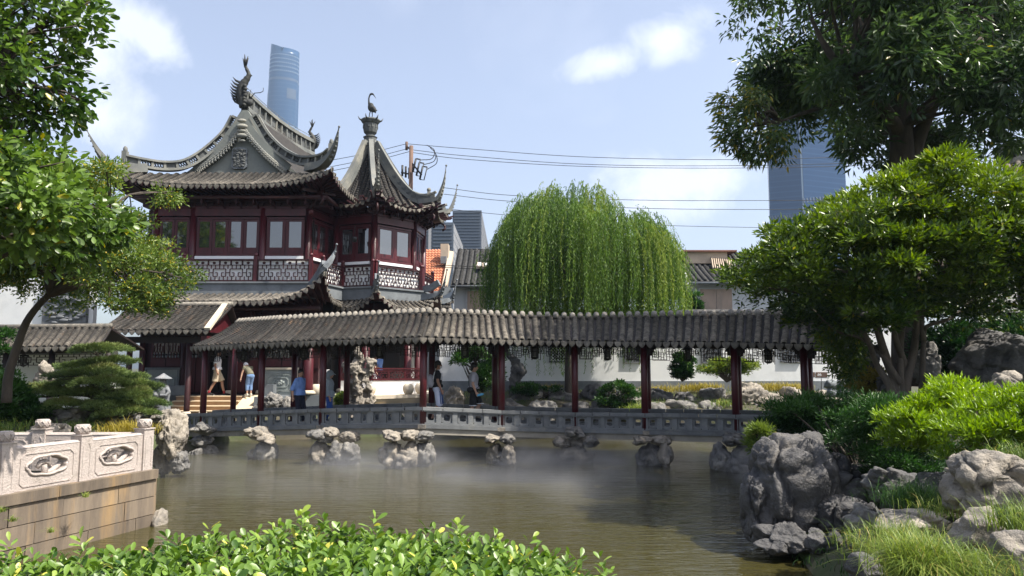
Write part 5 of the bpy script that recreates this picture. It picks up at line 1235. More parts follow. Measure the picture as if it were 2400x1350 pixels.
# ------------------------------------------------------------ old houses behind the garden wall
M_tedark = mat('old_tile_edge', (0.10, 0.098, 0.092), (0.05, 0.048, 0.046), 6, 0.85)
M_ofs = mat('grey_stucco', (0.50, 0.52, 0.54), (0.42, 0.44, 0.46), 0.9, 0.9, 0.2, 12, c3=(0.30, 0.31, 0.32), s3=0.8, t3=0.62)
M_ply = mat('weathered_plywood', (0.34, 0.26, 0.21), (0.27, 0.21, 0.17), 1.5, 0.8, 0.1, 20, c3=(0.20, 0.17, 0.15), s3=1.3, t3=0.6, stretch=(1, 1, 0.4))
M_otile = mat('orange_tile', (0.52, 0.21, 0.11), (0.40, 0.155, 0.085), 2.5, 0.8, 0.3, 20, rand=0.2)
M_rust0 = mat('dull_red_tile', (0.26, 0.12, 0.08), (0.19, 0.095, 0.07), 3, 0.85)
M_parap = mat('tan_plaster', (0.52, 0.42, 0.31), (0.42, 0.34, 0.26), 2, 0.9, 0.3, 15)
def old_house(name, label, x0, x1, ye, yr, De, Dr, wins, wall_to=905):
    h = thing(name, (at((x0 + x1) / 2, 800, De).x, De, 1.5), label, 'house')
    A, B = at(x0, ye, De), at(x1, ye, De); zR = at((x0 + x1) / 2, yr, Dr).z; X0, X1 = A.x, B.x
    w = MB(); w.box(((X0 + X1) / 2, De + 0.75, (1.2 + A.z) / 2), (X1 - X0 - 0.3, 0.5, A.z - 1.2)); w.build('wall', M_ofs, h)
    def sf(u, v): p = Vector((X0 + (X1 - X0) * u, De, A.z)).lerp(Vector((X0 + (X1 - X0) * u, Dr, zR)), v); p.z -= 0.12 * math.sin(math.pi * v) - 0.04 * math.sin(u * 9 + v * 3); return p
    b = MB(); bed(b, sf, 14, 6, 0.1); b.grid([[Vector((X0, Dr, zR)), Vector((X1, Dr, zR))], [Vector((X0, Dr + 5, A.z)), Vector((X1, Dr + 5, A.z))]]); ro = b.build('roof', [M_tdark, M_wood], h)
    slope(ro, sf, X1 - X0, pitch=0.30, lap=0.20, rad=0.095, tmat=M_tdark, drips=False, edge=M_tedark)
    q = MB(); q.tube([Vector((X0, De - 0.05, A.z - 0.08)), Vector((X1, De - 0.05, A.z - 0.08))], 0.07, 6); q.build('gutter', M_slab, h)
    for (a, c, y0, y1) in wins:
        P, Q = at(a, y1, De + 0.5), at(c, y0, De + 0.5); f = MB(); cz, hz = (P.z + Q.z) / 2, Q.z - P.z
        f.box(((P.x + Q.x) / 2, De + 0.47, cz), (Q.x - P.x + 0.16, 0.10, hz + 0.16)); fo = f.build('window_frame', M_ofs, h); n = max(1, int((Q.x - P.x) / 0.75))
        for k in range(n):
            s_ = MB(); w_ = (Q.x - P.x) / n; s_.box((P.x + (k + 0.5) * w_, De + 0.415, cz), (w_ - 0.02, 0.06, hz)); s_.build('boarded_panel', M_ply, fo)
    return h, ro
h1, r1 = old_house('old_house', 'old grey house with black tiled roof between the orange roof and the willow', 1056, 1300, 668, 584, 37.0, 41.5, [(1095, 1141, 683, 738)])
q = MB(); p0, p1 = at(1118, 627, 38.9), at(1146, 613, 39.5); q.beam(at(1118, 622, 38.85), at(1147, 622, 38.85), 0.7, 0.12, up=(0, -0.5, 1)); sk = q.build('skylight', M_parap, r1)
for k in range(2):
    q = MB(); c = at(1125 + k * 14, 620.5, 38.75); q.beam(c - Vector((0.11, 0, 0)), c + Vector((0.11, 0, 0)), 0.45, 0.1, up=(0, -0.5, 1)); q.build('pane', M_whiteb, sk)
h2, r2 = old_house('old_house', 'old grey house with sagging black tiled roof and boarded shutters beyond the willow', 1604, 1860, 660, 592, 37.0, 41.0, [(1641, 1714, 678, 736)])
q = MB(); q.box(at(1650, 606, 40.0), (2.2, 1.2, 0.7)); q.build('dormer', M_parap, r2); q = MB(); q.box(at(1655, 595, 40.0) + Vector((0, 0, 0.05)), (2.9, 1.6, 0.08)); q.build('dormer_roof', M_rust0, r2)
q = MB()
for k in range(10): q.beam(at(1668 + k * 5, 603 + k * 0.5, 39.4), at(1672 + k * 5, 628, 38.4), 0.05, 0.05)
q.build('exposed_lath', M_parap, r2)
q = MB(); q.tube(spline([at(1606, 640, 36.9), at(1610, 662, 36.8), at(1612, 690, 36.8), at(1612, 745, 36.8)], 3), 0.06, 6); q.build('rain_pipe', M_whiteb, h2)
# orange tiled house
oh = thing('orange_roofed_house', (at(1015, 700, 45).x, 45, 1.5), 'house with bright orange tiled roof and tan parapet behind the turret', 'house')
A, B, C_, D_ = at(960, 690, 43), at(1040, 690, 43), at(1046, 586, 48), at(960, 588, 48)
def of_(u, v): return A.lerp(B, u).lerp(D_.lerp(C_, u), v)
b = MB(); bed(b, of_, 2, 2, 0.1); oo = b.build('roof', [M_otile, M_wood], oh)
for k in range(17):
    q = MB(); n = 12
    for j in range(n):
        u0, u1 = j / n, (j + 1) / n; v0, v1 = k / 17, (k + 1.06) / 17; P = [of_(u0, v0) + Vector((0, 0, 0.10)), of_(u1, v0) + Vector((0, 0, 0.10)), of_(u1, v1) + Vector((0, 0, 0.02)), of_(u0, v1) + Vector((0, 0, 0.02))]
        m0, m1 = (P[0] + P[1]) / 2 + Vector((0, 0, 0.06)), (P[3] + P[2]) / 2 + Vector((0, 0, 0.06)); lo = Vector((0, 0, -0.12))
        q.add([P[0], m0, P[1], P[2], m1, P[3], P[0] + lo, P[1] + lo], [(0, 1, 4, 5), (1, 2, 3, 4), (0, 6, 7, 2, 1)])
    q.build('tile_course', M_otile, oo)
b = MB(); b.box(((A.x + B.x) / 2, 43.6, 4.0), (B.x - A.x - 0.2, 0.3, A.z - 1.4)); b.build('wall', M_ofs, oh)
q = MB(); pp = [at(1034, 690, 42.8), at(1046, 690, 42.8), at(1063, 602, 47), at(1052, 600, 47)]; q.hexa(pp, [p + Vector((0, 0, 0.35)) for p in pp]); q.build('parapet', M_parap, oh)
q = MB(); q.box(at(1043, 592, 46.5), (0.5, 0.8, 1.0)); q.build('chimney', M_parap, oh); q = MB(); q.box(at(1040, 610, 45.8), (0.35, 0.4, 0.45)); q.build('roof_vent', M_slab, oh)

# ------------------------------------------------------------ white garden wall with pierced windows
gw = thing('garden_wall', (4.0, 31.4, 1.6), 'long white garden wall with grey dado and pierced lattice windows behind the pond', 'wall')
WY = 31.5; wx0, wx1 = at(1030, 800, WY).x, at(2100, 800, WY).x; wb0 = 1.5; zd = at(1500, 893, WY).z; wtop = at(1500, 742, WY).z
b = MB(); zda = at(1500, 872 + 22, WY).z
zdado = at(1500, 893, WY).z
b.box(((wx0 + wx1) / 2, WY + 0.15, (wtop + 1.0) / 2), (wx1 - wx0, 0.3, wtop - 1.0)); b.build('wall_panel', M_white, gw)
b = MB(); b.box(((wx0 + wx1) / 2, WY - 0.03, (1.0 + zdado + 0.0) / 2), (wx1 - wx0, 0.06, zdado - 1.0)); b.build('dado', M_slab, gw)
b = MB(); b.box(((wx0 + wx1) / 2, WY + 0.15, wtop + 0.08), (wx1 - wx0, 0.6, 0.16)); b.tube([(wx0, WY + 0.15, wtop + 0.22), (wx1, WY + 0.15, wtop + 0.22)], 0.1, 8); b.build('wall_coping', M_tdark, gw)
for k, (a, c, y0, y1) in enumerate(((1289, 1326, 808, 848), (1465, 1500, 812, 849), (1646, 1690, 806, 850), (1832, 1874, 803, 848))):
    P, Q = at(a, y1, WY - 0.05), at(c, y0, WY - 0.05); f = MB(); cx, cz, w_, h_ = (P.x + Q.x) / 2, (P.z + Q.z) / 2, Q.x - P.x, Q.z - P.z
    f.box((cx, WY - 0.02, cz), (w_, 0.05, h_)); fo = f.build('pierced_window', M_dark if k == 0 else M_lat, gw)
    for (dx, dz, sw, sh) in ((0, h_ / 2, w_ + 0.08, 0.05), (0, -h_ / 2, w_ + 0.08, 0.05), (w_ / 2, 0, 0.05, h_), (-w_ / 2, 0, 0.05, h_)):
        q = MB(); q.box((cx + dx, WY - 0.05, cz + dz), (sw, 0.08, sh)); q.build('frame', M_lat, fo)
    l = MB()
    if k == 0:
        n = 5
        for i in range(-n, n + 1):
            for sg in (-1, 1):
                x0 = i * w_ / n; a_, b_ = Vector((cx + x0 - h_ / 2 * sg, WY - 0.06, cz - h_ / 2)), Vector((cx + x0 + h_ / 2 * sg, WY - 0.06, cz + h_ / 2)); t0, t1 = 0, 1
                # keep the bar inside the opening
                lo, hi = cx - w_ / 2, cx + w_ / 2; ts = sorted([(lo - a_.x) / (b_.x - a_.x), (hi - a_.x) / (b_.x - a_.x)]); t0, t1 = max(0, ts[0]), min(1, ts[1])
                if t1 - t0 > 0.05: l.beam(a_.lerp(b_, t0), a_.lerp(b_, t1), 0.03, 0.035, up=(0, 1, 0))
        l.build('lattice', M_whiteb, fo)
    else:
        for i in range(5):
            for j in range(5):
                c_ = Vector((cx + (i - 2) * w_ / 5, WY - 0.055, cz + (j - 2) * h_ / 5)); l.tube([c_ + Vector((0.055 * math.cos(a_), 0, 0.055 * math.sin(a_))) for a_ in [x * 0.7 + i + j for x in range(7)]], 0.016, 5)
        l.build('lattice', M_dark, fo)
# pale wall of the neighbouring hall with a carved relief, at the left
lwall = thing('side_wall', (at(100, 800, 33).x, 33, 0.8), 'pale blue-grey side wall with a large carved relief above the covered walk', 'wall')
b = MB(); b.box((at(20, 700, 33).x - 1.0, 33.2, 3.6), (9.6, 0.3, 5.9)); b.build('wall_panel', M_white, lwall)
b = MB(); P, Q = at(98, 768, 32.9), at(208, 660, 32.9); b.box(((P.x + Q.x) / 2, 32.95, (P.z + Q.z) / 2), (Q.x - P.x, 0.2, Q.z - P.z)); rl_ = b.build('relief_panel', M_lat, lwall)
b = MB(); rs = random.Random(8)
for i in range(26): b.ball((rs.uniform(P.x + .2, Q.x - .2), 32.82, rs.uniform(P.z + .2, Q.z - .2)), rs.uniform(.06, .16), 8, sc=(1.6, .4, .6))
for i in range(5): z = P.z + 0.3 + i * 0.33; b.tube([Vector((P.x + 0.2 + k * 0.2, 32.84, z + 0.09 * math.sin(k * 1.1 + i))) for k in range(9)], 0.03, 5)
b.build('carved_figure', M_lat, rl_)
b = MB(); b.box((at(60, 860, 25.2).x, 25.3, 1.9), (6.0, 0.2, 2.6)); o = b.build('walk_back_wall', M_white, wk)

# building at the right edge
rbd = thing('corner_hall', (at(2390, 560, 16).x, 16, 1.0), 'dark timber hall with an upswept tiled eave at the picture edge behind the bushy tree', 'hall')
e0, e1 = at(2338, 428, 15.2), at(2520, 385, 14.6); g0, g1 = at(2352, 392, 16.6), at(2520, 345, 16.4)
def ef(u, v): p = e0.lerp(e1, u).lerp(g0.lerp(g1, u), v); p.z -= 0.10 * math.sin(math.pi * u) * (1 - v); return p
b = MB(); bed(b, ef, 8, 4); eo = b.build('roof', [M_bed, M_wood], rbd); slope(eo, ef, (e1 - e0).length, pitch=0.20, lap=0.08, rad=0.068, drip=(0.072, 0.12))
ridge_wall(eo, [g0.lerp(g1, k / 8) + Vector((0, 0, 0.02)) for k in range(9)], 0.46, 0.2, 0.3, M_ridged, name='ridge')
X0 = at(2368, 560, 15.8).x
column(rbd, (X0 + 0.05, 15.6), 0.9, e0.z - 0.05, 0.11, M_wood, base=False); q = MB(); q.box((X0 + 1.3, 15.7, e0.z - 0.25), (2.6, 0.25, 0.4)); q.box((X0 + 1.3, 16.0, e0.z - 0.9), (2.6, 0.1, 0.5)); q.build('eave_beam', M_wood, rbd)
for k in range(3):
    f = Face((X0 + 0.2 + k * 0.8, 15.75), (X0 + 0.95 + k * 0.8, 15.75), (X0, 20)); window_bay(rbd, f, 0.02, f.L - 0.02, 2.6, e0.z - 1.15, 1, 0.0)
b = MB(); b.box((X0 + 1.4, 16.4, 2.2), (3.0, 0.3, 3.2)); b.build('interior', M_dark, rbd)
b = MB(); P = at(2352, 600, 17); b.box((P.x + 0.0, 17.3, 3.0), (1.2, 0.3, at(2352, 503, 17).z * 2 - 6.0)); b.build('white_wall', M_white, rbd)
b = MB(); b.tube([at(2330, 502, 16.9), at(2368, 500, 16.7)], 0.075, 8); b.build('drain_pipe', M_whiteb, rbd)
lp_ = at(2379, 452, 15.2); t = thing('eave_lantern', lp_, 'pale boxed glass lantern at the dark hall eave by the picture edge', 'lantern')
b = MB(); b.box(lp_, (0.16, 0.16, 0.24)); b.build('lantern_pane', M_relief, t); b = MB(); b.lathe([(0.16, 0.12), (0.10, 0.19), (0.02, 0.22)], lp_, 4, smooth=False, rz=0.78); b.lathe([(0.06, -0.2), (0.15, -0.12)], lp_, 4, smooth=False, rz=0.78); b.build('lantern_frame', M_wood, t)

# ------------------------------------------------------------ utility pole and wires
DP = 52.0
up_ = thing('utility_pole', at(963, 640, DP), 'rusty brown utility pole with fuse brackets beyond the turret roof', 'utility pole')
M_rust = mat('rusty_pole', (0.17, 0.10, 0.07), (0.11, 0.075, 0.06), 3, 0.8)
b = MB(); pt_, pb2 = at(964, 342, DP), at(961, 640, DP); b.tube([Vector((pb2.x, DP, 1)), pt_], [0.2, 0.15], 10); b.build('pole', M_rust, up_)
b = MB(); b.beam(at(962, 378, DP), at(988, 410, DP - 0.4), 0.1, 0.1); b.build('crossarm', M_black, up_); b = MB(); b.beam(at(940, 404, DP), at(964, 409, DP), 0.1, 0.1); b.build('crossarm', M_black, up_); b = MB(); b.beam(at(953, 342, DP), at(963, 352, DP), 0.1, 0.1); b.build('crossarm', M_black, up_)
for k in range(3):
    c = at(972 + k * 8, 388 + k * 9, DP - 0.4); b = MB(); b.tube([c + Vector((0.08, 0, 0.5)), c - Vector((0.12, 0, 0.45))], 0.07, 8); b.tube([c + Vector((0.4, 0, 0.45)), c + Vector((0.08, 0, 0.5))], 0.05, 6); b.tube([c + Vector((0.4, 0, 0.45)), c + Vector((0.18, 0, -0.5)), c - Vector((0.12, 0, 0.45))], 0.04, 6); b.build('fuse_cutout', M_black, up_)
for k in range(3):
    c = at(943 + k * 8, 400 + k * 3, DP); b = MB(); b.tube([c - Vector((0, 0, 0.4)), c + Vector((0, 0, 0.4))], 0.08, 8); b.build('insulator', M_black, up_)
b = MB(); c = at(953, 342, DP); b.tube([c - Vector((0, 0, 0.3)), c + Vector((0, 0, 0.3))], 0.1, 8); b.build('insulator', M_rust, up_)
for k in range(3):
    b = MB(); b.tube(spline([at(1000 + k * 8, 340 + k * 6, DP), at(1018 + k * 3, 352 + k * 8, DP), at(1012 + k * 5, 372 + k * 6, DP), at(985 + k * 8, 375 + k * 11, DP)], 4), 0.03, 5); b.build('jumper_wire', M_black, up_)
def wire(pts, label, r=0.021, grp='overhead wires right of the pole'):
    b = MB(); P = spline([at(*p) for p in pts], 8); b.tube(P, r, 5); o = b.build('overhead_wire', M_black, None, P[0]); tag(o, label, 'wire', grp)
wire([(953, 337, DP), (1100, 349, 52), (1400, 369, 52), (1815, 373, 52), (2300, 352, 52), (2600, 330, 52)], 'topmost overhead wire running from the pole tip into the big tree')
wire([(964, 351, DP), (1100, 366, 52), (1400, 386, 52.5), (1815, 387, 52.5), (2300, 370, 52), (2600, 345, 52)], 'second overhead wire below the topmost one into the big tree')
wire([(962, 357, DP), (1100, 374, 52), (1400, 391, 52), (1815, 393, 52), (2300, 378, 52), (2600, 355, 52)], 'third overhead wire, lowest of the three from the pole head')
wire([(1040, 440, 54), (1200, 458, 54), (1500, 469, 54), (1815, 470, 54), (2100, 468, 54)], 'overhead wire crossing above the willow, upper of the low pair')
wire([(1040, 455, 54), (1200, 472, 54), (1500, 488, 54), (1815, 491, 54), (2100, 490, 54)], 'overhead wire crossing the willow top, lower of the low pair')
wire([(1035, 488, 58), (1200, 505, 58), (1500, 526, 58), (1815, 534, 58), (2000, 536, 58)], 'lowest thin overhead wire passing behind the willow towards the blue tower', 0.02)
for k, (y0, y1) in enumerate(((385, 337), (400, 348), (410, 355))):
    wire([(200, y0 + 40, 50), (600, y0 + 20, 51), (790, y0 - 12 + 0 * k, 51.5), (880, (y0 + y1) / 2 - 6, 52), (953 + 4 * k, y1, DP)], ['upper', 'middle', 'lower'][k] + ' overhead wire running behind the turret roof to the pole', 0.021, 'overhead wires behind the pavilion')
for k in range(2):
    wire([(1010, 728 - 108 + k * 5, 36), (1090, 624 + k * 5, 36), (1160, 626 + k * 5, 36)], ['upper', 'lower'][k] + ' thin cable strung along the old black roof beside the willow', 0.016, 'cables on the old house')

# ------------------------------------------------------------ rocks
_ico = {}
def ico(n):
    if n not in _ico:
        bm = bmesh.new(); bmesh.ops.create_icosphere(bm, subdivisions=n, radius=1.0); bm.verts.ensure_lookup_table()
        _ico[n] = (np.array([v.co[:] for v in bm.verts]), [tuple(v.index for v in f.verts) for f in bm.faces]); bm.free()
    return _ico[n]
def rock_verts(c, r, seed, style='lake', n=4, rot=0.0):
    g = np.random.default_rng(seed); v, f = ico(n); v = v / np.linalg.norm(v, axis=1)[:, None]; off = g.uniform(-50, 50, 3); r = np.array(r)
    if style == 'crag':
        k = 22; nn = g.normal(size=(k, 3)); nn /= np.linalg.norm(nn, axis=1)[:, None]; d = g.uniform(0.66, 1.0, k); dots = v @ nn.T
        rr = np.where(dots > 0.05, d / np.maximum(dots, 0.05), 9).min(1); rr = np.minimum(rr, 1.25); p = v * rr[:, None]
        q = p * r; s = 1.0 / r.mean() ** 0.5
        f1, f2 = worley(q * 2.2 + off); cr = np.clip((f2 - f1) * 7, 0, 1)
        lay = fbm(np.stack([q[:, 0] * 1.2, q[:, 1] * 1.2, q[:, 2] * 4.5], -1) + off, 4)
        disp = 0.10 * fbm(q * 1.6 + off, 4) + 0.13 * lay + 0.09 * fbm(q * 6 + off, 4, True) - 0.13 * (1 - cr) ** 1.5
        p = p * (1 + disp[:, None] / max(0.35, r.mean()) * 0.9)
    elif style == 'slab':
        p = np.sign(v) * np.abs(v) ** .55; p = p / np.abs(p).max(0); q = p * r; f1, f2 = worley(q * np.array((1.6, 1.6, 1.1)) + off); f3, f4 = worley(q * 4.1 + off); cr = np.clip((f2 - f1) * 9, 0, 1); c2 = np.clip((f4 - f3) * 7, 0, 1)
        lay = fbm(np.stack([q[:, 0] * 1.0 + q[:, 2] * .5, q[:, 1], q[:, 2] * 3.5], -1) + off, 4); d = .08 * fbm(q * 1.3 + off, 3) + .05 * lay + .045 * fbm(q * 6 + off, 4, True) - .19 * (1 - cr) ** 2 - .07 * (1 - c2) ** 2; d = d + .10 * ((_perm[(np.floor(f1 * 0 + (q[:, 0] + q[:, 2]) * 1.7 + off[0])).astype(int) & 255] / 255.0) - .5) * 0
        p = p * (1 - .16 * np.clip(v[:, 2:3], 0, 1) * np.abs(v[:, :1])) + v * d[:, None] / max(.3, r.mean()) * .9
    else:
        q = v * r / r.mean(); f1, f2 = worley(q * 1.5 + off); hol = np.clip(1 - f1 * 2.1, 0, 1)
        big = fbm(q * 1.0 + off, 2); rid = fbm(q * 1.9 + off + 0.35 * pnoise(q * 2 + off)[:, None], 4, True); st = fbm(np.stack([q[:, 0] * 5, q[:, 1] * 5, q[:, 2] * 1.3], -1) + off, 3)
        p = v * (0.86 + 0.35 * big + 0.26 * rid + 0.16 * st - 0.45 * hol ** 1.3 + 0.10 * fbm(q * 6 + off, 3, True))[:, None]
    p = (p - (p.max(0) + p.min(0)) / 2); p = p / np.abs(p).max(0) * r; ca, sa = math.cos(rot), math.sin(rot)
    p = np.stack([p[:, 0] * ca - p[:, 1] * sa, p[:, 0] * sa + p[:, 1] * ca, p[:, 2]], -1) + np.array(c)
    return p, f
def stone(name, c, r, seed, m, parent=None, style='lake', n=4, label=None, cat='rock', group=None, rot=0.0):
    p, f = rock_verts(c, r, seed, style, n, rot); me = bpy.data.meshes.new(name); me.from_pydata(p.tolist(), [], f); me.update()
    o = finish(name, me, m, parent, None if parent is not None else (c[0], c[1], c[2] - r[2]), smooth=True)
    if parent is None: tag(o, label, cat, group)
    return o
def rock_px(x0, y0, x1, y1, D, seed, m, label=None, style='lake', depth=None, parent=None, name='rock', n=5, group=None, grow=1.0):
    a, b = at(x0, y1, D), at(x1, y0, D); c = (a + b) / 2; rx, rz = (b.x - a.x) / 2, (b.z - a.z) / 2
    k = 1.0 if style == 'lake' else 1.02
    return stone(name, (c.x, c.y + 0.0, c.z), (rx * k * grow, depth or max(rx, rz) * 0.8, rz * k * grow), seed, m, parent, style, n, label, group=group)
# piers of the bridge: a heap of stones each
piers = [
 ('stack of dark stones under the first bridge bay beside the tall pale shore rock', 22.3, [(452, 988, 508, 1022), (447, 1018, 500, 1050), (462, 1040, 512, 1068), (448, 1048, 480, 1075)]),
 ('stack of grey stones under the second bridge post, capped by a jagged pale stone', 21.0, [(570, 1000, 632, 1035), (590, 1026, 655, 1062), (578, 1045, 640, 1076), (600, 1012, 648, 1040)]),
 ('broad bridge pier of pale stones with a bright low stone standing in the pond', 20.0, [(718, 1005, 782, 1040), (745, 1000, 800, 1030), (792, 1008, 846, 1040), (770, 1030, 822, 1066), (722, 1030, 775, 1060), (736, 1040, 792, 1084), (800, 1034, 848, 1072), (760, 1056, 815, 1084)]),
 ('wide bridge pier of several grey stones under the masked walker', 19.3, [(893, 1008, 942, 1036), (935, 1006, 985, 1034), (962, 1008, 1020, 1036), (886, 1032, 940, 1072), (940, 1030, 985, 1062), (968, 1032, 1024, 1070), (915, 1050, 980, 1084)]),
 ('small bridge pier of rounded stones like a cairn in the middle of the bridge', 19.9, [(1134, 1016, 1172, 1042), (1168, 1016, 1210, 1042), (1138, 1036, 1178, 1062), (1172, 1036, 1210, 1064), (1144, 1054, 1206, 1080)]),
 ('bridge pier whose top stone rises in front of the deck near the willow trunk', 20.2, [(1322, 998, 1372, 1030), (1294, 1022, 1338, 1052), (1330, 1022, 1376, 1050), (1364, 1020, 1406, 1050), (1300, 1042, 1396, 1078)]),
 ('low flat bridge pier of pale stones half lost in the mist', 19.6, [(1482, 1020, 1530, 1044), (1524, 1020, 1576, 1046), (1488, 1036, 1560, 1070), (1540, 1034, 1576, 1066)]),
 ('dark bridge pier of large stones at the planted rocky shore', 18.7, [(1690, 1010, 1742, 1048), (1730, 1012, 1770, 1052), (1664, 1034, 1710, 1068), (1700, 1040, 1766, 1084), (1668, 1052, 1720, 1092)]),
]
for k, (lab, D, st_) in enumerate(piers):
    c = at(sum((s[0] + s[2]) / 2 for s in st_) / len(st_), 1070, D); t = thing('rock_pier', (c.x, c.y, -0.3), lab, 'bridge pier', 'rock piers under the covered bridge')
    for j, s in enumerate(st_):
        y1 = max(s[3], 860 + 4506 / D + 16) if s[3] > 1052 else s[3]; rock_px(s[0], s[1], s[2], y1, D - 0.25 + 0.35 * ((j * 7) % 3 - 1) * 0.5, 100 + k * 20 + j, [M_rockw, M_rockw, M_rock][(k + j) % 3] if k not in (0, 7) else M_rock, None, 'lake' if j % 3 else 'crag', parent=t, name='stone', n=4, depth=0.42, grow=0.98)
# shore rocks by the balustrade
def rgroup(name, label, base, stones, m, cat='rock', group=None):
    t = thing(name, base, label, cat, group)
    for (x0, y0, x1, y1, D, seed, style, mm) in stones: rock_px(x0, y0, x1, y1, D, seed, mm or m, None, style, parent=t, name='stone')
    return t
rgroup('shore_rock', 'tall pale lake rock with a dark hollow at the balustrade corner', at(402, 1100, 17.4), [(362, 958, 444, 1062, 17.4, 31, 'lake', None), (352, 958, 420, 985, 17.6, 32, 'crag', None), (395, 1050, 446, 1112, 17.3, 33, 'lake', M_rock), (355, 1040, 405, 1115, 17.5, 34, 'lake', None), (372, 980, 436, 1080, 17.2, 35, 'lake', None)], M_rockw)
rock_px(344, 1192, 390, 1262, 12.15, 36, M_rockw, 'small white rock at the foot of the ashlar wall corner in the water', 'crag', n=4)
# scholar rocks built as one eroded mass
def remesh(mb, name, m, voxel, parent=None, loc=None, disp=None, smooth=4, relax=0.6):
    me = mb.mesh('tmp'); o = bpy.data.objects.new('tmp', me); COL.objects.link(o)
    md = o.modifiers.new('r', 'REMESH'); md.mode = 'VOXEL'; md.voxel_size = voxel; md.use_smooth_shade = True
    if smooth: sm = o.modifiers.new('s', 'SMOOTH'); sm.iterations = smooth; sm.factor = relax
    dg = bpy.context.evaluated_depsgraph_get(); out = bpy.data.meshes.new_from_object(o.evaluated_get(dg)); bpy.data.objects.remove(o); bpy.data.meshes.remove(me); out.name = name
    if disp is not None:
        n = len(out.vertices); co = np.empty(n * 3); out.vertices.foreach_get('co', co); no = np.empty(n * 3); out.vertices.foreach_get('normal', no); co = co.reshape(-1, 3); no = no.reshape(-1, 3)
        co = co + no * disp(co)[:, None]; out.vertices.foreach_set('co', co.reshape(-1)); out.update()
    return finish(name, out, m, parent, loc, smooth=True)
def erode(a):
    return lambda co: a * (0.9 * fbm(co * 3.2, 4, True) - 0.5 + 0.5 * fbm(co * np.array((7, 7, 2.0)), 3) - 1.1 * np.clip(0.5 - worley(co * 3.0)[0], 0, 1))
b = MB(); D = 25.0; q = lambda x, y, d=0: at(x, y, D + d)
for pts, r in (([q(848, 985), q(845, 930), q(832, 890), q(842, 850), q(835, 815)], [.30, .2, .16, .17, .12]), ([q(860, 980), q(868, 930), q(862, 900), q(850, 880)], [.28, .14, .11, .13]), ([q(850, 880), q(868, 868), q(872, 850), q(862, 842)], [.16, .15, .16, .09]), ([q(822, 980), q(820, 910, .2), q(815, 870, .2), q(806, 848, .2)], [.22, .13, .13, .08]), ([q(832, 830), q(838, 800)], [.14, .08])): b.tube(pts, r, 10)
for (x, y, r) in ((848, 985, .42), (835, 815, .13), (862, 843, .09), (832, 860, .2), (868, 940, .16)): b.ball(q(x, y), r, 10)
tag(remesh(b, 'scholar_rock', M_rockw, 0.03, None, at(846, 985, D), erode(0.17), 1), 'tall pale pierced garden rock on the terrace seen through the bridge', 'garden rock')
b = MB(); D = 28.6; q = lambda x, y, d=0: at(x, y, D + d)
b.tube([q(1212, 935), q(1206, 900), q(1216, 870), q(1210, 845)], [.3, .22, .30, .15], 10); b.tube([q(1210, 850), q(1190, 830), q(1170, 826)], [.16, .12, .06], 8); b.ball(q(1219, 868), .27, 10)
tag(remesh(b, 'scholar_rock', M_rockd, 0.045, None, at(1212, 935, D), erode(0.12), 2), 'dark upright garden rock with a drooping head before the white wall', 'garden rock')
# far bank before the white wall: two rows of stones
ordn = ['first', 'second', 'third', 'fourth', 'fifth', 'sixth', 'seventh', 'eighth', 'ninth', 'tenth', 'eleventh', 'twelfth', 'thirteenth', 'fourteenth', 'fifteenth', 'sixteenth', 'seventeenth']
rr2 = random.Random(21); k = 0; x = 1046
while x < 1975:
    w = rr2.uniform(56, 92); y0 = rr2.uniform(930, 945); rock_px(x, y0, x + w, 1004, 27.0 + rr2.uniform(-.4, .4), 300 + k, M_rock if x > 1500 else rr2.choice([M_rock, M_rockd]), f'grey lake stone on the far bank, {ordn[k]} from the walkers along the water row', 'lake' if k % 2 else 'crag', group='stones along the far bank', depth=0.7, n=4); x += w * 0.82; k += 1
k = 0; x = 1190
while x < 1960:
    w = rr2.uniform(60, 100); y0 = rr2.uniform(898, 912) if x < 1500 else rr2.uniform(903, 918); rock_px(x, y0, x + w, y0 + 52, 28.7 + rr2.uniform(-.3, .3), 350 + k, rr2.choice([M_rock, M_rock, M_rockd]) if x < 1640 else M_rockw, f'grey lake stone on the far bank, {ordn[k]} from the dark upright rock, rear row', 'lake' if k % 3 else 'crag', group='stones along the far bank', depth=0.7, n=4); x += w * 0.86; k += 1
rock_px(1040, 903, 1092, 975, 26.4, 390, M_rockw, 'brown sunlit rock with a hole between the two walkers', 'lake')
rock_px(1716, 895, 1800, 985, 27.3, 391, M_rockw, 'large pale sloping rock beside the light green shrub on the far bank', 'crag')
rock_px(1792, 925, 1850, 995, 26.6, 392, M_rockw, 'smooth pale upright rock on the far bank near the last bridge bays', 'lake')
for k, (x0, y0, x1, y1) in enumerate(((614, 918, 665, 975), (655, 925, 712, 985), (590, 940, 640, 985))): rock_px(x0, y0, x1, y1, 27.2, 395 + k, M_rock, ['grey rockery stone below the carved plinth panel, touching the step side', 'grey rockery stone below the carved plinth panel beside the woman in blue', 'low grey rockery stone at the foot of the sloping step slab'][k], 'lake')
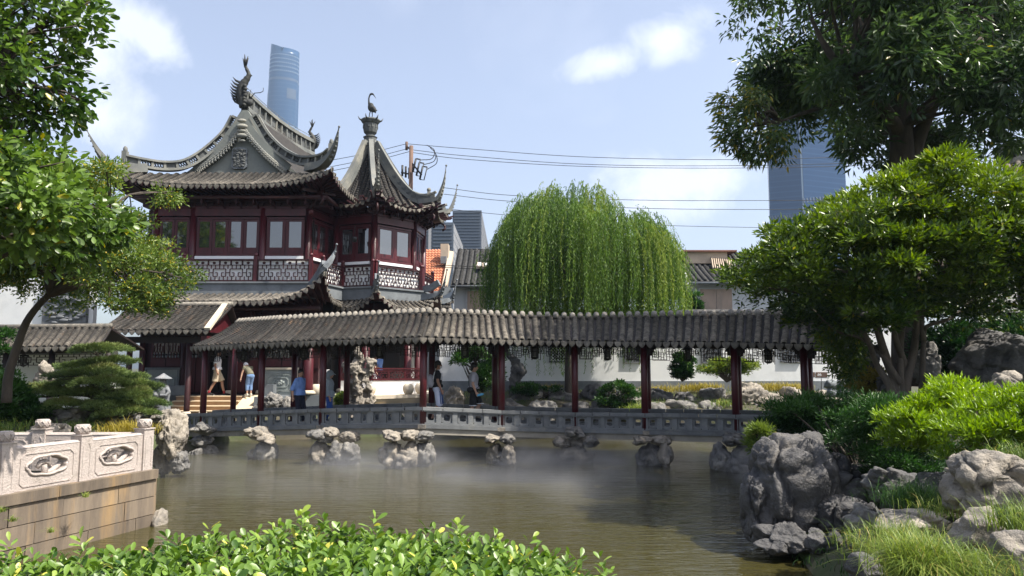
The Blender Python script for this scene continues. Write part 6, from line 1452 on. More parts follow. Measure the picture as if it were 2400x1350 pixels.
# rocks in the planted bed at the left
rock_px(78, 843, 131, 915, 18.6, 401, M_rockw, 'pinkish upright rock beside the leaning trunk above the pine', 'crag')
rock_px(52, 990, 148, 1040, 14.0, 402, M_rockw, 'smooth brown boulder behind the far granite balustrade', 'crag', n=4)
rock_px(135, 992, 166, 1030, 14.2, 403, M_rockw, 'small brown boulder beside the balustrade finial', 'crag')
rock_px(100, 955, 210, 1000, 16.0, 404, M_rock, 'long flat grey rock under the clipped pine', 'crag'); rock_px(170, 948, 330, 1010, 16.8, 405, M_rock, 'grey rock mass behind the pine trunk', 'lake')
rock_px(20, 955, 100, 1010, 16.4, 406, M_rockd, 'dark rock under the shrubs by the leaning trunk', 'crag'); rock_px(325, 950, 392, 1005, 18.6, 407, M_rockd, 'dark flat rock under the stone fisherman', 'crag')
rock_px(38, 918, 68, 945, 16.4, 408, M_rockw, 'small pale rock below the orange marker', 'crag')
# rocky shore at the right
rgroup('rock_outcrop', 'massive grey cracked rock face rising from the pond below the green bushes', at(1860, 1290, 10.4), [
    (1766, 1018, 1945, 1275, 10.6, 501, 'slab', None), (1800, 1008, 1925, 1085, 10.9, 502, 'crag', None), (1743, 1108, 1806, 1275, 10.5, 503, 'slab', M_rockd), (1900, 1060, 1995, 1135, 10.8, 504, 'slab', None),
    (1905, 1105, 2015, 1185, 10.5, 505, 'slab', None), (1915, 1160, 2035, 1250, 10.1, 506, 'slab', None), (1770, 1225, 1892, 1298, 10.0, 507, 'crag', None), (1768, 1262, 1850, 1300, 9.9, 509, 'crag', None), (1856, 1255, 1930, 1300, 10.0, 510, 'crag', None), (1800, 1085, 1960, 1290, 11.2, 511, 'crag', None), (1935, 1085, 2070, 1235, 10.9, 512, 'slab', None), (1965, 1175, 2085, 1290, 9.9, 513, 'crag', None)], M_rockd)
rock_px(1886, 1238, 1945, 1302, 9.6, 520, M_rockd, 'split dark rock at the water edge, half nearer the outcrop', 'crag'); rock_px(1934, 1238, 1990, 1312, 9.5, 521, M_rockd, 'split dark rock at the water edge, half nearer the grass', 'crag')
rock_px(1980, 1180, 2062, 1260, 9.0, 522, M_rock, 'angular grey rock between the water edge and the tan slab', 'crag'); rock_px(1975, 1245, 2060, 1300, 8.6, 523, M_rockd, 'dark low rock above the grass clump by the water', 'crag')
rock_px(2036, 1190, 2225, 1256, 7.4, 524, M_rockw, 'flat tan rock slab with dry grass on it', 'crag'); rock_px(2030, 1095, 2150, 1205, 9.4, 525, M_rockd, 'grey rock below the dark green bush', 'crag'); rock_px(2130, 1105, 2270, 1200, 8.8, 526, M_rockd, 'shadowed rock under the bright azalea', 'crag')
rock_px(2226, 1052, 2405, 1215, 6.2, 527, M_rockw, 'big sunlit boulder with furrowed face below the azalea', 'slab', n=5)
rock_px(2226, 1185, 2356, 1305, 5.4, 528, M_rockw, 'brown boulder under the big sunlit one', 'crag', n=5); rock_px(2330, 1240, 2440, 1370, 4.6, 529, M_rockw, 'rounded brown boulder cut by the picture corner', 'crag', n=5); rock_px(1990, 1285, 2090, 1375, 5.2, 530, M_rockd, 'furrowed grey boulder beside the large grass clump', 'crag', n=5)
rock_px(2322, 990, 2420, 1080, 7.6, 531, M_rockw, 'pale rock behind the azalea at the picture edge', 'crag'); rock_px(2230, 765, 2430, 905, 13.6, 532, M_rockd, 'huge dark weathered rock in the shade behind the osmanthus trunk', 'crag', n=5, depth=0.9)
rock_px(2148, 800, 2200, 905, 13.8, 533, M_rock, 'tall rounded rock directly behind the multi-stemmed trunk', 'crag'); rock_px(2165, 870, 2245, 935, 13.0, 534, M_rock, 'brown ledge rock at the foot of the multi-stemmed trunk', 'crag')
rock_px(1990, 808, 2062, 885, 17.5, 535, M_rockd, 'dark rounded rock behind the yellow-green shrub', 'crag'); rock_px(2056, 878, 2110, 928, 14.2, 536, M_rockd, 'dark rock between the yellow shrub and the trunk', 'crag'); rock_px(2320, 868, 2392, 915, 10.5, 537, M_rockw, 'pale smooth rock above the azalea top', 'crag')
for k, (x0, y0, x1, y1) in enumerate(((1934, 890, 1962, 915), (1956, 888, 1984, 912), (1936, 908, 1962, 936), (1958, 908, 1988, 934))): rock_px(x0, y0, x1, y1, 24.0, 540 + k, M_slab, ['upper block nearer the sign', 'upper block farther from the sign', 'lower block nearer the sign', 'lower block farther from the sign'][k] + ' of the grey stone heap by the white wall', 'crag', n=3, group='grey stone heap by the white wall')

# ------------------------------------------------------------ plants
def atv(px, py, Y):
    u, v = (px - 1200) / F, (675 - py) / F; dy = math.cos(PITCH) - math.sin(PITCH) * v; dz = math.sin(PITCH) + math.cos(PITCH) * v; s = Y / dy
    return np.stack([u * s, np.full_like(s, 1.0) * Y, CZ + dz * s], -1)
def unit(v): return v / np.maximum(1e-9, np.linalg.norm(v, axis=-1, keepdims=True))
def leaves(name, parent, m, P, Dr, Nr, L_, W_, tint, tmpl=2, loc=None, kind=None, curl=0.12):
    """One mesh of separate leaf blades: base P, pointing along Dr, facing Nr; every leaf has its own tint."""
    P = np.asarray(P, float); n = len(P); Dr = unit(np.asarray(Dr, float)); S_ = unit(np.cross(Dr, Nr)); Nr = np.cross(S_, Dr)
    L_ = np.broadcast_to(L_, (n,))[:, None]; W_ = np.broadcast_to(W_, (n,))[:, None]
    if tmpl == 2:      # folded diamond
        V = np.stack([P, P + Dr * L_ * 0.45 + S_ * W_ * 0.5 + Nr * W_ * 0.18, P + Dr * L_ - Nr * L_ * curl, P + Dr * L_ * 0.45 - S_ * W_ * 0.5 + Nr * W_ * 0.18], 1); k = 4
        T = np.array([[0, 1, 2], [0, 2, 3]])
    else:              # broad blade: six rim points round a sunk midrib
        mid = P + Dr * L_ * 0.5; rim = ((0, 0), (.3, .30), (.62, .5), (.88, .36), (1, 0), (.88, -.36), (.62, -.5), (.3, -.30)); V = np.stack([P + Dr * L_ * a + S_ * W_ * b_ + Nr * (W_ * .22 * abs(b_) - L_ * curl * a * a) for a, b_ in rim] + [mid - Nr * L_ * curl * .22], 1); k = 9
        T = np.array([[i, (i + 1) % 8, 8] for i in range(8)])
    off = OFF[parent.name] if parent is not None else Vector(loc); V = V.reshape(-1, 3) - np.array(off)
    Fi = (np.arange(n)[:, None, None] * k + T[None]).reshape(-1, 3); nf = len(Fi)
    me = bpy.data.meshes.new(name); me.vertices.add(len(V)); me.vertices.foreach_set('co', V.reshape(-1)); me.loops.add(nf * 3); me.loops.foreach_set('vertex_index', Fi.reshape(-1).astype(np.int32))
    me.polygons.add(nf); me.polygons.foreach_set('loop_start', np.arange(nf, dtype=np.int32) * 3)
    if tmpl != 2: me.polygons.foreach_set('use_smooth', np.ones(nf, bool))
    a = me.attributes.new('tint', 'FLOAT', 'FACE'); a.data.foreach_set('value', np.repeat(np.broadcast_to(tint, (n,)), len(T)).astype(np.float32)); me.update(calc_edges=True)
    me.materials.append(m); o = bpy.data.objects.new(name, me); link(o, parent); OFF[o.name] = off
    if parent is None: o.location = off
    if kind: o['kind'] = kind
    return o
def in_poly(X, Y, poly):
    ins = np.zeros(X.shape, bool); n = len(poly)
    for i in range(n):
        a, b = poly[i], poly[(i + 1) % n]; c = (a[1] > Y) != (b[1] > Y); ins ^= c & (X < (b[0] - a[0]) * (Y - a[1]) / (b[1] - a[1] + 1e-12) + a[0])
    return ins
def edge_d(X, Y, poly):
    D = np.full(X.shape, 1e9); P = np.array(poly, float)
    for i in range(len(P)):
        a, b = P[i], P[(i + 1) % len(P)]; e = b - a; t = np.clip(((X - a[0]) * e[0] + (Y - a[1]) * e[1]) / (e @ e + 1e-9), 0, 1); D = np.minimum(D, np.hypot(X - a[0] - t * e[0], Y - a[1] - t * e[1]))
    return D
def crown_points(poly, D, thick, n, seed, round_px=120, freq=1.1, thr=-0.12, shell=0.5, inset=0):
    """Twig ends through a crown: outline measured in the photo at distance D, rounded off in depth, thinned by noise into clumps with gaps."""
    g = np.random.default_rng(seed); P = np.array(poly, float); lo, hi = P.min(0), P.max(0); out = []; tot = 0
    while tot < n:
        X = g.uniform(lo[0], hi[0], n); Y = g.uniform(lo[1], hi[1], n); k = in_poly(X, Y, poly); X, Y = X[k], Y[k]; ed = edge_d(X, Y, poly); k = ed > inset * g.uniform(.55, 1.0, len(X)); X, Y, ed = X[k], Y[k], ed[k]; e = np.clip(ed / round_px, 0, 1); half = thick * np.sqrt(1 - (1 - e) ** 2) + 0.03
        t = g.uniform(-1, 1, len(X)); t = np.sign(t) * np.abs(t) ** shell
        W = atv(X, Y, D); W[:, 1] += t * half
        nz = fbm(W * freq + seed * 3.7, 3); k = nz > thr + g.uniform(-0.08, 0.08, len(X)); W = W[k]; out.append(W); tot += len(W)
    return np.concatenate(out)[:n]
def clumps(poly, D, thick, ncl, per, size, seed, round_px=120, freq=0.8, thr=-0.1, shell=0.5, squash=0.55, down=0.25):
    """Leaf clumps: rounded tufts through the crown, each with its own twig ends; returns twig ends and the tuft centre of each."""
    g = np.random.default_rng(seed + 500); C = crown_points(poly, D, thick, ncl, seed, round_px, freq, thr, shell, min(size * .95 * F / D, .3 * np.ptp(np.array(poly)[:, 1]))); N_ = ncl * per; c = np.repeat(C, per, 0); s = size * np.repeat(g.uniform(.6, 1.25, ncl), per)
    v = unit(g.normal(size=(N_, 3))); v[:, 2] = np.where(v[:, 2] < -down, -v[:, 2] * .6, v[:, 2]); r = g.uniform(.55, 1.0, N_) ** .6
    return c + v * (s * r)[:, None] * np.array((1, 1, squash)), c - np.array((0, 0, 1.0)) * size * .25
def single_leaves(t, m, P, Dr, Nr, Ln, ratio, tint, tmpl, n):
    """The n leaves that show largest, each an object of its own (a few shared blades); returns which were taken."""
    v = P - np.array((0, 0, CZ)); dist = np.linalg.norm(v, axis=1); px = 1200 + v[:, 0] / v[:, 1] * F; py = 860 - v[:, 2] / v[:, 1] * F; ok = (px > 5) & (px < 2395) & (py > 5) & (py < 1345) & ((v[:, 1] < np.quantile(v[:, 1], .3)) | (dist < 3))
    sc = Ln / dist * (.25 + np.abs((unit(Nr) * unit(v)).sum(1))) * ok; pick = np.zeros(len(P), bool); pick[np.argsort(-sc)[:n]] = True; tv = [.12, .28, .42, .56, .72, 1.0]; pr = []
    for q in tv: o = leaves('leaf', t, m, [(0, 0, 0)], [(1, 0, 0)], [(0, 0, 1)], 1.0, ratio, q, tmpl); o.data.transform(Matrix.Translation(OFF[t.name])); pr.append(o.data); bpy.data.objects.remove(o)
    off = np.array(OFF[t.name])
    for i in np.where(pick)[0]:
        d = Vector(unit(Dr[i])); s_ = d.cross(Vector(Nr[i])).normalized(); n_ = s_.cross(d); o = bpy.data.objects.new('leaf', pr[int(np.argmin(np.abs(np.array(tv) - tint[i])))]); link(o, t)
        o.matrix_local = Matrix.Translation(Vector(P[i] - off)) @ Matrix(((d.x, -s_.x, n_.x, 0), (d.y, -s_.y, n_.y, 0), (d.z, -s_.z, n_.z, 0), (0, 0, 0, 1))) @ Matrix.Scale(float(Ln[i]), 4)
    return pick
def foliage(name, parent, m, tips, center, k, L_, W_, spread, droop=0.0, seed=1, tmpl=2, up=0.35, tb=0.35, tv=0.22, odd=0.03, top=0.25, flat=0.5, clump=0.7, kind=None, pick=0):
    """k leaves round every twig tip; higher leaves take a fresher colour."""
    g = np.random.default_rng(seed); n = len(tips); c = np.array(center); c = np.repeat(c, k, 0) if c.ndim == 2 else c; T = np.repeat(tips, k, 0); N_ = n * k
    out = unit(T - c); rd = unit(g.normal(size=(N_, 3))); Dr = unit(out * 0.55 + rd * 0.85 + np.array((0, 0, up - droop)))
    P = T + rd * spread * g.uniform(0.1, 1.0, N_)[:, None] * np.array((1, 1, 0.8))
    Nr = unit(np.array((0, 0, 1.0)) * flat + unit(g.normal(size=(N_, 3))) * 0.55 + out * 0.25)
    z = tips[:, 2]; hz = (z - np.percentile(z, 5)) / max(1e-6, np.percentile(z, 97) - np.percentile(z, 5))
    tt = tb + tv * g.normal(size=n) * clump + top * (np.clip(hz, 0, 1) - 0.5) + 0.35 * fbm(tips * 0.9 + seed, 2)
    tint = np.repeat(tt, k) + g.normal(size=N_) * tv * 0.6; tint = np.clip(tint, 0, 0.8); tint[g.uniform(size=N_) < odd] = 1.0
    Ln, Wn = L_ * g.uniform(0.65, 1.2, N_), W_ * g.uniform(0.75, 1.15, N_)
    if pick: q = ~single_leaves(parent, m, P, Dr, Nr, Ln, W_ / L_, tint, tmpl, pick); P, Dr, Nr, Ln, Wn, tint, kind = P[q], Dr[q], Nr[q], Ln[q], Wn[q], tint[q], 'stuff'
    return leaves(name, parent, m, P, Dr, Nr, Ln, Wn, tint, tmpl, kind=kind)
def limbs(name, parent, m, start, tips, n, r0, seed, via=None, r1=0.012, bend=0.25, sub=3):
    """Branches from points of the trunk out to the crown, each with side twigs."""
    g = np.random.default_rng(seed); b = MB(); idx = g.choice(len(tips), n, replace=False); st = [Vector(s) for s in (start if isinstance(start, list) else [start])]
    for i in idx:
        e = Vector(tips[i]); s = min(st, key=lambda q: (q - e).length + 0.6 * max(0, q.z - e.z)); d = (e - s); m1 = s + d * 0.45 + Vector(g.normal(size=3) * 0.08 * d.length) + Vector((0, 0, bend * 0.3 * d.length)); P = spline([s, m1, e], 5); k = len(P)
        b.tube(P, [r0 * (1 - j / (k - 1)) + r1 for j in range(k)], 6, caps=False)
        near = np.argsort(np.linalg.norm(tips - np.array(e), axis=1))[1:400:max(1, 400 // sub)]
        for j in near[:sub]: b.tube([P[int(k * 0.55)], P[int(k * 0.55)].lerp(Vector(tips[j]), 0.5) + Vector((0, 0, 0.05)), Vector(tips[j])], [r1 * 1.5, r1, r1 * 0.5], 4, caps=False)
    return b.build(name, m, parent)
L_big = leaf_mat('big_tree_leaf', (0.020, 0.046, 0.016), (0.090, 0.148, 0.036), (0.33, 0.27, 0.03), rough=0.36, spec=0.5, trans=.34)
L_osm = leaf_mat('osmanthus_leaf', (0.017, 0.048, 0.010), (0.175, 0.255, 0.022), (0.24, 0.23, 0.03), rough=0.36, spec=0.5)
L_wil = leaf_mat('willow_leaf', (0.045, 0.098, 0.019), (0.165, 0.265, 0.044), (0.30, 0.30, 0.06), rough=0.5, trans=0.38)
L_mag = leaf_mat('broad_leaf', (0.026, 0.068, 0.013), (0.155, 0.245, 0.040), (0.36, 0.31, 0.03), rough=0.36, trans=0.34, spec=0.5)
L_juj = leaf_mat('small_leaf', (0.034, 0.074, 0.016), (0.18, 0.25, 0.045), (0.42, 0.36, 0.045), rough=0.42, trans=0.34)
L_pin = leaf_mat('pine_needle', (0.034, 0.068, 0.028), (0.20, 0.27, 0.075), (0.16, 0.14, 0.05), rough=0.5, trans=0.15)
L_shr = leaf_mat('dark_shrub_leaf', (0.010, 0.034, 0.010), (0.045, 0.115, 0.020), (0.10, 0.18, 0.02), rough=0.4, trans=0.25)
L_aza = leaf_mat('azalea_leaf', (0.035, 0.085, 0.008), (0.22, 0.34, 0.018), (0.30, 0.40, 0.03), rough=0.36, trans=0.32, spec=0.5)
L_hed = leaf_mat('hedge_leaf', (0.018, 0.062, 0.010), (0.17, 0.275, 0.040), (0.52, 0.50, 0.09), rough=0.38, trans=0.25, spec=0.4)
L_yel = leaf_mat('yellow_shrub_leaf', (0.10, 0.10, 0.02), (0.34, 0.28, 0.055), (0.45, 0.36, 0.05), rough=0.5)
L_gra = leaf_mat('grass_blade', (0.05, 0.10, 0.018), (0.24, 0.31, 0.055), (0.42, 0.36, 0.11), rough=0.45, trans=0.3)
L_gry = leaf_mat('yellow_grass_blade', (0.16, 0.14, 0.02), (0.40, 0.32, 0.05), (0.46, 0.36, 0.09), rough=0.5)

# the big tree at the right
def big_tree():
    D = 17.0; t = thing('broadleaf_tree', (at(2125, 900, D).x, D, 1.3), 'big dark tree with drooping pointed leaves rising above the rounded bushy tree', 'tree')
    poly = [(1738, -160), (1735, 0), (1765, 55), (1785, 92), (1752, 120), (1765, 190), (1790, 260), (1835, 275), (1880, 295), (1925, 310), (1950, 360), (1985, 390), (2060, 400), (2130, 470), (2200, 430), (2250, 470), (2335, 445), (2340, 370), (2325, 318), (2372, 280), (2400, 215), (2460, 150), (2520, 60), (2540, -160)]
    tips, tc = clumps(poly, D, 2.6, 205, 19, .60, 41, 130, 0.6, 0.07, .6, .7, .6)
    sprig = crown_points([(1682, 215), (1700, 228), (1730, 205), (1765, 195), (1800, 250), (1840, 320), (1850, 375), (1800, 365), (1762, 385), (1740, 350), (1690, 340), (1695, 290)], D - 1.0, 0.35, 190, 42, 40, 1.5, -0.1)
    c = at(2110, 150, D)
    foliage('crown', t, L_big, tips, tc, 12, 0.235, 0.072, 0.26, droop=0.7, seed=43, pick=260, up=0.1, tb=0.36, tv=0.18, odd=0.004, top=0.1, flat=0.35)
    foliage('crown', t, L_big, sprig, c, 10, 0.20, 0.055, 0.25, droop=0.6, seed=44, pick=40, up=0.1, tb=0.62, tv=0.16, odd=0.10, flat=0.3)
    b = MB(); tr = [at(2128, 905, D), at(2126, 600, D), at(2115, 420, D), at(2112, 300, D), at(2104, 150, D), at(2085, 0, D), at(2070, -120, D)]
    b.tube(spline(tr, 4), [.36 - .0095 * i for i in range(25)], 12); b.tube(spline([at(2118, 430, D), at(2150, 330, D), at(2185, 250, D - .3), at(2240, 170, D), at(2300, 90, D)], 4), [.22 - .010 * i for i in range(17)], 10)
    for P, r in (([at(2113, 320, D), at(2060, 240, D - .5), at(1990, 180, D - .8), at(1935, 110, D - 1), at(1900, 40, D - 1)], .17), ([at(2110, 280, D), at(2010, 235, D + .4), at(1900, 260, D + .4), at(1830, 285, D - .4)], .09), ([at(2190, 245, D), at(2200, 120, D + .5), at(2190, 0, D + .5), at(2180, -100, D)], .14), ([at(2104, 150, D), at(2030, 80, D), at(1985, -20, D)], .12)): 
        q = spline(P, 4); b.tube(q, [r * (1 - .85 * i / (len(q) - 1)) + .01 for i in range(len(q))], 8)
    b.build('trunk', M_bark, t)
    limbs('branch', t, M_bark, [at(2112, 300, D), at(2085, 0, D), at(2240, 170, D), at(1990, 180, D - .8), at(2190, 60, D), at(2104, 150, D)], tips, 70, 0.05, 45); limbs('branch', t, M_bark, [at(1830, 285, D - .4)], sprig, 8, 0.03, 46)
big_tree()
# rounded osmanthus
def osmanthus():
    D = 13.2; base = at(2105, 915, D); t = thing('osmanthus_tree', (base.x, D, base.z), 'rounded bushy tree with many pale stems and yellow-green top in front of the big tree', 'tree')
    poly = [(1722, 655), (1745, 600), (1772, 545), (1770, 525), (1815, 535), (1862, 508), (1898, 475), (1940, 455), (1978, 418), (2040, 398), (2090, 392), (2150, 402), (2200, 395), (2290, 440), (2335, 475), (2345, 555), (2405, 540), (2440, 560), (2440, 770), (2360, 800), (2290, 770), (2200, 770), (2140, 735), (2095, 760), (2040, 800), (1990, 800), (1930, 800), (1880, 760), (1840, 735), (1790, 742), (1745, 715)]
    tips, tc = clumps(poly, D, 2.1, 340, 20, .34, 51, 110, 0.9, -0.08, .42, .5, .1); c = at(2080, 700, D)
    foliage('crown', t, L_osm, tips, tc, 10, 0.12, 0.046, 0.13, seed=52, up=0.35, tb=0.38, tv=0.20, odd=0.01, top=0.5, flat=0.6)  # upper leaves yellower: light on the crown top is put into the tint
    fill = crown_points(poly, D, 1.8, 2000, 57, 120, .9, -.3, .8, 38); foliage('crown', t, L_osm, fill, c, 8, 0.115, 0.045, 0.18, seed=58, up=.3, tb=.26, tv=.16, odd=.01, top=.5, flat=.5)  # inner leaves darker: shade inside the crown is put into the tint
    low = crown_points([(1935, 740), (2010, 760), (2030, 810), (2010, 850), (1985, 905), (1955, 880), (1950, 830), (1925, 800)], D + 1.5, 0.5, 420, 53, 40, 1.2, -0.15)
    foliage('crown', t, L_osm, low, c, 10, 0.10, 0.038, 0.16, seed=54, tb=0.2, tv=0.15, droop=0.2)
    b = MB()
    for pts, r in (([(2090, 960), (2085, 905), (2055, 855), (2035, 800), (2000, 740), (1960, 660)], .10), ([(2100, 960), (2100, 900), (2075, 840), (2060, 790), (2030, 700), (2010, 600)], .12), ([(2110, 960), (2112, 900), (2118, 850), (2098, 790), (2095, 700), (2090, 560)], .12), ([(2118, 960), (2125, 890), (2140, 830), (2148, 760), (2150, 660), (2170, 520)], .13), ([(2160, 930), (2162, 860), (2165, 800), (2172, 765), (2230, 745), (2290, 690), (2350, 640)], .075), ([(2112, 900), (2080, 850), (2050, 815), (2010, 790), (1960, 775), (1900, 720)], .065), ([(2105, 950), (2090, 900), (2085, 850), (2060, 760), (2055, 640)], .09), ([(2120, 950), (2110, 880), (2112, 800), (2125, 700), (2130, 560)], .10), ([(2165, 800), (2160, 740), (2200, 640), (2220, 540)], .06)):
        q = spline([at(x, y, D + (i % 3 - 1) * 0.12) for i, (x, y) in enumerate(pts)], 4); b.tube(q, [.78 * r * (1 - .75 * i / (len(q) - 1)) for i in range(len(q))], 9)
    b.build('trunk', M_barkp, t)
    limbs('branch', t, M_barkp, [at(2055, 700, D), at(2130, 640, D), at(2010, 640, D), at(2220, 640, D), at(1950, 700, D), at(2095, 600, D)], tips, 60, 0.028, 55)
osmanthus()
# weeping willow
def willow():
    D = 28.2; base = at(1334, 915, D); t = thing('willow_tree', (base.x, D, base.z), 'weeping willow with long light green hanging branches behind the bridge', 'tree')
    g = np.random.default_rng(61); top = [(1168, 560), (1185, 505), (1215, 455), (1250, 440), (1300, 428), (1350, 428), (1395, 440), (1440, 450), (1480, 470), (1530, 495), (1570, 540), (1588, 590)]
    c = at(1375, 620, D); P, Dr, Nr, Ln, Ti = [], [], [], [], []; b = MB(); ns = 2350; starts = []
    ends = [(r_ * math.cos(a_), r_ * math.sin(a_)) for r_, a_ in zip(np.sqrt(g.uniform(0, 1, 95)) * .97, g.uniform(0, 2 * math.pi, 95))]
    for i in range(ns):
        en = ends[int(g.integers(95))]; ux, uy = en[0] + g.normal() * .085, en[1] + g.normal() * .085; rr = min(1.0, math.hypot(ux, uy)); uy = max(-1, min(1, uy)); px = 1372 + ux * 209; tcl = en[0] * 7.7 % 1.0
        ty = np.interp(px, [p[0] for p in top], [p[1] for p in top]); zt = at(px, ty + 26 * pnoise(np.array([[px * .021, uy * 2.2, 1.7]]))[0], D).z; zc = at(px, 600, D).z
        h = math.sqrt(max(0, 1 - uy * uy)); z0 = zc + (zt - zc) * h + g.normal() * 0.12 - tcl * .9 * (1 - .3 * rr) - g.exponential(.15); x0 = at(px, 600, D).x; y0 = D + uy * 2.9
        clump = pnoise(np.array([[x0 * 0.8, y0 * 0.8, 3.3]]))[0]
        L_ = min(z0 - at(px, 745 + g.uniform(-30, 25), D).z, g.uniform(2.2, 5.2)) if g.uniform() > 0.05 else z0 - at(px, g.uniform(790, 880), D).z
        if abs(px - 1290) < 45 and g.uniform() < 0.03: L_ = z0 - at(px, 880, D).z
        L_ *= 1 + .5 * min(0, clump + .1) * g.uniform()
        if clump < -0.3 and g.uniform() < 0.5: continue
        out = Vector((ux, uy, 0)) * g.uniform(0.1, 0.75) + Vector((g.normal(), g.normal(), 0)) * .12; n = max(6, int(L_ / 0.038)); ph = g.uniform(0, 6); starts.append((x0, y0, z0)); tc = g.normal() * 0.14 + 0.34 + clump * 0.9
        for k in range(n):
            s_ = k / n * L_; f = 1 - math.exp(-s_ / 0.45); q = (x0 + out.x * f + 0.04 * math.sin(s_ * 2 + ph), y0 + out.y * f + 0.04 * math.cos(s_ * 1.7 + ph), z0 - s_ + 0.10 * f * (1 - f) * 4)
            P.append(q)
        Ti += [tc] * n
    P = np.array(P); n = len(P); Dr = unit(np.array((0, 0, -1.0)) + g.normal(size=(n, 3)) * 0.45); Nr = unit(g.normal(size=(n, 3)) + np.array((0.3, -0.3, 0.4)))
    leaves('crown', t, L_wil, P, Dr, Nr, g.uniform(0.09, 0.16, n), g.uniform(0.021, 0.033, n), np.clip(np.array(Ti) + g.normal(size=n) * 0.12 + 0.25 * (P[:, 2] - P[:, 2].min()) / np.ptp(P[:, 2]), 0, 0.85))
    tr = spline([base - Vector((0, 0, 0.4)), at(1333, 860, D), at(1336, 800, D), at(1345, 720, D), at(1375, 640, D), at(1385, 560, D)], 4); b.tube(tr, [.17 - .004 * i for i in range(len(tr))], 10)
    for e in ((1240, 520, -1), (1300, 480, 1.2), (1450, 500, -1.2), (1520, 560, .8), (1390, 470, .3), (1470, 640, -1.6), (1290, 600, -1.8)): q = spline([at(1350, 710, D), at((1350 + e[0]) / 2, (660 + e[1]) / 2, D + e[2] * .4), at(e[0], e[1], D + e[2])], 5); b.tube(q, [.11 - .009 * i for i in range(len(q))], 7)
    b.build('trunk', M_bark, t)
willow()
# broad-leaved tree reaching in from the left, close by
def magnolia():
    D = 8.4; base = at(-190, 1050, D); t = thing('broad_leaved_tree', (base.x, D, 0.6), 'close tree with broad fresh green leaves reaching in beside the pavilion roof', 'tree')
    parts = [([(-160, -120), (140, -120), (205, -20), (198, 20), (165, 45), (150, 95), (125, 120), (205, 152), (190, 172), (150, 190), (168, 225), (140, 240), (110, 262), (60, 285), (0, 300), (-160, 320)], 0.9, 760, 71, 0.30), ([(-160, 300), (60, 290), (105, 272), (128, 290), (118, 320), (168, 345), (130, 370), (200, 395), (232, 455), (262, 500), (245, 545), (190, 590), (150, 620), (90, 610), (40, 630), (-40, 640), (-160, 640)], 0.9, 900, 72, 0.46)]
    for poly, th, n, sd, tb in parts:
        tips = crown_points(poly, D, th, n, sd, 70, 1.5, -0.06, 0.6, 30); c = at(-60, 420 if sd == 72 else 120, D)
        foliage('crown', t, L_mag, tips, c, 8, 0.125, 0.062, 0.16, seed=sd + 5, tmpl=6, pick=150, up=0.15, droop=0.15, tb=tb, tv=0.17, odd=0.012, top=0.15, flat=0.5)
        limbs('branch', t, M_bark, [at(-120, 500, D), at(-60, 200, D), at(-80, 350, D), at(0, 450, D)], tips, 26, 0.03, sd + 9)
    b = MB(); q = spline([base, at(-150, 700, D), at(-110, 450, D), at(-60, 200, D), at(-20, -50, D)], 4); b.tube(q, [.16 - .007 * i for i in range(len(q))], 10)
    for e in ((150, 380), (190, 520), (110, 560), (150, 150), (180, 60)): p = spline([at(-90, e[1] + 90, D), at(30, e[1] + 30, D), at(e[0], e[1], D)], 4); b.tube(p, [.035 - .0035 * i for i in range(len(p))], 6)
    b.build('trunk', M_bark, t)
magnolia()
# small-leaved tree with the leaning trunk
def jujube():
    D = 13.6; base = at(18, 905, D); t = thing('small_leaved_tree', (base.x, D, base.z), 'leaning tree with small yellow-green leaves and fruit hanging over the covered walk', 'tree')
    poly = [(-60, 560), (60, 560), (120, 470), (200, 400), (250, 425), (300, 395), (352, 400), (384, 440), (375, 470), (340, 480), (318, 520), (345, 560), (400, 590), (440, 615), (455, 640), (430, 662), (395, 660), (385, 690), (400, 700), (360, 720), (355, 760), (318, 770), (290, 750), (262, 765), (235, 720), (215, 690), (200, 660), (160, 690), (120, 705), (100, 735), (80, 765), (50, 745), (30, 720), (0, 700), (-60, 690)]
    tips, tc = clumps(poly, D, 1.5, 190, 24, .34, 81, 60, 1.0, -0.1, .6, .6, .5); c = at(190, 600, D)
    foliage('crown', t, L_juj, tips, tc, 11, 0.085, 0.034, 0.15, droop=0.25, seed=82, up=0.1, tb=0.36, tv=0.18, odd=0.06, top=0.25, flat=0.35)
    g = np.random.default_rng(83); idx = g.choice(len(tips), 420, replace=False); fb = MB()
    for i in idx[:420]: fb.ball(tips[i] + g.normal(size=3) * 0.05, 0.016, 5)
    fo = fb.build('fruit', mat('yellow_fruit', (0.50, 0.40, 0.06), (0.42, 0.26, 0.04), 3, 0.4), t); fo['kind'] = 'stuff'
    b = MB(); q = spline([base - Vector((0, 0, .3)), at(20, 880, D), at(38, 820, D), at(62, 755, D), at(100, 705, D), at(150, 660, D), at(190, 590, D)], 4); b.tube(q, [.088 - .002 * i for i in range(len(q))], 10)
    for e in ((250, 480, -.4), (330, 620, -.5), (300, 720, .3), (60, 600, .4), (200, 500, .5), (380, 640, -.2), (120, 560, -.6)): p = spline([at(120, 690, D), at((130 + e[0]) / 2, (640 + e[1]) / 2 - 10, D + e[2] * .5), at(e[0], e[1], D + e[2])], 4); b.tube(p, [.07 - .007 * i for i in range(len(p))], 7)
    b.build('trunk', M_bark, t); limbs('branch', t, M_bark, [at(150, 660, D), at(190, 590, D), at(250, 620, D)], tips, 40, 0.022, 84)
jujube()
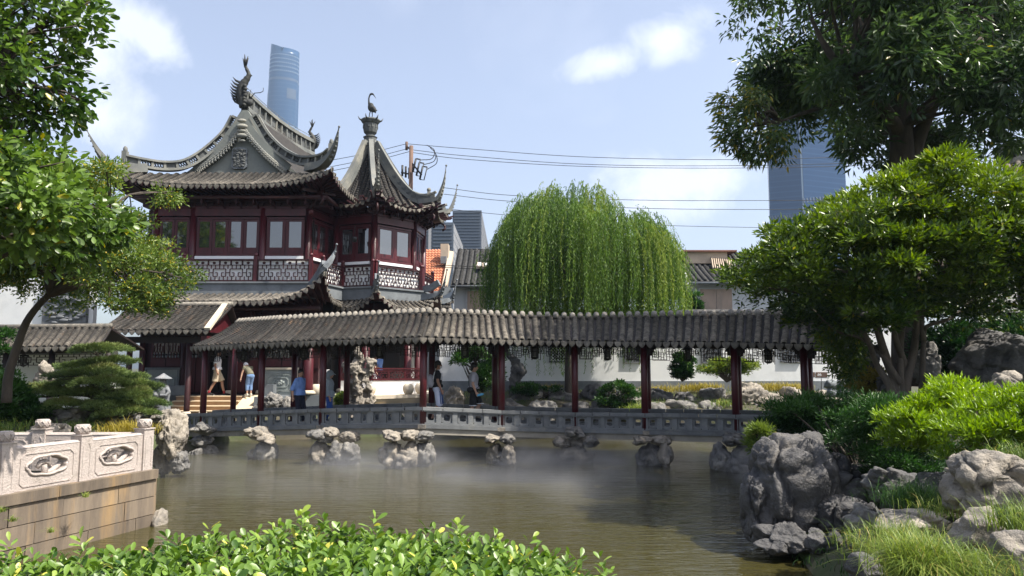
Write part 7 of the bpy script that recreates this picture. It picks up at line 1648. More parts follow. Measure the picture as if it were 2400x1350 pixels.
# clipped pine
def pine():
    D = 16.2; base = at(225, 1005, D); t = thing('clipped_pine', (base.x, D, base.z), 'pine clipped into flat cloud layers before the entrance porch', 'pine tree')
    pads = [(228, 824, 58, 13, 0), (252, 850, 56, 14, .3), (178, 862, 40, 12, .4), (210, 878, 78, 13, -.2), (298, 884, 44, 13, 0), (150, 902, 55, 14, .3), (250, 905, 86, 16, -.3), (330, 905, 36, 11, -.1), (108, 924, 56, 15, 0), (215, 928, 84, 15, .2), (300, 930, 50, 14, -.4), (345, 945, 42, 12, -.3), (160, 955, 62, 14, -.4), (262, 955, 60, 14, -.5), (88, 972, 46, 15, -.2), (300, 972, 64, 14, -.5), (205, 975, 70, 12, .3)]
    g = np.random.default_rng(91); b = MB(); ST = [at(228, 985, D), at(232, 930, D), at(224, 890, D), at(232, 850, D), at(228, 832, D)]
    b.tube(spline(ST, 4), [.11 - .005 * i for i in range(17)], 8)
    for i, (cx, cy, rx, ry, dd) in enumerate(pads):
        n = int(rx * 62); a = g.uniform(0, 2 * math.pi, n); rr = np.sqrt(g.uniform(0, 1, n)); c = np.array(at(cx, cy, D + dd)); k = D / F; wob = 1 + 0.20 * np.sin(3 * a + i) + 0.16 * np.sin(5 * a + 2 * i) + .1 * np.sin(9 * a + i); X = rr * wob * np.cos(a) * rx * k; Y = rr * wob * np.sin(a) * rx * k * 0.85
        hump = 0.5 + 0.5 * fbm(np.stack([X * 4, Y * 4, np.full(n, i * 3.3)], -1), 2) ; Z = (np.sqrt(np.clip(1 - rr ** 2, 0, 1)) * (0.55 + hump * 0.9) - 0.35 * g.uniform(0, 1, n)) * ry * k
        Z = Z + ry * k * 1.3 * fbm(np.stack([X * 1.8, Y * 1.8, np.full(n, i * 5.1)], -1), 2) + X * (.10 * math.sin(i * 2.7)); P = c + np.stack([X, Y, Z], -1); out = np.stack([np.cos(a) * rr, np.sin(a) * rr, 0.7 - 0.25 * rr], -1); Dr = unit(out + g.normal(size=(n, 3)) * 0.45)
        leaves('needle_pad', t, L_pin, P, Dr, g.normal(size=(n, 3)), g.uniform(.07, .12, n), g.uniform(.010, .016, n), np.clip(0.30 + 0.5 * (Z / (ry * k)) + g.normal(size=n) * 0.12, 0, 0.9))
        s = min(ST, key=lambda p: abs(p.z - (c[2] - 0.1))); e = Vector(c) - Vector((0, 0, ry * k * 0.4)); 
        b.tube(spline([s, s.lerp(e, .5) + Vector((0, 0, .05)), e, e + (e - s) * .25], 3), [.045, .042, .038, .035, .03, .026, .022, .016, .012, .008], 6)
        for j in range(5): q = Vector(P[g.integers(n)]); b.tube([e, q - Vector((0, 0, .03))], [.014, .006], 4, caps=False)
    b.build('trunk', M_bark, t)
pine()
def bush(name, label, poly, D, thick, n, k, m, L_, W_, spread, seed, cat='shrub', stems=True, tb=.35, tv=.18, top=.3, odd=.01, round_px=60, freq=1.4, thr=-.15, droop=0.0, up=.35, flat=.45, tmpl=2, base_px=None, group=None, shell=.5, rs=.02, csz=None):
    P = np.array(poly); bx = base_px or ((P[:, 0].min() + P[:, 0].max()) / 2, P[:, 1].max()); base = at(bx[0], bx[1], D); t = thing(name, base, label, cat, group)
    tips, tc = clumps(poly, D, thick, max(8, n // 16), 16, csz or .055 * np.ptp(P[:, 0]) * D / F + .06, seed, round_px, freq, thr, shell); c = tips.mean(0)
    foliage('foliage', t, m, tips, tc, k, L_, W_, spread, droop, seed + 1, tmpl, up, tb, tv, odd, top, flat)
    if stems: limbs('stem', t, M_bark, [base - Vector((0, 0, .1)), base.lerp(Vector(c), .5)], tips, min(24, len(tips) - 1), rs, seed + 2, r1=.005)
    return t
# bushes on the rocky shore
bush('dark_green_bush', 'wide dark green feathery bush spilling over the rock outcrop', [(1790, 985), (1840, 955), (1900, 930), (1960, 920), (2040, 915), (2110, 925), (2160, 920), (2190, 960), (2150, 1000), (2120, 1040), (2120, 1100), (2095, 1175), (2040, 1195), (1995, 1180), (1978, 1120), (1945, 1070), (1930, 1035), (1890, 1000), (1830, 1000)], 11.2, 1.3, 4200, 11, L_shr, .075, .020, .13, 110, tb=.42, tv=.16, top=.2, shell=.4)
bush('dark_green_bush', 'low very dark bush at the bridge end beside the feathery bush', [(1790, 990), (1815, 960), (1860, 945), (1910, 950), (1920, 1000), (1870, 1015), (1800, 1020)], 12.6, .7, 900, 10, L_shr, .08, .034, .12, 114, tb=.12, tv=.12, top=.1)
bush('shore_plant', 'light green feathery plant growing at the water edge by the bridge end', [(1752, 1000), (1770, 985), (1800, 1010), (1810, 1050), (1790, 1070), (1785, 1110), (1760, 1120), (1768, 1060)], 11.3, .3, 420, 10, L_gra, .08, .018, .10, 117, cat='plant', tb=.28, tv=.15)
bush('azalea_bush', 'bright yellow-green azalea bush above the sunlit boulders', [(2100, 1065), (2140, 1050), (2125, 990), (2160, 960), (2200, 925), (2260, 905), (2290, 870), (2330, 885), (2370, 905), (2420, 940), (2450, 1000), (2440, 1090), (2360, 1080), (2320, 1060), (2260, 1100), (2200, 1110), (2150, 1090)], 7.9, .9, 2100, 12, L_aza, .075, .022, .06, 120, tb=.62, tv=.16, top=.4, up=.6, flat=.6, shell=.35, round_px=70, freq=2.0, thr=-.3, csz=.2)
bush('yellow_shrub', 'rounded yellow-green shrub behind the bridge end near the multi-stemmed tree', [(1982, 905), (1990, 880), (2020, 862), (2060, 858), (2078, 875), (2075, 905), (2060, 925), (2000, 925), (1975, 925)], 17.5, .5, 700, 10, L_yel, .07, .028, .10, 124, tb=.4, tv=.2)
bush('wall_ivy', 'ivy hanging down the end of the white garden wall', [(1948, 700), (2010, 700), (2020, 880), (1990, 900), (1965, 860), (1950, 800)], 22.0, .4, 800, 9, L_shr, .10, .05, .16, 127, cat='ivy', tb=.2, tv=.12, stems=False)
bush('dark_thicket', 'dark thicket of leaves in the shade behind the multi-stemmed trunk', [(2180, 760), (2420, 740), (2420, 830), (2330, 860), (2230, 880), (2200, 930), (2150, 900)], 15.8, .8, 1500, 9, L_shr, .10, .045, .2, 130, cat='thicket', tb=.15, tv=.15)
# garden between the bridge and the white wall
bush('layered_garden_tree', 'dark layered garden tree behind the walker in the grey T-shirt', [(1042, 840), (1080, 820), (1120, 808), (1170, 815), (1195, 835), (1175, 850), (1185, 880), (1165, 905), (1175, 925), (1120, 925), (1080, 900), (1100, 880), (1070, 860)], 26.2, .8, 900, 10, L_shr, .12, .06, .15, 140, cat='tree', tb=.45, tv=.25, top=.3, thr=-.02, freq=1.9, rs=.05, base_px=(1130, 975))
bush('round_headed_tree', 'small round-headed dark tree with two thin stems before the white wall', [(1562, 875), (1572, 855), (1568, 835), (1590, 820), (1612, 822), (1628, 850), (1626, 885), (1600, 893), (1575, 888)], 28.0, .5, 520, 10, L_shr, .12, .06, .12, 143, cat='tree', tb=.22, tv=.15, top=.35, base_px=(1599, 925), rs=.03)
bush('maple_shrub', 'light green spreading shrub in front of the white wall behind a bridge post', [(1628, 870), (1650, 845), (1690, 836), (1735, 836), (1765, 845), (1792, 862), (1775, 875), (1750, 885), (1740, 900), (1715, 890), (1680, 905), (1650, 885)], 27.6, .8, 850, 10, L_juj, .10, .04, .14, 146, cat='shrub', tb=.55, tv=.2, top=.3, base_px=(1698, 930), rs=.03, thr=-.08)
bush('dense_green_shrub', 'dense dark shrub among the stones past the willow trunk', [(1388, 960), (1395, 925), (1420, 900), (1455, 890), (1490, 900), (1500, 930), (1495, 960), (1440, 972)], 26.6, .6, 700, 10, L_shr, .09, .045, .12, 149, tb=.35, tv=.18)
bush('low_dark_shrub', 'low dark shrub among the stones between the upright rock and the willow', [(1190, 910), (1225, 895), (1270, 905), (1330, 900), (1335, 915), (1260, 930), (1200, 930)], 28.2, .5, 500, 9, L_shr, .09, .045, .12, 152, tb=.3, tv=.2)
bush('climbing_shrub', 'dark shrub growing up the old house wall beyond the willow', [(1600, 690), (1625, 680), (1645, 700), (1648, 740), (1600, 745)], 34.5, .4, 350, 9, L_shr, .14, .07, .2, 155, tb=.35, tv=.2)
bush('leafy_shrub', 'fresh green shrub on the terrace beside the tall pierced rock', [(780, 965), (785, 930), (800, 918), (820, 930), (826, 965)], 25.6, .3, 220, 9, L_juj, .10, .045, .1, 158, tb=.5, tv=.25)
bush('dark_green_bush', 'dark bush under the leaning trunk at the picture edge', [(-30, 880), (10, 870), (50, 930), (70, 960), (60, 990), (0, 1000), (-30, 1000)], 15.2, .6, 1000, 10, L_shr, .09, .045, .13, 161, tb=.45, tv=.2)
bush('dark_green_bush', 'dark leafy bush below the pine beside the flat grey rock', [(20, 1000), (40, 960), (80, 940), (125, 955), (110, 990), (70, 1000)], 15.6, .4, 500, 10, L_shr, .08, .035, .12, 164, tb=.3, tv=.2)
bush('dark_green_bush', 'dark tall bush at the picture edge under the broad-leaved tree', [(-60, 780), (0, 770), (14, 810), (18, 860), (0, 900), (-60, 900)], 16.5, .6, 500, 9, L_shr, .1, .05, .14, 167, tb=.2, tv=.15)
# grasses
def blades(name, parent, m, base, n, seed, L_, W_, spread, lean=0.9, loc=None, kind=None, tb=.4, tv=.22, segs=4, fan=None, up=1.0):
    g = np.random.default_rng(seed); B = np.array(base)[g.integers(0, len(base), n)] + g.normal(size=(n, 3)) * np.array((spread, spread, spread * .15)); az = g.uniform(0, 2 * math.pi, n)
    H = np.stack([np.cos(az), np.sin(az), np.zeros(n)], -1); ln = L_ * g.uniform(.55, 1.15, n); le = lean * g.uniform(.35, 1.3, n); S_ = np.stack([-H[:, 1], H[:, 0], np.zeros(n)], -1); V = []
    for k in range(segs + 1):
        t = k / segs; p = B + H * (ln * le * (t ** 1.6) * .75)[:, None] + np.array((0, 0, 1.0)) * (ln * up * (t - .62 * np.minimum(le, 1.25) * t ** 2.2))[:, None]; w = W_ * (1 - t ** 1.5) * .5 + .0004
        V += [p - S_ * w, p + S_ * w]
    V = np.stack(V, 1); k2 = 2 * (segs + 1); Q = np.array([[2 * i, 2 * i + 1, 2 * i + 3, 2 * i + 2] for i in range(segs)]); Fi = (np.arange(n)[:, None, None] * k2 + Q[None]).reshape(-1, 4); nf = len(Fi)
    off = OFF[parent.name] if parent is not None else Vector(loc); V = V.reshape(-1, 3) - np.array(off); me = bpy.data.meshes.new(name); me.vertices.add(len(V)); me.vertices.foreach_set('co', V.reshape(-1)); me.loops.add(nf * 4); me.loops.foreach_set('vertex_index', Fi.reshape(-1).astype(np.int32)); me.polygons.add(nf); me.polygons.foreach_set('loop_start', np.arange(nf, dtype=np.int32) * 4); me.polygons.foreach_set('use_smooth', np.ones(nf, bool))
    a = me.attributes.new('tint', 'FLOAT', 'FACE'); tint = np.clip(tb + tv * g.normal(size=n), 0, .8); tint[g.uniform(size=n) < .06] = 1; a.data.foreach_set('value', np.repeat(tint, segs).astype(np.float32)); me.update(calc_edges=True); me.materials.append(m); o = bpy.data.objects.new(name, me); link(o, parent); OFF[o.name] = off
    if parent is None: o.location = off
    if kind: o['kind'] = kind
    return o
def tuft(label, px, py, D, n, L_, W_, spread, seed, m, lean=.9, tb=.4, name='grass_clump', group=None):
    p = at(px, py, D); o = blades(name, None, m, [p], n, seed, L_, W_, spread, lean, loc=p, tb=tb); tag(o, label, 'grass clump', group)
tuft('large arching clump of yellow-green grass at the bottom edge among the boulders', 2165, 1350, 4.6, 2800, .36, .005, .09, 170, L_gra, 1.15, .45)
tuft('looser grass clump beside the large arching one, over the tan slab', 2110, 1262, 6.0, 500, .22, .004, .12, 171, L_gra, 1.1, .3); tuft('grass clump spilling between the brown boulders at the bottom edge', 2300, 1340, 4.5, 500, .22, .004, .12, 172, L_gra, 1.2, .3)
tuft('dark green fine grass under the azalea in the shaded hollow', 2150, 1185, 7.8, 900, .36, .005, .16, 173, L_shr, 1.0, .6); tuft('thin dry grass on the tan slab beside the sunlit boulder', 2220, 1205, 6.4, 260, .2, .003, .13, 174, L_gra, 1.0, .5)
tuft('grass growing on top of the big sunlit boulder at the picture edge', 2385, 1075, 6.3, 300, .22, .004, .12, 175, L_gra, 1.0, .2); tuft('grass in front of the rounded boulder in the picture corner', 2390, 1240, 5.0, 420, .30, .0045, .09, 176, L_gra, 1.0, .35); tuft('thin grass over the water beside the furrowed grey boulder', 2030, 1285, 6.4, 200, .3, .004, .12, 177, L_gra, 1.2, .35)
for k, (px, py, D, s) in enumerate(((1545, 918, 29.6, .35), (1620, 915, 29.8, .3), (1660, 912, 29.8, .3), (1790, 912, 29.4, .35), (1830, 914, 29.2, .35), (1865, 912, 29.2, .3), (1290, 916, 29.8, .3))):
    tuft(['yellow-green clump before the wall beside the round-headed tree, nearer the willow', 'yellow-green clump just behind the round-headed tree stems', 'yellow-green clump between the round-headed tree and the spreading shrub', 'yellow-green clump between the spreading shrub and the pale rock', 'yellow-green clump behind the smooth pale upright rock', 'yellow-green clump beside the last full bridge post', 'dull yellow clump beside the willow trunk foot'][k], px, py, D, 420, .42, .016, s, 180 + k, L_gry, 1.1, .35, group='yellow clumps before the white wall')
tuft('yellow drooping grass clump under the pine by the balustrade corner', 300, 1012, 14.6, 700, .34, .010, .22, 190, L_gry, 1.2, .45); tuft('dark fine grass clump under the pine trunk', 180, 1010, 14.8, 500, .32, .010, .22, 191, L_gra, 1.1, .1); tuft('green grass clump at the balustrade beside the brown boulder', 10, 1010, 14.2, 420, .30, .010, .25, 192, L_gra, 1.1, .25); tuft('bright grass clump on the far bank beside the dense shrub', 1490, 965, 26.0, 420, .5, .016, .2, 193, L_gra, 1.0, .5); tuft('small green clump between the far bank stones under the spreading shrub', 1700, 950, 26.5, 300, .35, .016, .22, 194, L_gra, 1.1, .4)
for k, (px, py, D) in enumerate(((200, 1165, 10.4), (30, 1222, 9.1), (4, 1200, 8.9), (118, 1248, 9.7))): tuft(['weed tuft hanging from the joint under the balustrade middle post', 'weed tuft in a joint of the wall near the picture edge', 'weed tuft in the coping joint at the very picture edge', 'small weed tuft in the lower wall joint'][k], px, py, D, 60, .12, .006, .02, 196 + k, L_gra, 1.2, .5, name='weed_tuft', group='weeds in the wall joints')
gp_ = [(x, y) for x in np.arange(2.6, 9.5, .16) for y in np.arange(4.6, 15, .16)]; gq = np.array(gp_); gd = sdist(gq[:, 0], gq[:, 1], pond); gq = gq[gd > .15]; gzv = ground_z(gq[:, 0], gq[:, 1])
tag(blades('shore_ground_cover', None, L_shr, np.stack([gq[:, 0], gq[:, 1], gzv], -1).tolist(), 14000, 201, .17, .014, .06, 1.0, loc=(5, 9, .5), tb=.4), kind='stuff')
tag(blades('ground_cover', None, L_gra, [(x + random.uniform(-.1, .1), y, float(ground_z(np.array([x]), np.array([y]))[0])) for x in np.arange(-19, 12, .45) for y in np.arange(22.5, 31, .5) if sdist(np.array([x]), np.array([y]), pond)[0] > .4 and not (-15.5 < x < -3 and y > 25)], 9000, 200, .22, .012, .2, 1.0, loc=(0, 25, 1), tb=.15), kind='stuff')

# ------------------------------------------------------------ hedge in front
def hedge():
    g = np.random.default_rng(210); t = thing('hedge', (-0.75, 2.0, 1.0), 'clipped hedge of glossy rounded leaves along the bottom of the picture', 'hedge')
    P, Dr, Nr, Ln, Wd, Ti = [], [], [], [], [], []
    xs = [0, 130, 200, 380, 500, 690, 880, 1000, 1150, 1250, 1330, 1430, 1480]; ys = [1312, 1302, 1306, 1274, 1252, 1246, 1242, 1248, 1262, 1284, 1312, 1352, 1400]
    def zfar(px): return at(px, float(np.interp(px, xs, ys)), 2.5).z
    tmp = []
    for i in range(3300):
        y = g.uniform(1.35, 2.55); px = g.uniform(-60, 1470); x = (px - 1200) / F * y; z = min(zfar(px), 2.09) - .035 + g.normal() * 0.02 - (0.0 if i % 4 else g.uniform(0, .1)); tmp.append((x, y, z, px, g.normal() * .12))
    for (px, py) in ((492, 1228), (700, 1196), (712, 1206), (878, 1208), (1060, 1226), (1245, 1250), (1408, 1296), (1160, 1242), (22, 1262), (190, 1256), (640, 1232), (1020, 1234), (800, 1232), (1075, 1222)):
        p = at(px, py + 14, 2.45); tmp.append((p.x, p.y, p.z, px, .25)); tmp.append((p.x + .01, p.y, p.z - .04, px, .2))
    for (x, y, z, px, tv) in tmp:
        k = int(g.integers(6, 10)); a0 = g.uniform(0, 6.3); ax = unit(np.array((g.normal() * .3, g.normal() * .3 - .12, 1.0)))
        for j in range(k):
            a = a0 + j * 2.4; el = 0.15 + 0.95 * (j / k); h = np.array((math.cos(a), math.sin(a), 0)); d = unit(h * math.cos(el) + ax * math.sin(el)); b_ = np.array((x, y, z)) + ax * (-0.035 + 0.045 * j / k)
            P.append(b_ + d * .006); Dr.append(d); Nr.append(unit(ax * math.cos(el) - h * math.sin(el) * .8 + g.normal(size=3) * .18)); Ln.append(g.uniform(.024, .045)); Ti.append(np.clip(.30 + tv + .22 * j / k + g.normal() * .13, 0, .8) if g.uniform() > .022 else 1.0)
    P, Dr, Nr, Ln, Ti = map(np.array, (P, Dr, Nr, Ln, Ti)); Wd = Ln * g.uniform(.38, .52, len(Ln))
    y_ok = 860 + (CZ - P[:, 2]) / P[:, 1] * F < 1345; pick = single_leaves(t, L_hed, P, Dr, Nr, np.where(y_ok, Ln, Ln), .46, Ti, 6, 300)
    leaves('foliage', t, L_hed, P[~pick], Dr[~pick], Nr[~pick], Ln[~pick], Wd[~pick], Ti[~pick], 6, kind='stuff')
    b = MB()
    for i in range(260):
        x, y, z, px, _ = tmp[int(g.integers(len(tmp)))]; b.tube([(x + g.normal() * .05, y + g.normal() * .05, z - .5), (x, y, z - .02)], [.005, .003], 4, caps=False)
    b.build('stem', M_bark, t)['kind'] = 'stuff'
    # darker inner mass of leaves under the surface
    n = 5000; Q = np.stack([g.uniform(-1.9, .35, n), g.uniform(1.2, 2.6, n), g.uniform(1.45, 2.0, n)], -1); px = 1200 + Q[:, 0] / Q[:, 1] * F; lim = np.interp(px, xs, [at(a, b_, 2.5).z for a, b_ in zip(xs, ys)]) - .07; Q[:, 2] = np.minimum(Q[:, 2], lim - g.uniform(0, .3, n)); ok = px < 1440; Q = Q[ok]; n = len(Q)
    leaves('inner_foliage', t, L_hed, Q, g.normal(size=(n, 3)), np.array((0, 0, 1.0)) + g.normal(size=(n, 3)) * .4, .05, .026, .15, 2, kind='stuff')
hedge()
# tall tree on the opposite shore, seen only as a reflection in the upper windows
def mirror_tree():
    t = thing('tall_tree', (-36, -16, 0), 'tall leafy tree on the near shore mirrored in the pavilion windows', 'tree'); g = np.random.default_rng(230); n = 2600; v = unit(g.normal(size=(n, 3))) * (g.uniform(.5, 1, n) ** .5)[:, None] * np.array((9.0, 5.0, 8.0)); tips = np.array((-38.0, -16.0, 13.0)) + v; tips = tips[fbm(tips * .3, 3) > -.12]
    foliage('crown', t, L_juj, tips, (-38, -16, 11), 6, .75, .4, .9, seed=231, tb=.35); b = MB(); b.tube([(-36, -16, 0), (-37, -16, 8), (-38, -16, 14)], [.6, .45, .2], 10); b.build('trunk', M_bark, t)
mirror_tree()

# ------------------------------------------------------------ people and small things
M_skin = mat('skin', (0.46, 0.28, 0.20), (0.42, 0.25, 0.175), 8, 0.55); M_skint = mat('tanned_skin', (0.34, 0.19, 0.13), (0.30, 0.17, 0.115), 8, 0.55); M_hair = mat('black_hair', (0.010, 0.009, 0.009), (0.018, 0.015, 0.014), 30, 0.45)
def cloth(name, c, c2=None): return mat(name, c, c2, 14, 0.9, 0.25, 30)
C_white = cloth('white_cotton', (0.75, 0.76, 0.80), (0.66, 0.67, 0.72)); C_beige = cloth('beige_cotton', (0.48, 0.41, 0.30), (0.42, 0.35, 0.26)); C_olive = cloth('olive_cotton', (0.18, 0.17, 0.12), (0.14, 0.13, 0.09)); C_cream = cloth('cream_cotton', (0.62, 0.60, 0.50), (0.55, 0.53, 0.45)); C_jean = cloth('denim', (0.13, 0.22, 0.40), (0.19, 0.29, 0.47)); C_blue = cloth('blue_cotton', (0.20, 0.33, 0.68), (0.15, 0.26, 0.58)); C_navy = cloth('navy_cotton', (0.012, 0.014, 0.028), (0.02, 0.022, 0.04)); C_grey = cloth('grey_cotton', (0.42, 0.42, 0.47), (0.36, 0.36, 0.41)); C_sun = cloth('pale_grey_jacket', (0.30, 0.35, 0.40), (0.25, 0.30, 0.35)); C_royal = cloth('royal_blue_cotton', (0.03, 0.09, 0.33), (0.02, 0.07, 0.27)); C_black = cloth('black_cotton', (0.012, 0.012, 0.014), (0.018, 0.018, 0.02)); C_red = cloth('red_sock', (0.30, 0.03, 0.04)); C_stripe = cloth('pale_blue_cotton', (0.62, 0.66, 0.80), (0.56, 0.60, 0.76)); C_sole = cloth('white_rubber', (0.7, 0.7, 0.7)); M_bottle = mat('blue_bottle', (0.15, 0.45, 0.70), (0.10, 0.38, 0.62), 8, 0.2)
def person(base, H, yaw, label, wear, pose=None, skin=None, extra=None, group=None):
    """A figure facing local +x: one continuous body, clothes and hair as children."""
    base = Vector(base); t = thing('person', base, label, 'person', group); k = H / 1.72; Rz = Matrix.Rotation(yaw, 3, 'Z'); skin = skin or M_skin
    J = dict(pelvis=(0, 0, .94), waist=(0, 0, 1.06), chest=(0, 0, 1.27), neck=(.0, 0, 1.44), head=(.02, 0, 1.60), shL=(0, .175, 1.39), shR=(0, -.175, 1.39), elL=(-.03, .215, 1.12), elR=(-.03, -.215, 1.12), wrL=(.04, .215, .88), wrR=(.04, -.215, .88), hipL=(0, .085, .92), hipR=(0, -.085, .92), knL=(.03, .09, .50), knR=(.03, -.09, .50), anL=(-.01, .09, .085), anR=(-.01, -.09, .085))
    J.update(pose or {}); J = {a: Vector(b) for a, b in J.items()}
    def W(v): return base + Rz @ (Vector(v) * k)
    def tb(mb, pts, r, n=10, **kw): mb.tube([W(p) for p in pts], [x * k for x in r], n, **kw)
    def bl(mb, p, r, sc=(1, 1, 1)): mb.ball(W(p), r * k, 12, sc=sc, M=Rz)
    up = (J['neck'] - J['chest']).normalized(); hd = J['head']; fw = Vector((1, 0, 0)); tilt = Vector(J.get('look', (1, 0, 0))).normalized(); hup = (hd - J['neck']).normalized(); hf = (tilt - hup * tilt.dot(hup)).normalized(); hs = hup.cross(hf)
    HM = Matrix((hf, hs, hup)).transposed(); HW = Rz @ HM
    def hp(x, y, z): return hd + HM @ Vector((x, y, z))
    b = MB()
    for a, r, sc in (('pelvis', .145, (.85, 1.12, .9)), ('waist', .125, (.82, 1.12, 1.1)), ('chest', .15, (.78, 1.12, 1.15))): bl(b, J[a], r, sc)
    bl(b, (J['waist'] + J['chest']) / 2, .135, (.8, 1.1, 1.1)); bl(b, (J['pelvis'] + J['waist']) / 2, .135, (.85, 1.12, 1.0)); tb(b, [J['shL'], J['shR']], [.062, .062]); tb(b, [J['chest'] + up * .08, J['neck'], hd], [.075, .056, .052])
    b.ball(W(hd), .1 * k, 16, sc=(.98, .78, 1.16), M=HW); b.ball(W(hp(.045, 0, -.055)), .06 * k, 10, sc=(.85, .85, .9), M=HW); b.tube([W(hp(.085, 0, .02)), W(hp(.112, 0, -.018)), W(hp(.09, 0, -.03))], [.011 * k, .016 * k, .012 * k], 6); b.ball(W(hp(.088, 0, -.06)), .022 * k, 8, sc=(.6, 1.2, .5), M=HW)
    for s in (-1, 1): b.ball(W(hp(-.005, .078 * s, -.005)), .026 * k, 8, sc=(.8, .4, 1.2), M=HW)
    for s in 'LR':
        y = 1 if s == 'L' else -1; bl(b, J['sh' + s], .062); tb(b, [J['sh' + s], J['el' + s].lerp(J['sh' + s], .55), J['el' + s]], [.056, .048, .040]); bl(b, J['el' + s], .041); d = (J['wr' + s] - J['el' + s]); tb(b, [J['el' + s], J['el' + s] + d * .35, J['wr' + s]], [.041, .041, .027]); bl(b, J['wr' + s], .028)
        dn = d.normalized(); sd = Vector((0, y, 0)); sd = (sd - dn * sd.dot(dn)).normalized(); fr = dn.cross(sd) * y; fr = -fr if fr.x < 0 else fr; w = J['wr' + s]
        tb(b, [w, w + dn * .05, w + dn * .09], [.026, .034, .030], 8)
        for q, ln in zip((-.026, -.009, .009, .026), (.068, .080, .076, .058)): o = w + dn * .085 + fr * q; tb(b, [o, o + dn * ln * .55 - sd * .006, o + dn * ln * .95 - sd * .022], [.0105, .0095, .007], 6)
        tb(b, [w + dn * .03 + fr * .025, w + dn * .065 + fr * .052 - sd * .01, w + dn * .095 + fr * .056 - sd * .02], [.013, .011, .008], 6)
        bl(b, J['hip' + s], .098); tb(b, [J['hip' + s], J['hip' + s].lerp(J['kn' + s], .5), J['kn' + s]], [.093, .078, .056]); bl(b, J['kn' + s], .056); c = J['kn' + s].lerp(J['an' + s], .3) - Vector((.015, 0, 0)); tb(b, [J['kn' + s], c, J['an' + s]], [.053, .056, .036]); bl(b, J['an' + s], .038)
        ft = J.get('ft' + s); ft = Vector(ft) if ft else J['an' + s] + Vector((.15, .015 * y, -.055)); tb(b, [J['an' + s] + Vector((-.04, 0, -.04)), J['an' + s] + Vector((.03, 0, -.035)), ft], [.036, .040, .028], 8); bl(b, ft, .028)
    remesh(b, 'body', skin, .0105 * k, t, smooth=3, relax=.5)
    for s in (-1, 1): e = MB(); e.ball(W(hp(.086, .032 * s, .018)), .011 * k, 8); e.build('eye', M_hair, t)
    if wear.get('hair', 'cap' not in wear):
        h = MB(); hr = wear.get('hair_r', 1.0)
        h.ball(W(hp(-.018, 0, .030)), .108 * k, 16, sc=(1.0, .86, 1.02), M=HW); h.ball(W(hp(-.045, 0, -.01)), .09 * k, 12, sc=(.8, .9, 1.1), M=HW)
        if wear.get('long'): h.ball(W(hp(-.10, 0, -.02)), .05 * k, 10, M=HW); h.tube([W(hp(-.08, 0, .02)), W(hp(-.12, 0, -.06)), W(hp(-.11, 0, -.16))], [.05 * k, .04 * k, .02 * k], 8)
        remesh(h, 'hair', M_hair, .014 * k, t, disp=lambda co: .006 * fbm(co * 40, 2), smooth=1)
    if 'shirt' in wear:
        m, sl, hem, loose = wear['shirt']; q = MB(); L_ = 1 + loose
        for a, r, sc in (('waist', .132, (.88, 1.16, 1.1)), ('chest', .158, (.82, 1.14, 1.15))): bl(q, J[a], r * L_, sc)
        bl(q, (J['waist'] + J['chest']) / 2, .142 * L_, (.86, 1.14, 1.1)); tb(q, [J['shL'], J['shR']], [.072, .072]); tb(q, [J['chest'] + up * .05, J['neck'] - up * .015], [.10, .07])
        hp_ = J['waist'].lerp(J['pelvis'], hem); q.tube([W(J['waist']), W(J['waist'].lerp(J['pelvis'], hem * .5)), W(hp_)], [.145 * k * L_, .152 * k * L_, .158 * k * L_], 14, flat=1.0)
        for s in 'LR':
            a, e, w = J['sh' + s], J['el' + s], J['wr' + s]; bl(q, a, .074)
            if sl <= 1: tb(q, [a, a.lerp(e, sl)], [.070, .066 * L_])
            else: tb(q, [a, e, e.lerp(w, sl - 1)], [.070, .060 * L_, .055 * L_]); bl(q, e, .060 * L_)
        remesh(q, wear.get('shirt_name', 'shirt'), m, .015 * k, t, disp=lambda co: .007 * fbm(co * 9, 3), smooth=3)
    if 'legs' in wear:
        m, ln, loose = wear['legs']; q = MB(); bl(q, J['pelvis'], .155, (.88, 1.12, .95)); bl(q, (J['pelvis'] + J['waist']) / 2, .145, (.86, 1.12, .8))
        for s in 'LR':
            h_, n_, a = J['hip' + s], J['kn' + s], J['an' + s]; bl(q, h_, .108)
            if ln <= 1: tb(q, [h_, h_.lerp(n_, ln)], [.106, .092 * (1 + loose)])
            else: tb(q, [h_, n_, n_.lerp(a, ln - 1)], [.106, .072 * (1 + loose), .062 * (1 + loose)]); bl(q, n_, .072 * (1 + loose))
        lo = remesh(q, wear.get('legs_name', 'trousers'), m, .015 * k, t, disp=lambda co: .006 * fbm(co * 8, 3), smooth=3)
    if 'shoes' in wear:
        for s in 'LR':
            a = J['an' + s]; ft = J.get('ft' + s); ft = Vector(ft) if ft else a + Vector((.15, .015 if s == 'L' else -.015, -.055)); q = MB(); tb(q, [a + Vector((-.05, 0, -.035)), a + Vector((.02, 0, -.025)), ft + Vector((.03, 0, .003))], [.046, .050, .038], 10); bl(q, a + Vector((-.05, 0, -.035)), .046); bl(q, ft + Vector((.03, 0, .003)), .038); sh = remesh(q, 'shoe', wear['shoes'], .012 * k, t, smooth=2)
            q = MB(); tb(q, [a + Vector((-.08, 0, -.075)), ft + Vector((.06, 0, -.028))], [.022, .022], 8); q.build('sole', C_sole, sh)
            if 'socks' in wear: q = MB(); tb(q, [a.lerp(J['kn' + s], -.02), a.lerp(J['kn' + s], .22)], [.042, .047], 12); q.build('sock', wear['socks'], t)
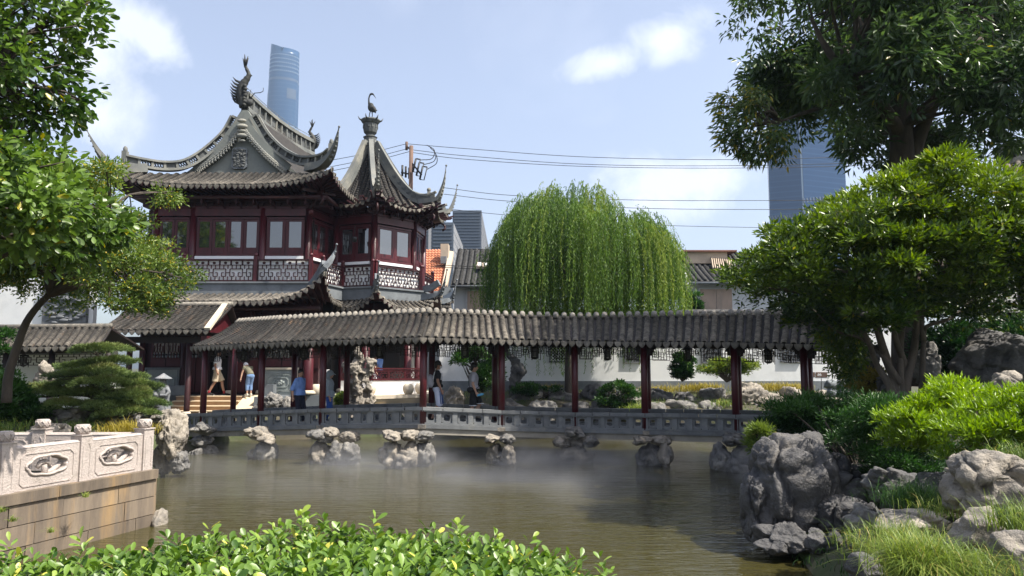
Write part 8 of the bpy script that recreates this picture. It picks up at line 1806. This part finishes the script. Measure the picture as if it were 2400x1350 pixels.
    if 'cap' in wear:
        m, brim, hood = wear['cap']; q = MB(); q.ball(W(hp(-.012, 0, .035)), .118 * k, 16, sc=(1.02, .90, .98), M=HW)
        if hood: q.ball(W(hp(-.05, 0, -.06)), .10 * k, 12, sc=(.9, 1, 1.3), M=HW)
        q.tube([W(hp(.06, 0, .045)), W(hp(.14, 0, .03)), W(hp(.185, 0, .012))], [.075 * k, .07 * k, .04 * k], 12, flat=.18 if False else .2, fdir=tuple(Rz @ hs)); remesh(q, 'cap' if not hood else 'hood', m, .012 * k, t, smooth=2)
    if 'mask' in wear: q = MB(); q.ball(W(hp(.066, 0, -.045)), .056 * k, 12, sc=(.8, 1.05, .9), M=HW); q.build('face_mask', C_white, t); 
    if extra: extra(t, W, J, k, Rz)
    return t
def fl_at(px, D, z=None): p = at(px, 900, D); return (p.x, D, z)
# on the steps and at the door
person(fl_at(508, 28.3, 1.52), 1.74, 0.25, 'person in a white T-shirt and beige shorts with red socks striding across the top step', dict(shirt=(C_white, .75, .75, .12), legs=(C_beige, .95, .25), legs_name='shorts', shoes=C_black, socks=C_red), dict(knL=(.17, .09, .52), anL=(.27, .09, .085), knR=(-.06, -.09, .50), anR=(-.27, -.09, .10), elR=(-.06, -.22, 1.13), wrR=(.02, -.24, .90), elL=(-.05, .22, 1.12), wrL=(-.02, .22, .88)), M_skint)
def cap_child(t, W, J, k, Rz): pass
person(fl_at(584, 28.1, 1.53), 1.42, math.pi - 0.75, 'child in a white cap, olive top and jeans bending forward on the sloping step slab', dict(shirt=(C_olive, .35, .8, .05), legs=(C_jean, 1.65, .18), shoes=C_cream, cap=(C_white, True, False)), dict(pelvis=(-.10, 0, .90), waist=(-.04, 0, 1.02), chest=(.12, 0, 1.17), neck=(.24, 0, 1.29), head=(.36, 0, 1.37), look=(.75, 0, -.65), shL=(.18, .175, 1.27), shR=(.18, -.175, 1.27), elL=(.20, .26, 1.02), elR=(.22, -.26, 1.02), wrL=(.18, .32, .78), wrR=(.26, -.30, .80), hipL=(-.10, .085, .88), hipR=(-.10, -.085, .88), knL=(.02, .09, .50), knR=(.02, -.09, .50)))
# on the bridge
person((at(703, 900, 21.6).x, 21.6, 0.93), 1.60, -0.35, 'person in a loose blue shirt with dark hair tied back walking on the bridge', dict(shirt=(C_blue, 1.15, 1.15, .24), legs=(C_navy, 1.9, .15), long=True, shoes=C_black), dict(elR=(-.09, -.24, 1.12), wrR=(-.06, -.27, .88), look=(.8, -.5, -.1), knL=(.10, .09, .50), anL=(.12, .09, .09), anR=(-.15, -.09, .1)))
person((at(772, 900, 21.5).x, 21.5, 0.97), 1.52, 0.1, 'person in a pale grey hooded sun jacket and royal blue trousers', dict(shirt=(C_sun, 1.85, 1.5, .2), shirt_name='jacket', legs=(C_royal, 1.9, .25), hair=False, cap=(C_sun, True, True), shoes=C_black), dict(anL=(.12, .09, .09), anR=(-.12, -.09, .09)))
def backpack(t, W, J, k, Rz):
    q = MB(); q.ball(W((-.20, -.02, 1.17)), .15 * k, 14, sc=(.75, 1.0, 1.15), M=Rz); q.ball(W((-.18, -.02, 1.08)), .14 * k, 12, sc=(.8, 1.0, .9), M=Rz); bo = remesh(q, 'backpack', C_grey, .016, t, disp=lambda co: .01 * fbm(co * 8, 2), smooth=2)
    for s in (-1, 1): q = MB(); q.tube([W((-.14, .11 * s, 1.12)), W((-.08, .13 * s, 1.40)), W((.02, .13 * s, 1.47)), W((.12, .12 * s, 1.36)), W((.10, .13 * s, 1.18))], .016 * k, 6); q.build('strap', C_white, bo)
    for i in range(6):
        q = MB(); s = 'LR'[i % 2]; y = (1 if s == 'L' else -1); a = (i // 2 - 1) * .7 - .3; h, n = J['hip' + s], J['kn' + s]
        q.tube([W(h.lerp(n, .1) + Vector((.118 * math.cos(a), .118 * y * abs(math.sin(a)) + .0, 0))), W(h.lerp(n, .98) + Vector((.108 * math.cos(a), .108 * y * abs(math.sin(a)), 0)))], .010 * k, 5); q.build('stripe', C_royal, t)
    q = MB(); q.box(W((.155, -.03, 1.2)), (.01, .08, .10), M=Rz); q.build('shirt_print', C_white, t)
person((at(1025, 900, 20.75).x, 20.75, 1.09), 1.68, 0.12, 'person in a black T-shirt and pale striped shorts with face mask and grey backpack', dict(shirt=(C_black, .7, .75, .1), legs=(C_stripe, 1.02, .2), legs_name='shorts', mask=True, shoes=C_black), dict(elR=(.01, -.22, 1.13), wrR=(.10, -.23, .92), knL=(.08, .09, .5), anL=(.02, .09, .09), knR=(.05, -.09, .5), anR=(-.14, -.09, .10)), M_skint, backpack)
def sling(t, W, J, k, Rz):
    q = MB(); q.tube([W((-.02, .12, 1.46)), W((.14, .02, 1.25)), W((.15, -.10, 1.05)), W((.06, -.19, .98)), W((-.13, -.10, 1.05)), W((-.15, .05, 1.3)), W((-.02, .12, 1.46))], .011 * k, 6); s = q.build('sling_strap', C_black, t)
    q = MB(); q.ball(W((-.10, -.17, .95)), .10 * k, 10, sc=(1, .6, .9), M=Rz); q.build('sling_bag', C_black, s)
    q = MB(); c = W((.12, -.245, .80)); q.lathe([(.012, -.03), (.033, -.02), (.033, .12), (.014, .15), (.014, .17)], c, 12, M=Rz @ Matrix.Rotation(1.35, 3, 'Y')); o = q.build('water_bottle', M_bottle, None, c); tag(o, 'small blue water bottle held by the walker in the grey T-shirt', 'bottle')
    for s_ in 'LR': q = MB(); h, n = J['hip' + s_], J['kn' + s_]; e = h.lerp(n, .97); q.tube([W(e - Vector((0, 0, .02))), W(e)], .118 * k, 14); q.build('hem_band', C_white, t)
person((at(1110, 900, 20.9).x, 20.9, 1.05), 1.66, 0.08, 'person in a grey T-shirt and black shorts with a white hem holding a bottle', dict(shirt=(C_grey, .8, .7, .14), legs=(C_black, .98, .25), legs_name='shorts', shoes=C_black), dict(elR=(-.03, -.22, 1.12), wrR=(.06, -.24, .90), knL=(.19, .09, .55), anL=(.02, .09, .13), knR=(-.02, -.09, .50), anR=(-.16, -.09, .09)), M_skin, sling)
# in the porch
person((at(888, 880, 32.4).x, 32.4, 1.55), 1.66, 2.6, 'person in a bright blue top standing on the porch behind the red railing', dict(shirt=(C_blue, .7, 1.0, .12), legs=(C_navy, 1.9, .1), shoes=C_black), dict(elR=(.08, -.24, 1.14), wrR=(.22, -.10, 1.10)))
person((at(876, 880, 32.0).x, 32.0, 1.55), 1.58, 0.6, 'person in a dark top and white trousers on the porch beside the blue top', dict(shirt=(C_black, .7, .7, .05), legs=(C_white, 1.9, .15), long=True, shoes=C_black), dict(elL=(.06, .24, 1.14), wrL=(.2, .14, 1.12)))
# stone fisherman on the bank
M_stat = mat('statue_stone', (0.20, 0.21, 0.22), (0.13, 0.135, 0.14), 6, 0.85, 0.5, 40, c3=(0.30, 0.29, 0.28), s3=2, t3=.6)
p = at(380, 965, 18.4); t = thing('fisherman_statue', p, 'grey stone fisherman figure in a broad hat on the bank beside the pine', 'statue'); H = 0.98; q = MB(); b = lambda x, y, z: p + Vector((x, y, z))
q.lathe([(.20, 0), (.19, .12), (.15, .30), (.17, .46), (.14, .60), (.07, .68)], p, 16); q.tube([b(.10, -.05, .58), b(.20, -.12, .48), b(.16, -.20, .40), b(.02, -.2, .40)], [.055, .05, .042, .035], 8); q.tube([b(-.10, -.02, .58), b(-.18, -.1, .46), b(-.08, -.2, .40)], [.055, .05, .04], 8); q.ball(b(.0, -.03, .76), .085, 12, sc=(.95, .95, 1.15)); q.ball(b(.0, -.115, .745), .018, 6); q.tube([b(0, -.1, .70), b(0, -.10, .60)], [.035, .012], 8)
for i in range(5): q.tube([b(-.15 + .075 * i, -.13, .05), b(-.10 + .05 * i, -.14, .4)], .02, 6)
for i in range(4): q.tube([b(.02 + .012 * i, -.21, .40), b(.0 + .012 * i, -.235, .385)], .009, 5)
remesh(q, 'body', M_stat, .016, t, disp=lambda co: .006 * fbm(co * 14, 3), smooth=2); q = MB(); q.lathe([(.21, .80), (.19, .825), (.10, .88), (.02, .935), (.005, .94)], b(.0, -.02, 0), 20); q.lathe([(.20, .795), (.05, .80)], b(0, -.02, 0), 20); q.build('hat', M_stat, t)
# little orange marker among the shrubs, its exact kind unknown
p = at(47, 926, 16.0); M_or = mat('orange_glaze', (0.75, 0.27, 0.02), (0.85, 0.42, 0.05), 12, 0.4); q = MB(); q.lathe([(.05, 0), (.06, .02), (.045, .05), (.05, .10), (.045, .15), (.05, .17), (.02, .21), (.008, .24)], p, 10); q.lathe([(.058, .095), (.058, .105)], p, 10); tag(q.build('garden_marker', M_or, None, p), 'small bright orange garden marker among the shrubs beside the leaning trunk', 'garden lantern')
# signs on the far bank
for k, (x0, x1, y0, y1, yb) in enumerate(((1912, 1938, 873, 885, 925), (1888, 1909, 873, 884, 925))):
    D = 24.5; P, Q = at(x0, y1, D), at(x1, y0, D); c = (P + Q) / 2; t = thing('plant_sign', at((x0 + x1) / 2, yb, D), ['small brown sign with white lettering on a thin post by the last bridge post', 'small brown sign mostly hidden behind the last bridge post'][k], 'sign'); q = MB(); q.box(c, (Q.x - P.x + .04, .02, Q.z - P.z + .05)); q.build('sign_frame', M_whiteb, t); q = MB(); q.box(c + Vector((0, -.014, .01)), (Q.x - P.x, .012, Q.z - P.z)); so = q.build('sign_plate', M_rust, t)
    q = MB()
    for i in range(7): w = (Q.x - P.x) * .03; q.box((P.x + (Q.x - P.x) * (.16 + .05 * i), c.y - .022, c.z + (.02 if i % 2 else .0)), (w, .004, (Q.z - P.z) * (.5 if i % 3 else .3)))
    q.build('lettering', M_whiteb, so); q = MB(); q.tube([at((x0 + x1) / 2, yb + 4, D), c], .012, 6); q.build('post', M_black, t)
# red hanging lamp at the corner column and a dark one under the turret eave
for (px, py, D, r, m, lab) in ((729, 497, 29.6, .10, M_red, 'small red loudspeaker-shaped lamp hanging at the pavilion corner column'), (831, 560, 31.0, .11, M_black, 'small dark round bell hanging before the turret window')):
    p = at(px, py, D); t = thing('hanging_lamp', p + Vector((0, 0, .35)), lab, 'hanging lamp'); q = MB(); q.lathe([(.3 * r, -1.3 * r), (.9 * r, -1.0 * r), (r, 0), (1.05 * r, .5 * r), (.8 * r, .8 * r), (.2 * r, 1.0 * r)], p, 14); q.build('lamp_body', m, t); q = MB(); q.tube([p + Vector((0, 0, r)), p + Vector((0, 0, .6))], .014, 6); q.build('rod', M_black, t)
# crane on the turret finial
p = Vector((TC[0], TC[1], 13.05 + 1.2)); t = thing('crane_figure', p, 'dark metal crane with bent neck standing on the turret finial', 'bird figure'); q = MB(); w = lambda x, z, y=0: p + Vector((x, y, z))
q.tube(spline([w(.02, .52), w(-.06, .70), w(-.10, .90), w(-.10, 1.08), w(-.04, 1.24), w(.06, 1.27), w(.12, 1.22)], 4), [.10, .10, .09, .085, .08, .07, .06, .05, .045, .042, .04, .04, .038, .038, .038, .04, .045, .05, .052, .05, .05, .05, .045, .04, .03], 10); q.tube([w(.12, 1.22), w(.20, 1.10), w(.26, .98)], [.03, .02, .006], 8); q.ball(w(.0, .62), .17, 12, sc=(.9, .7, 1.3)); q.ball(w(.10, .52), .15, 12, sc=(1, .65, 1.1)); q.tube([w(.08, .6), w(.18, .45), w(.24, .32)], [.12, .09, .02], 8)
for i in range(4): q.tube([w(.12 + .03 * i, .50), w(.18 + .05 * i, .36 + .03 * i)], [.05, .008], 6)
remesh(q, 'body', M_orn, .02, t, smooth=2); 
for x in (-.02, .05): q = MB(); q.tube([w(x, .42), w(x * 2.2 - .03, .22), w(x * .8, .0)], [.028, .02, .022], 8); q.tube([w(x * .8, .0), w(x * .8 + .09, -.01)], [.018, .008], 5); q.build('leg', M_orn, t)
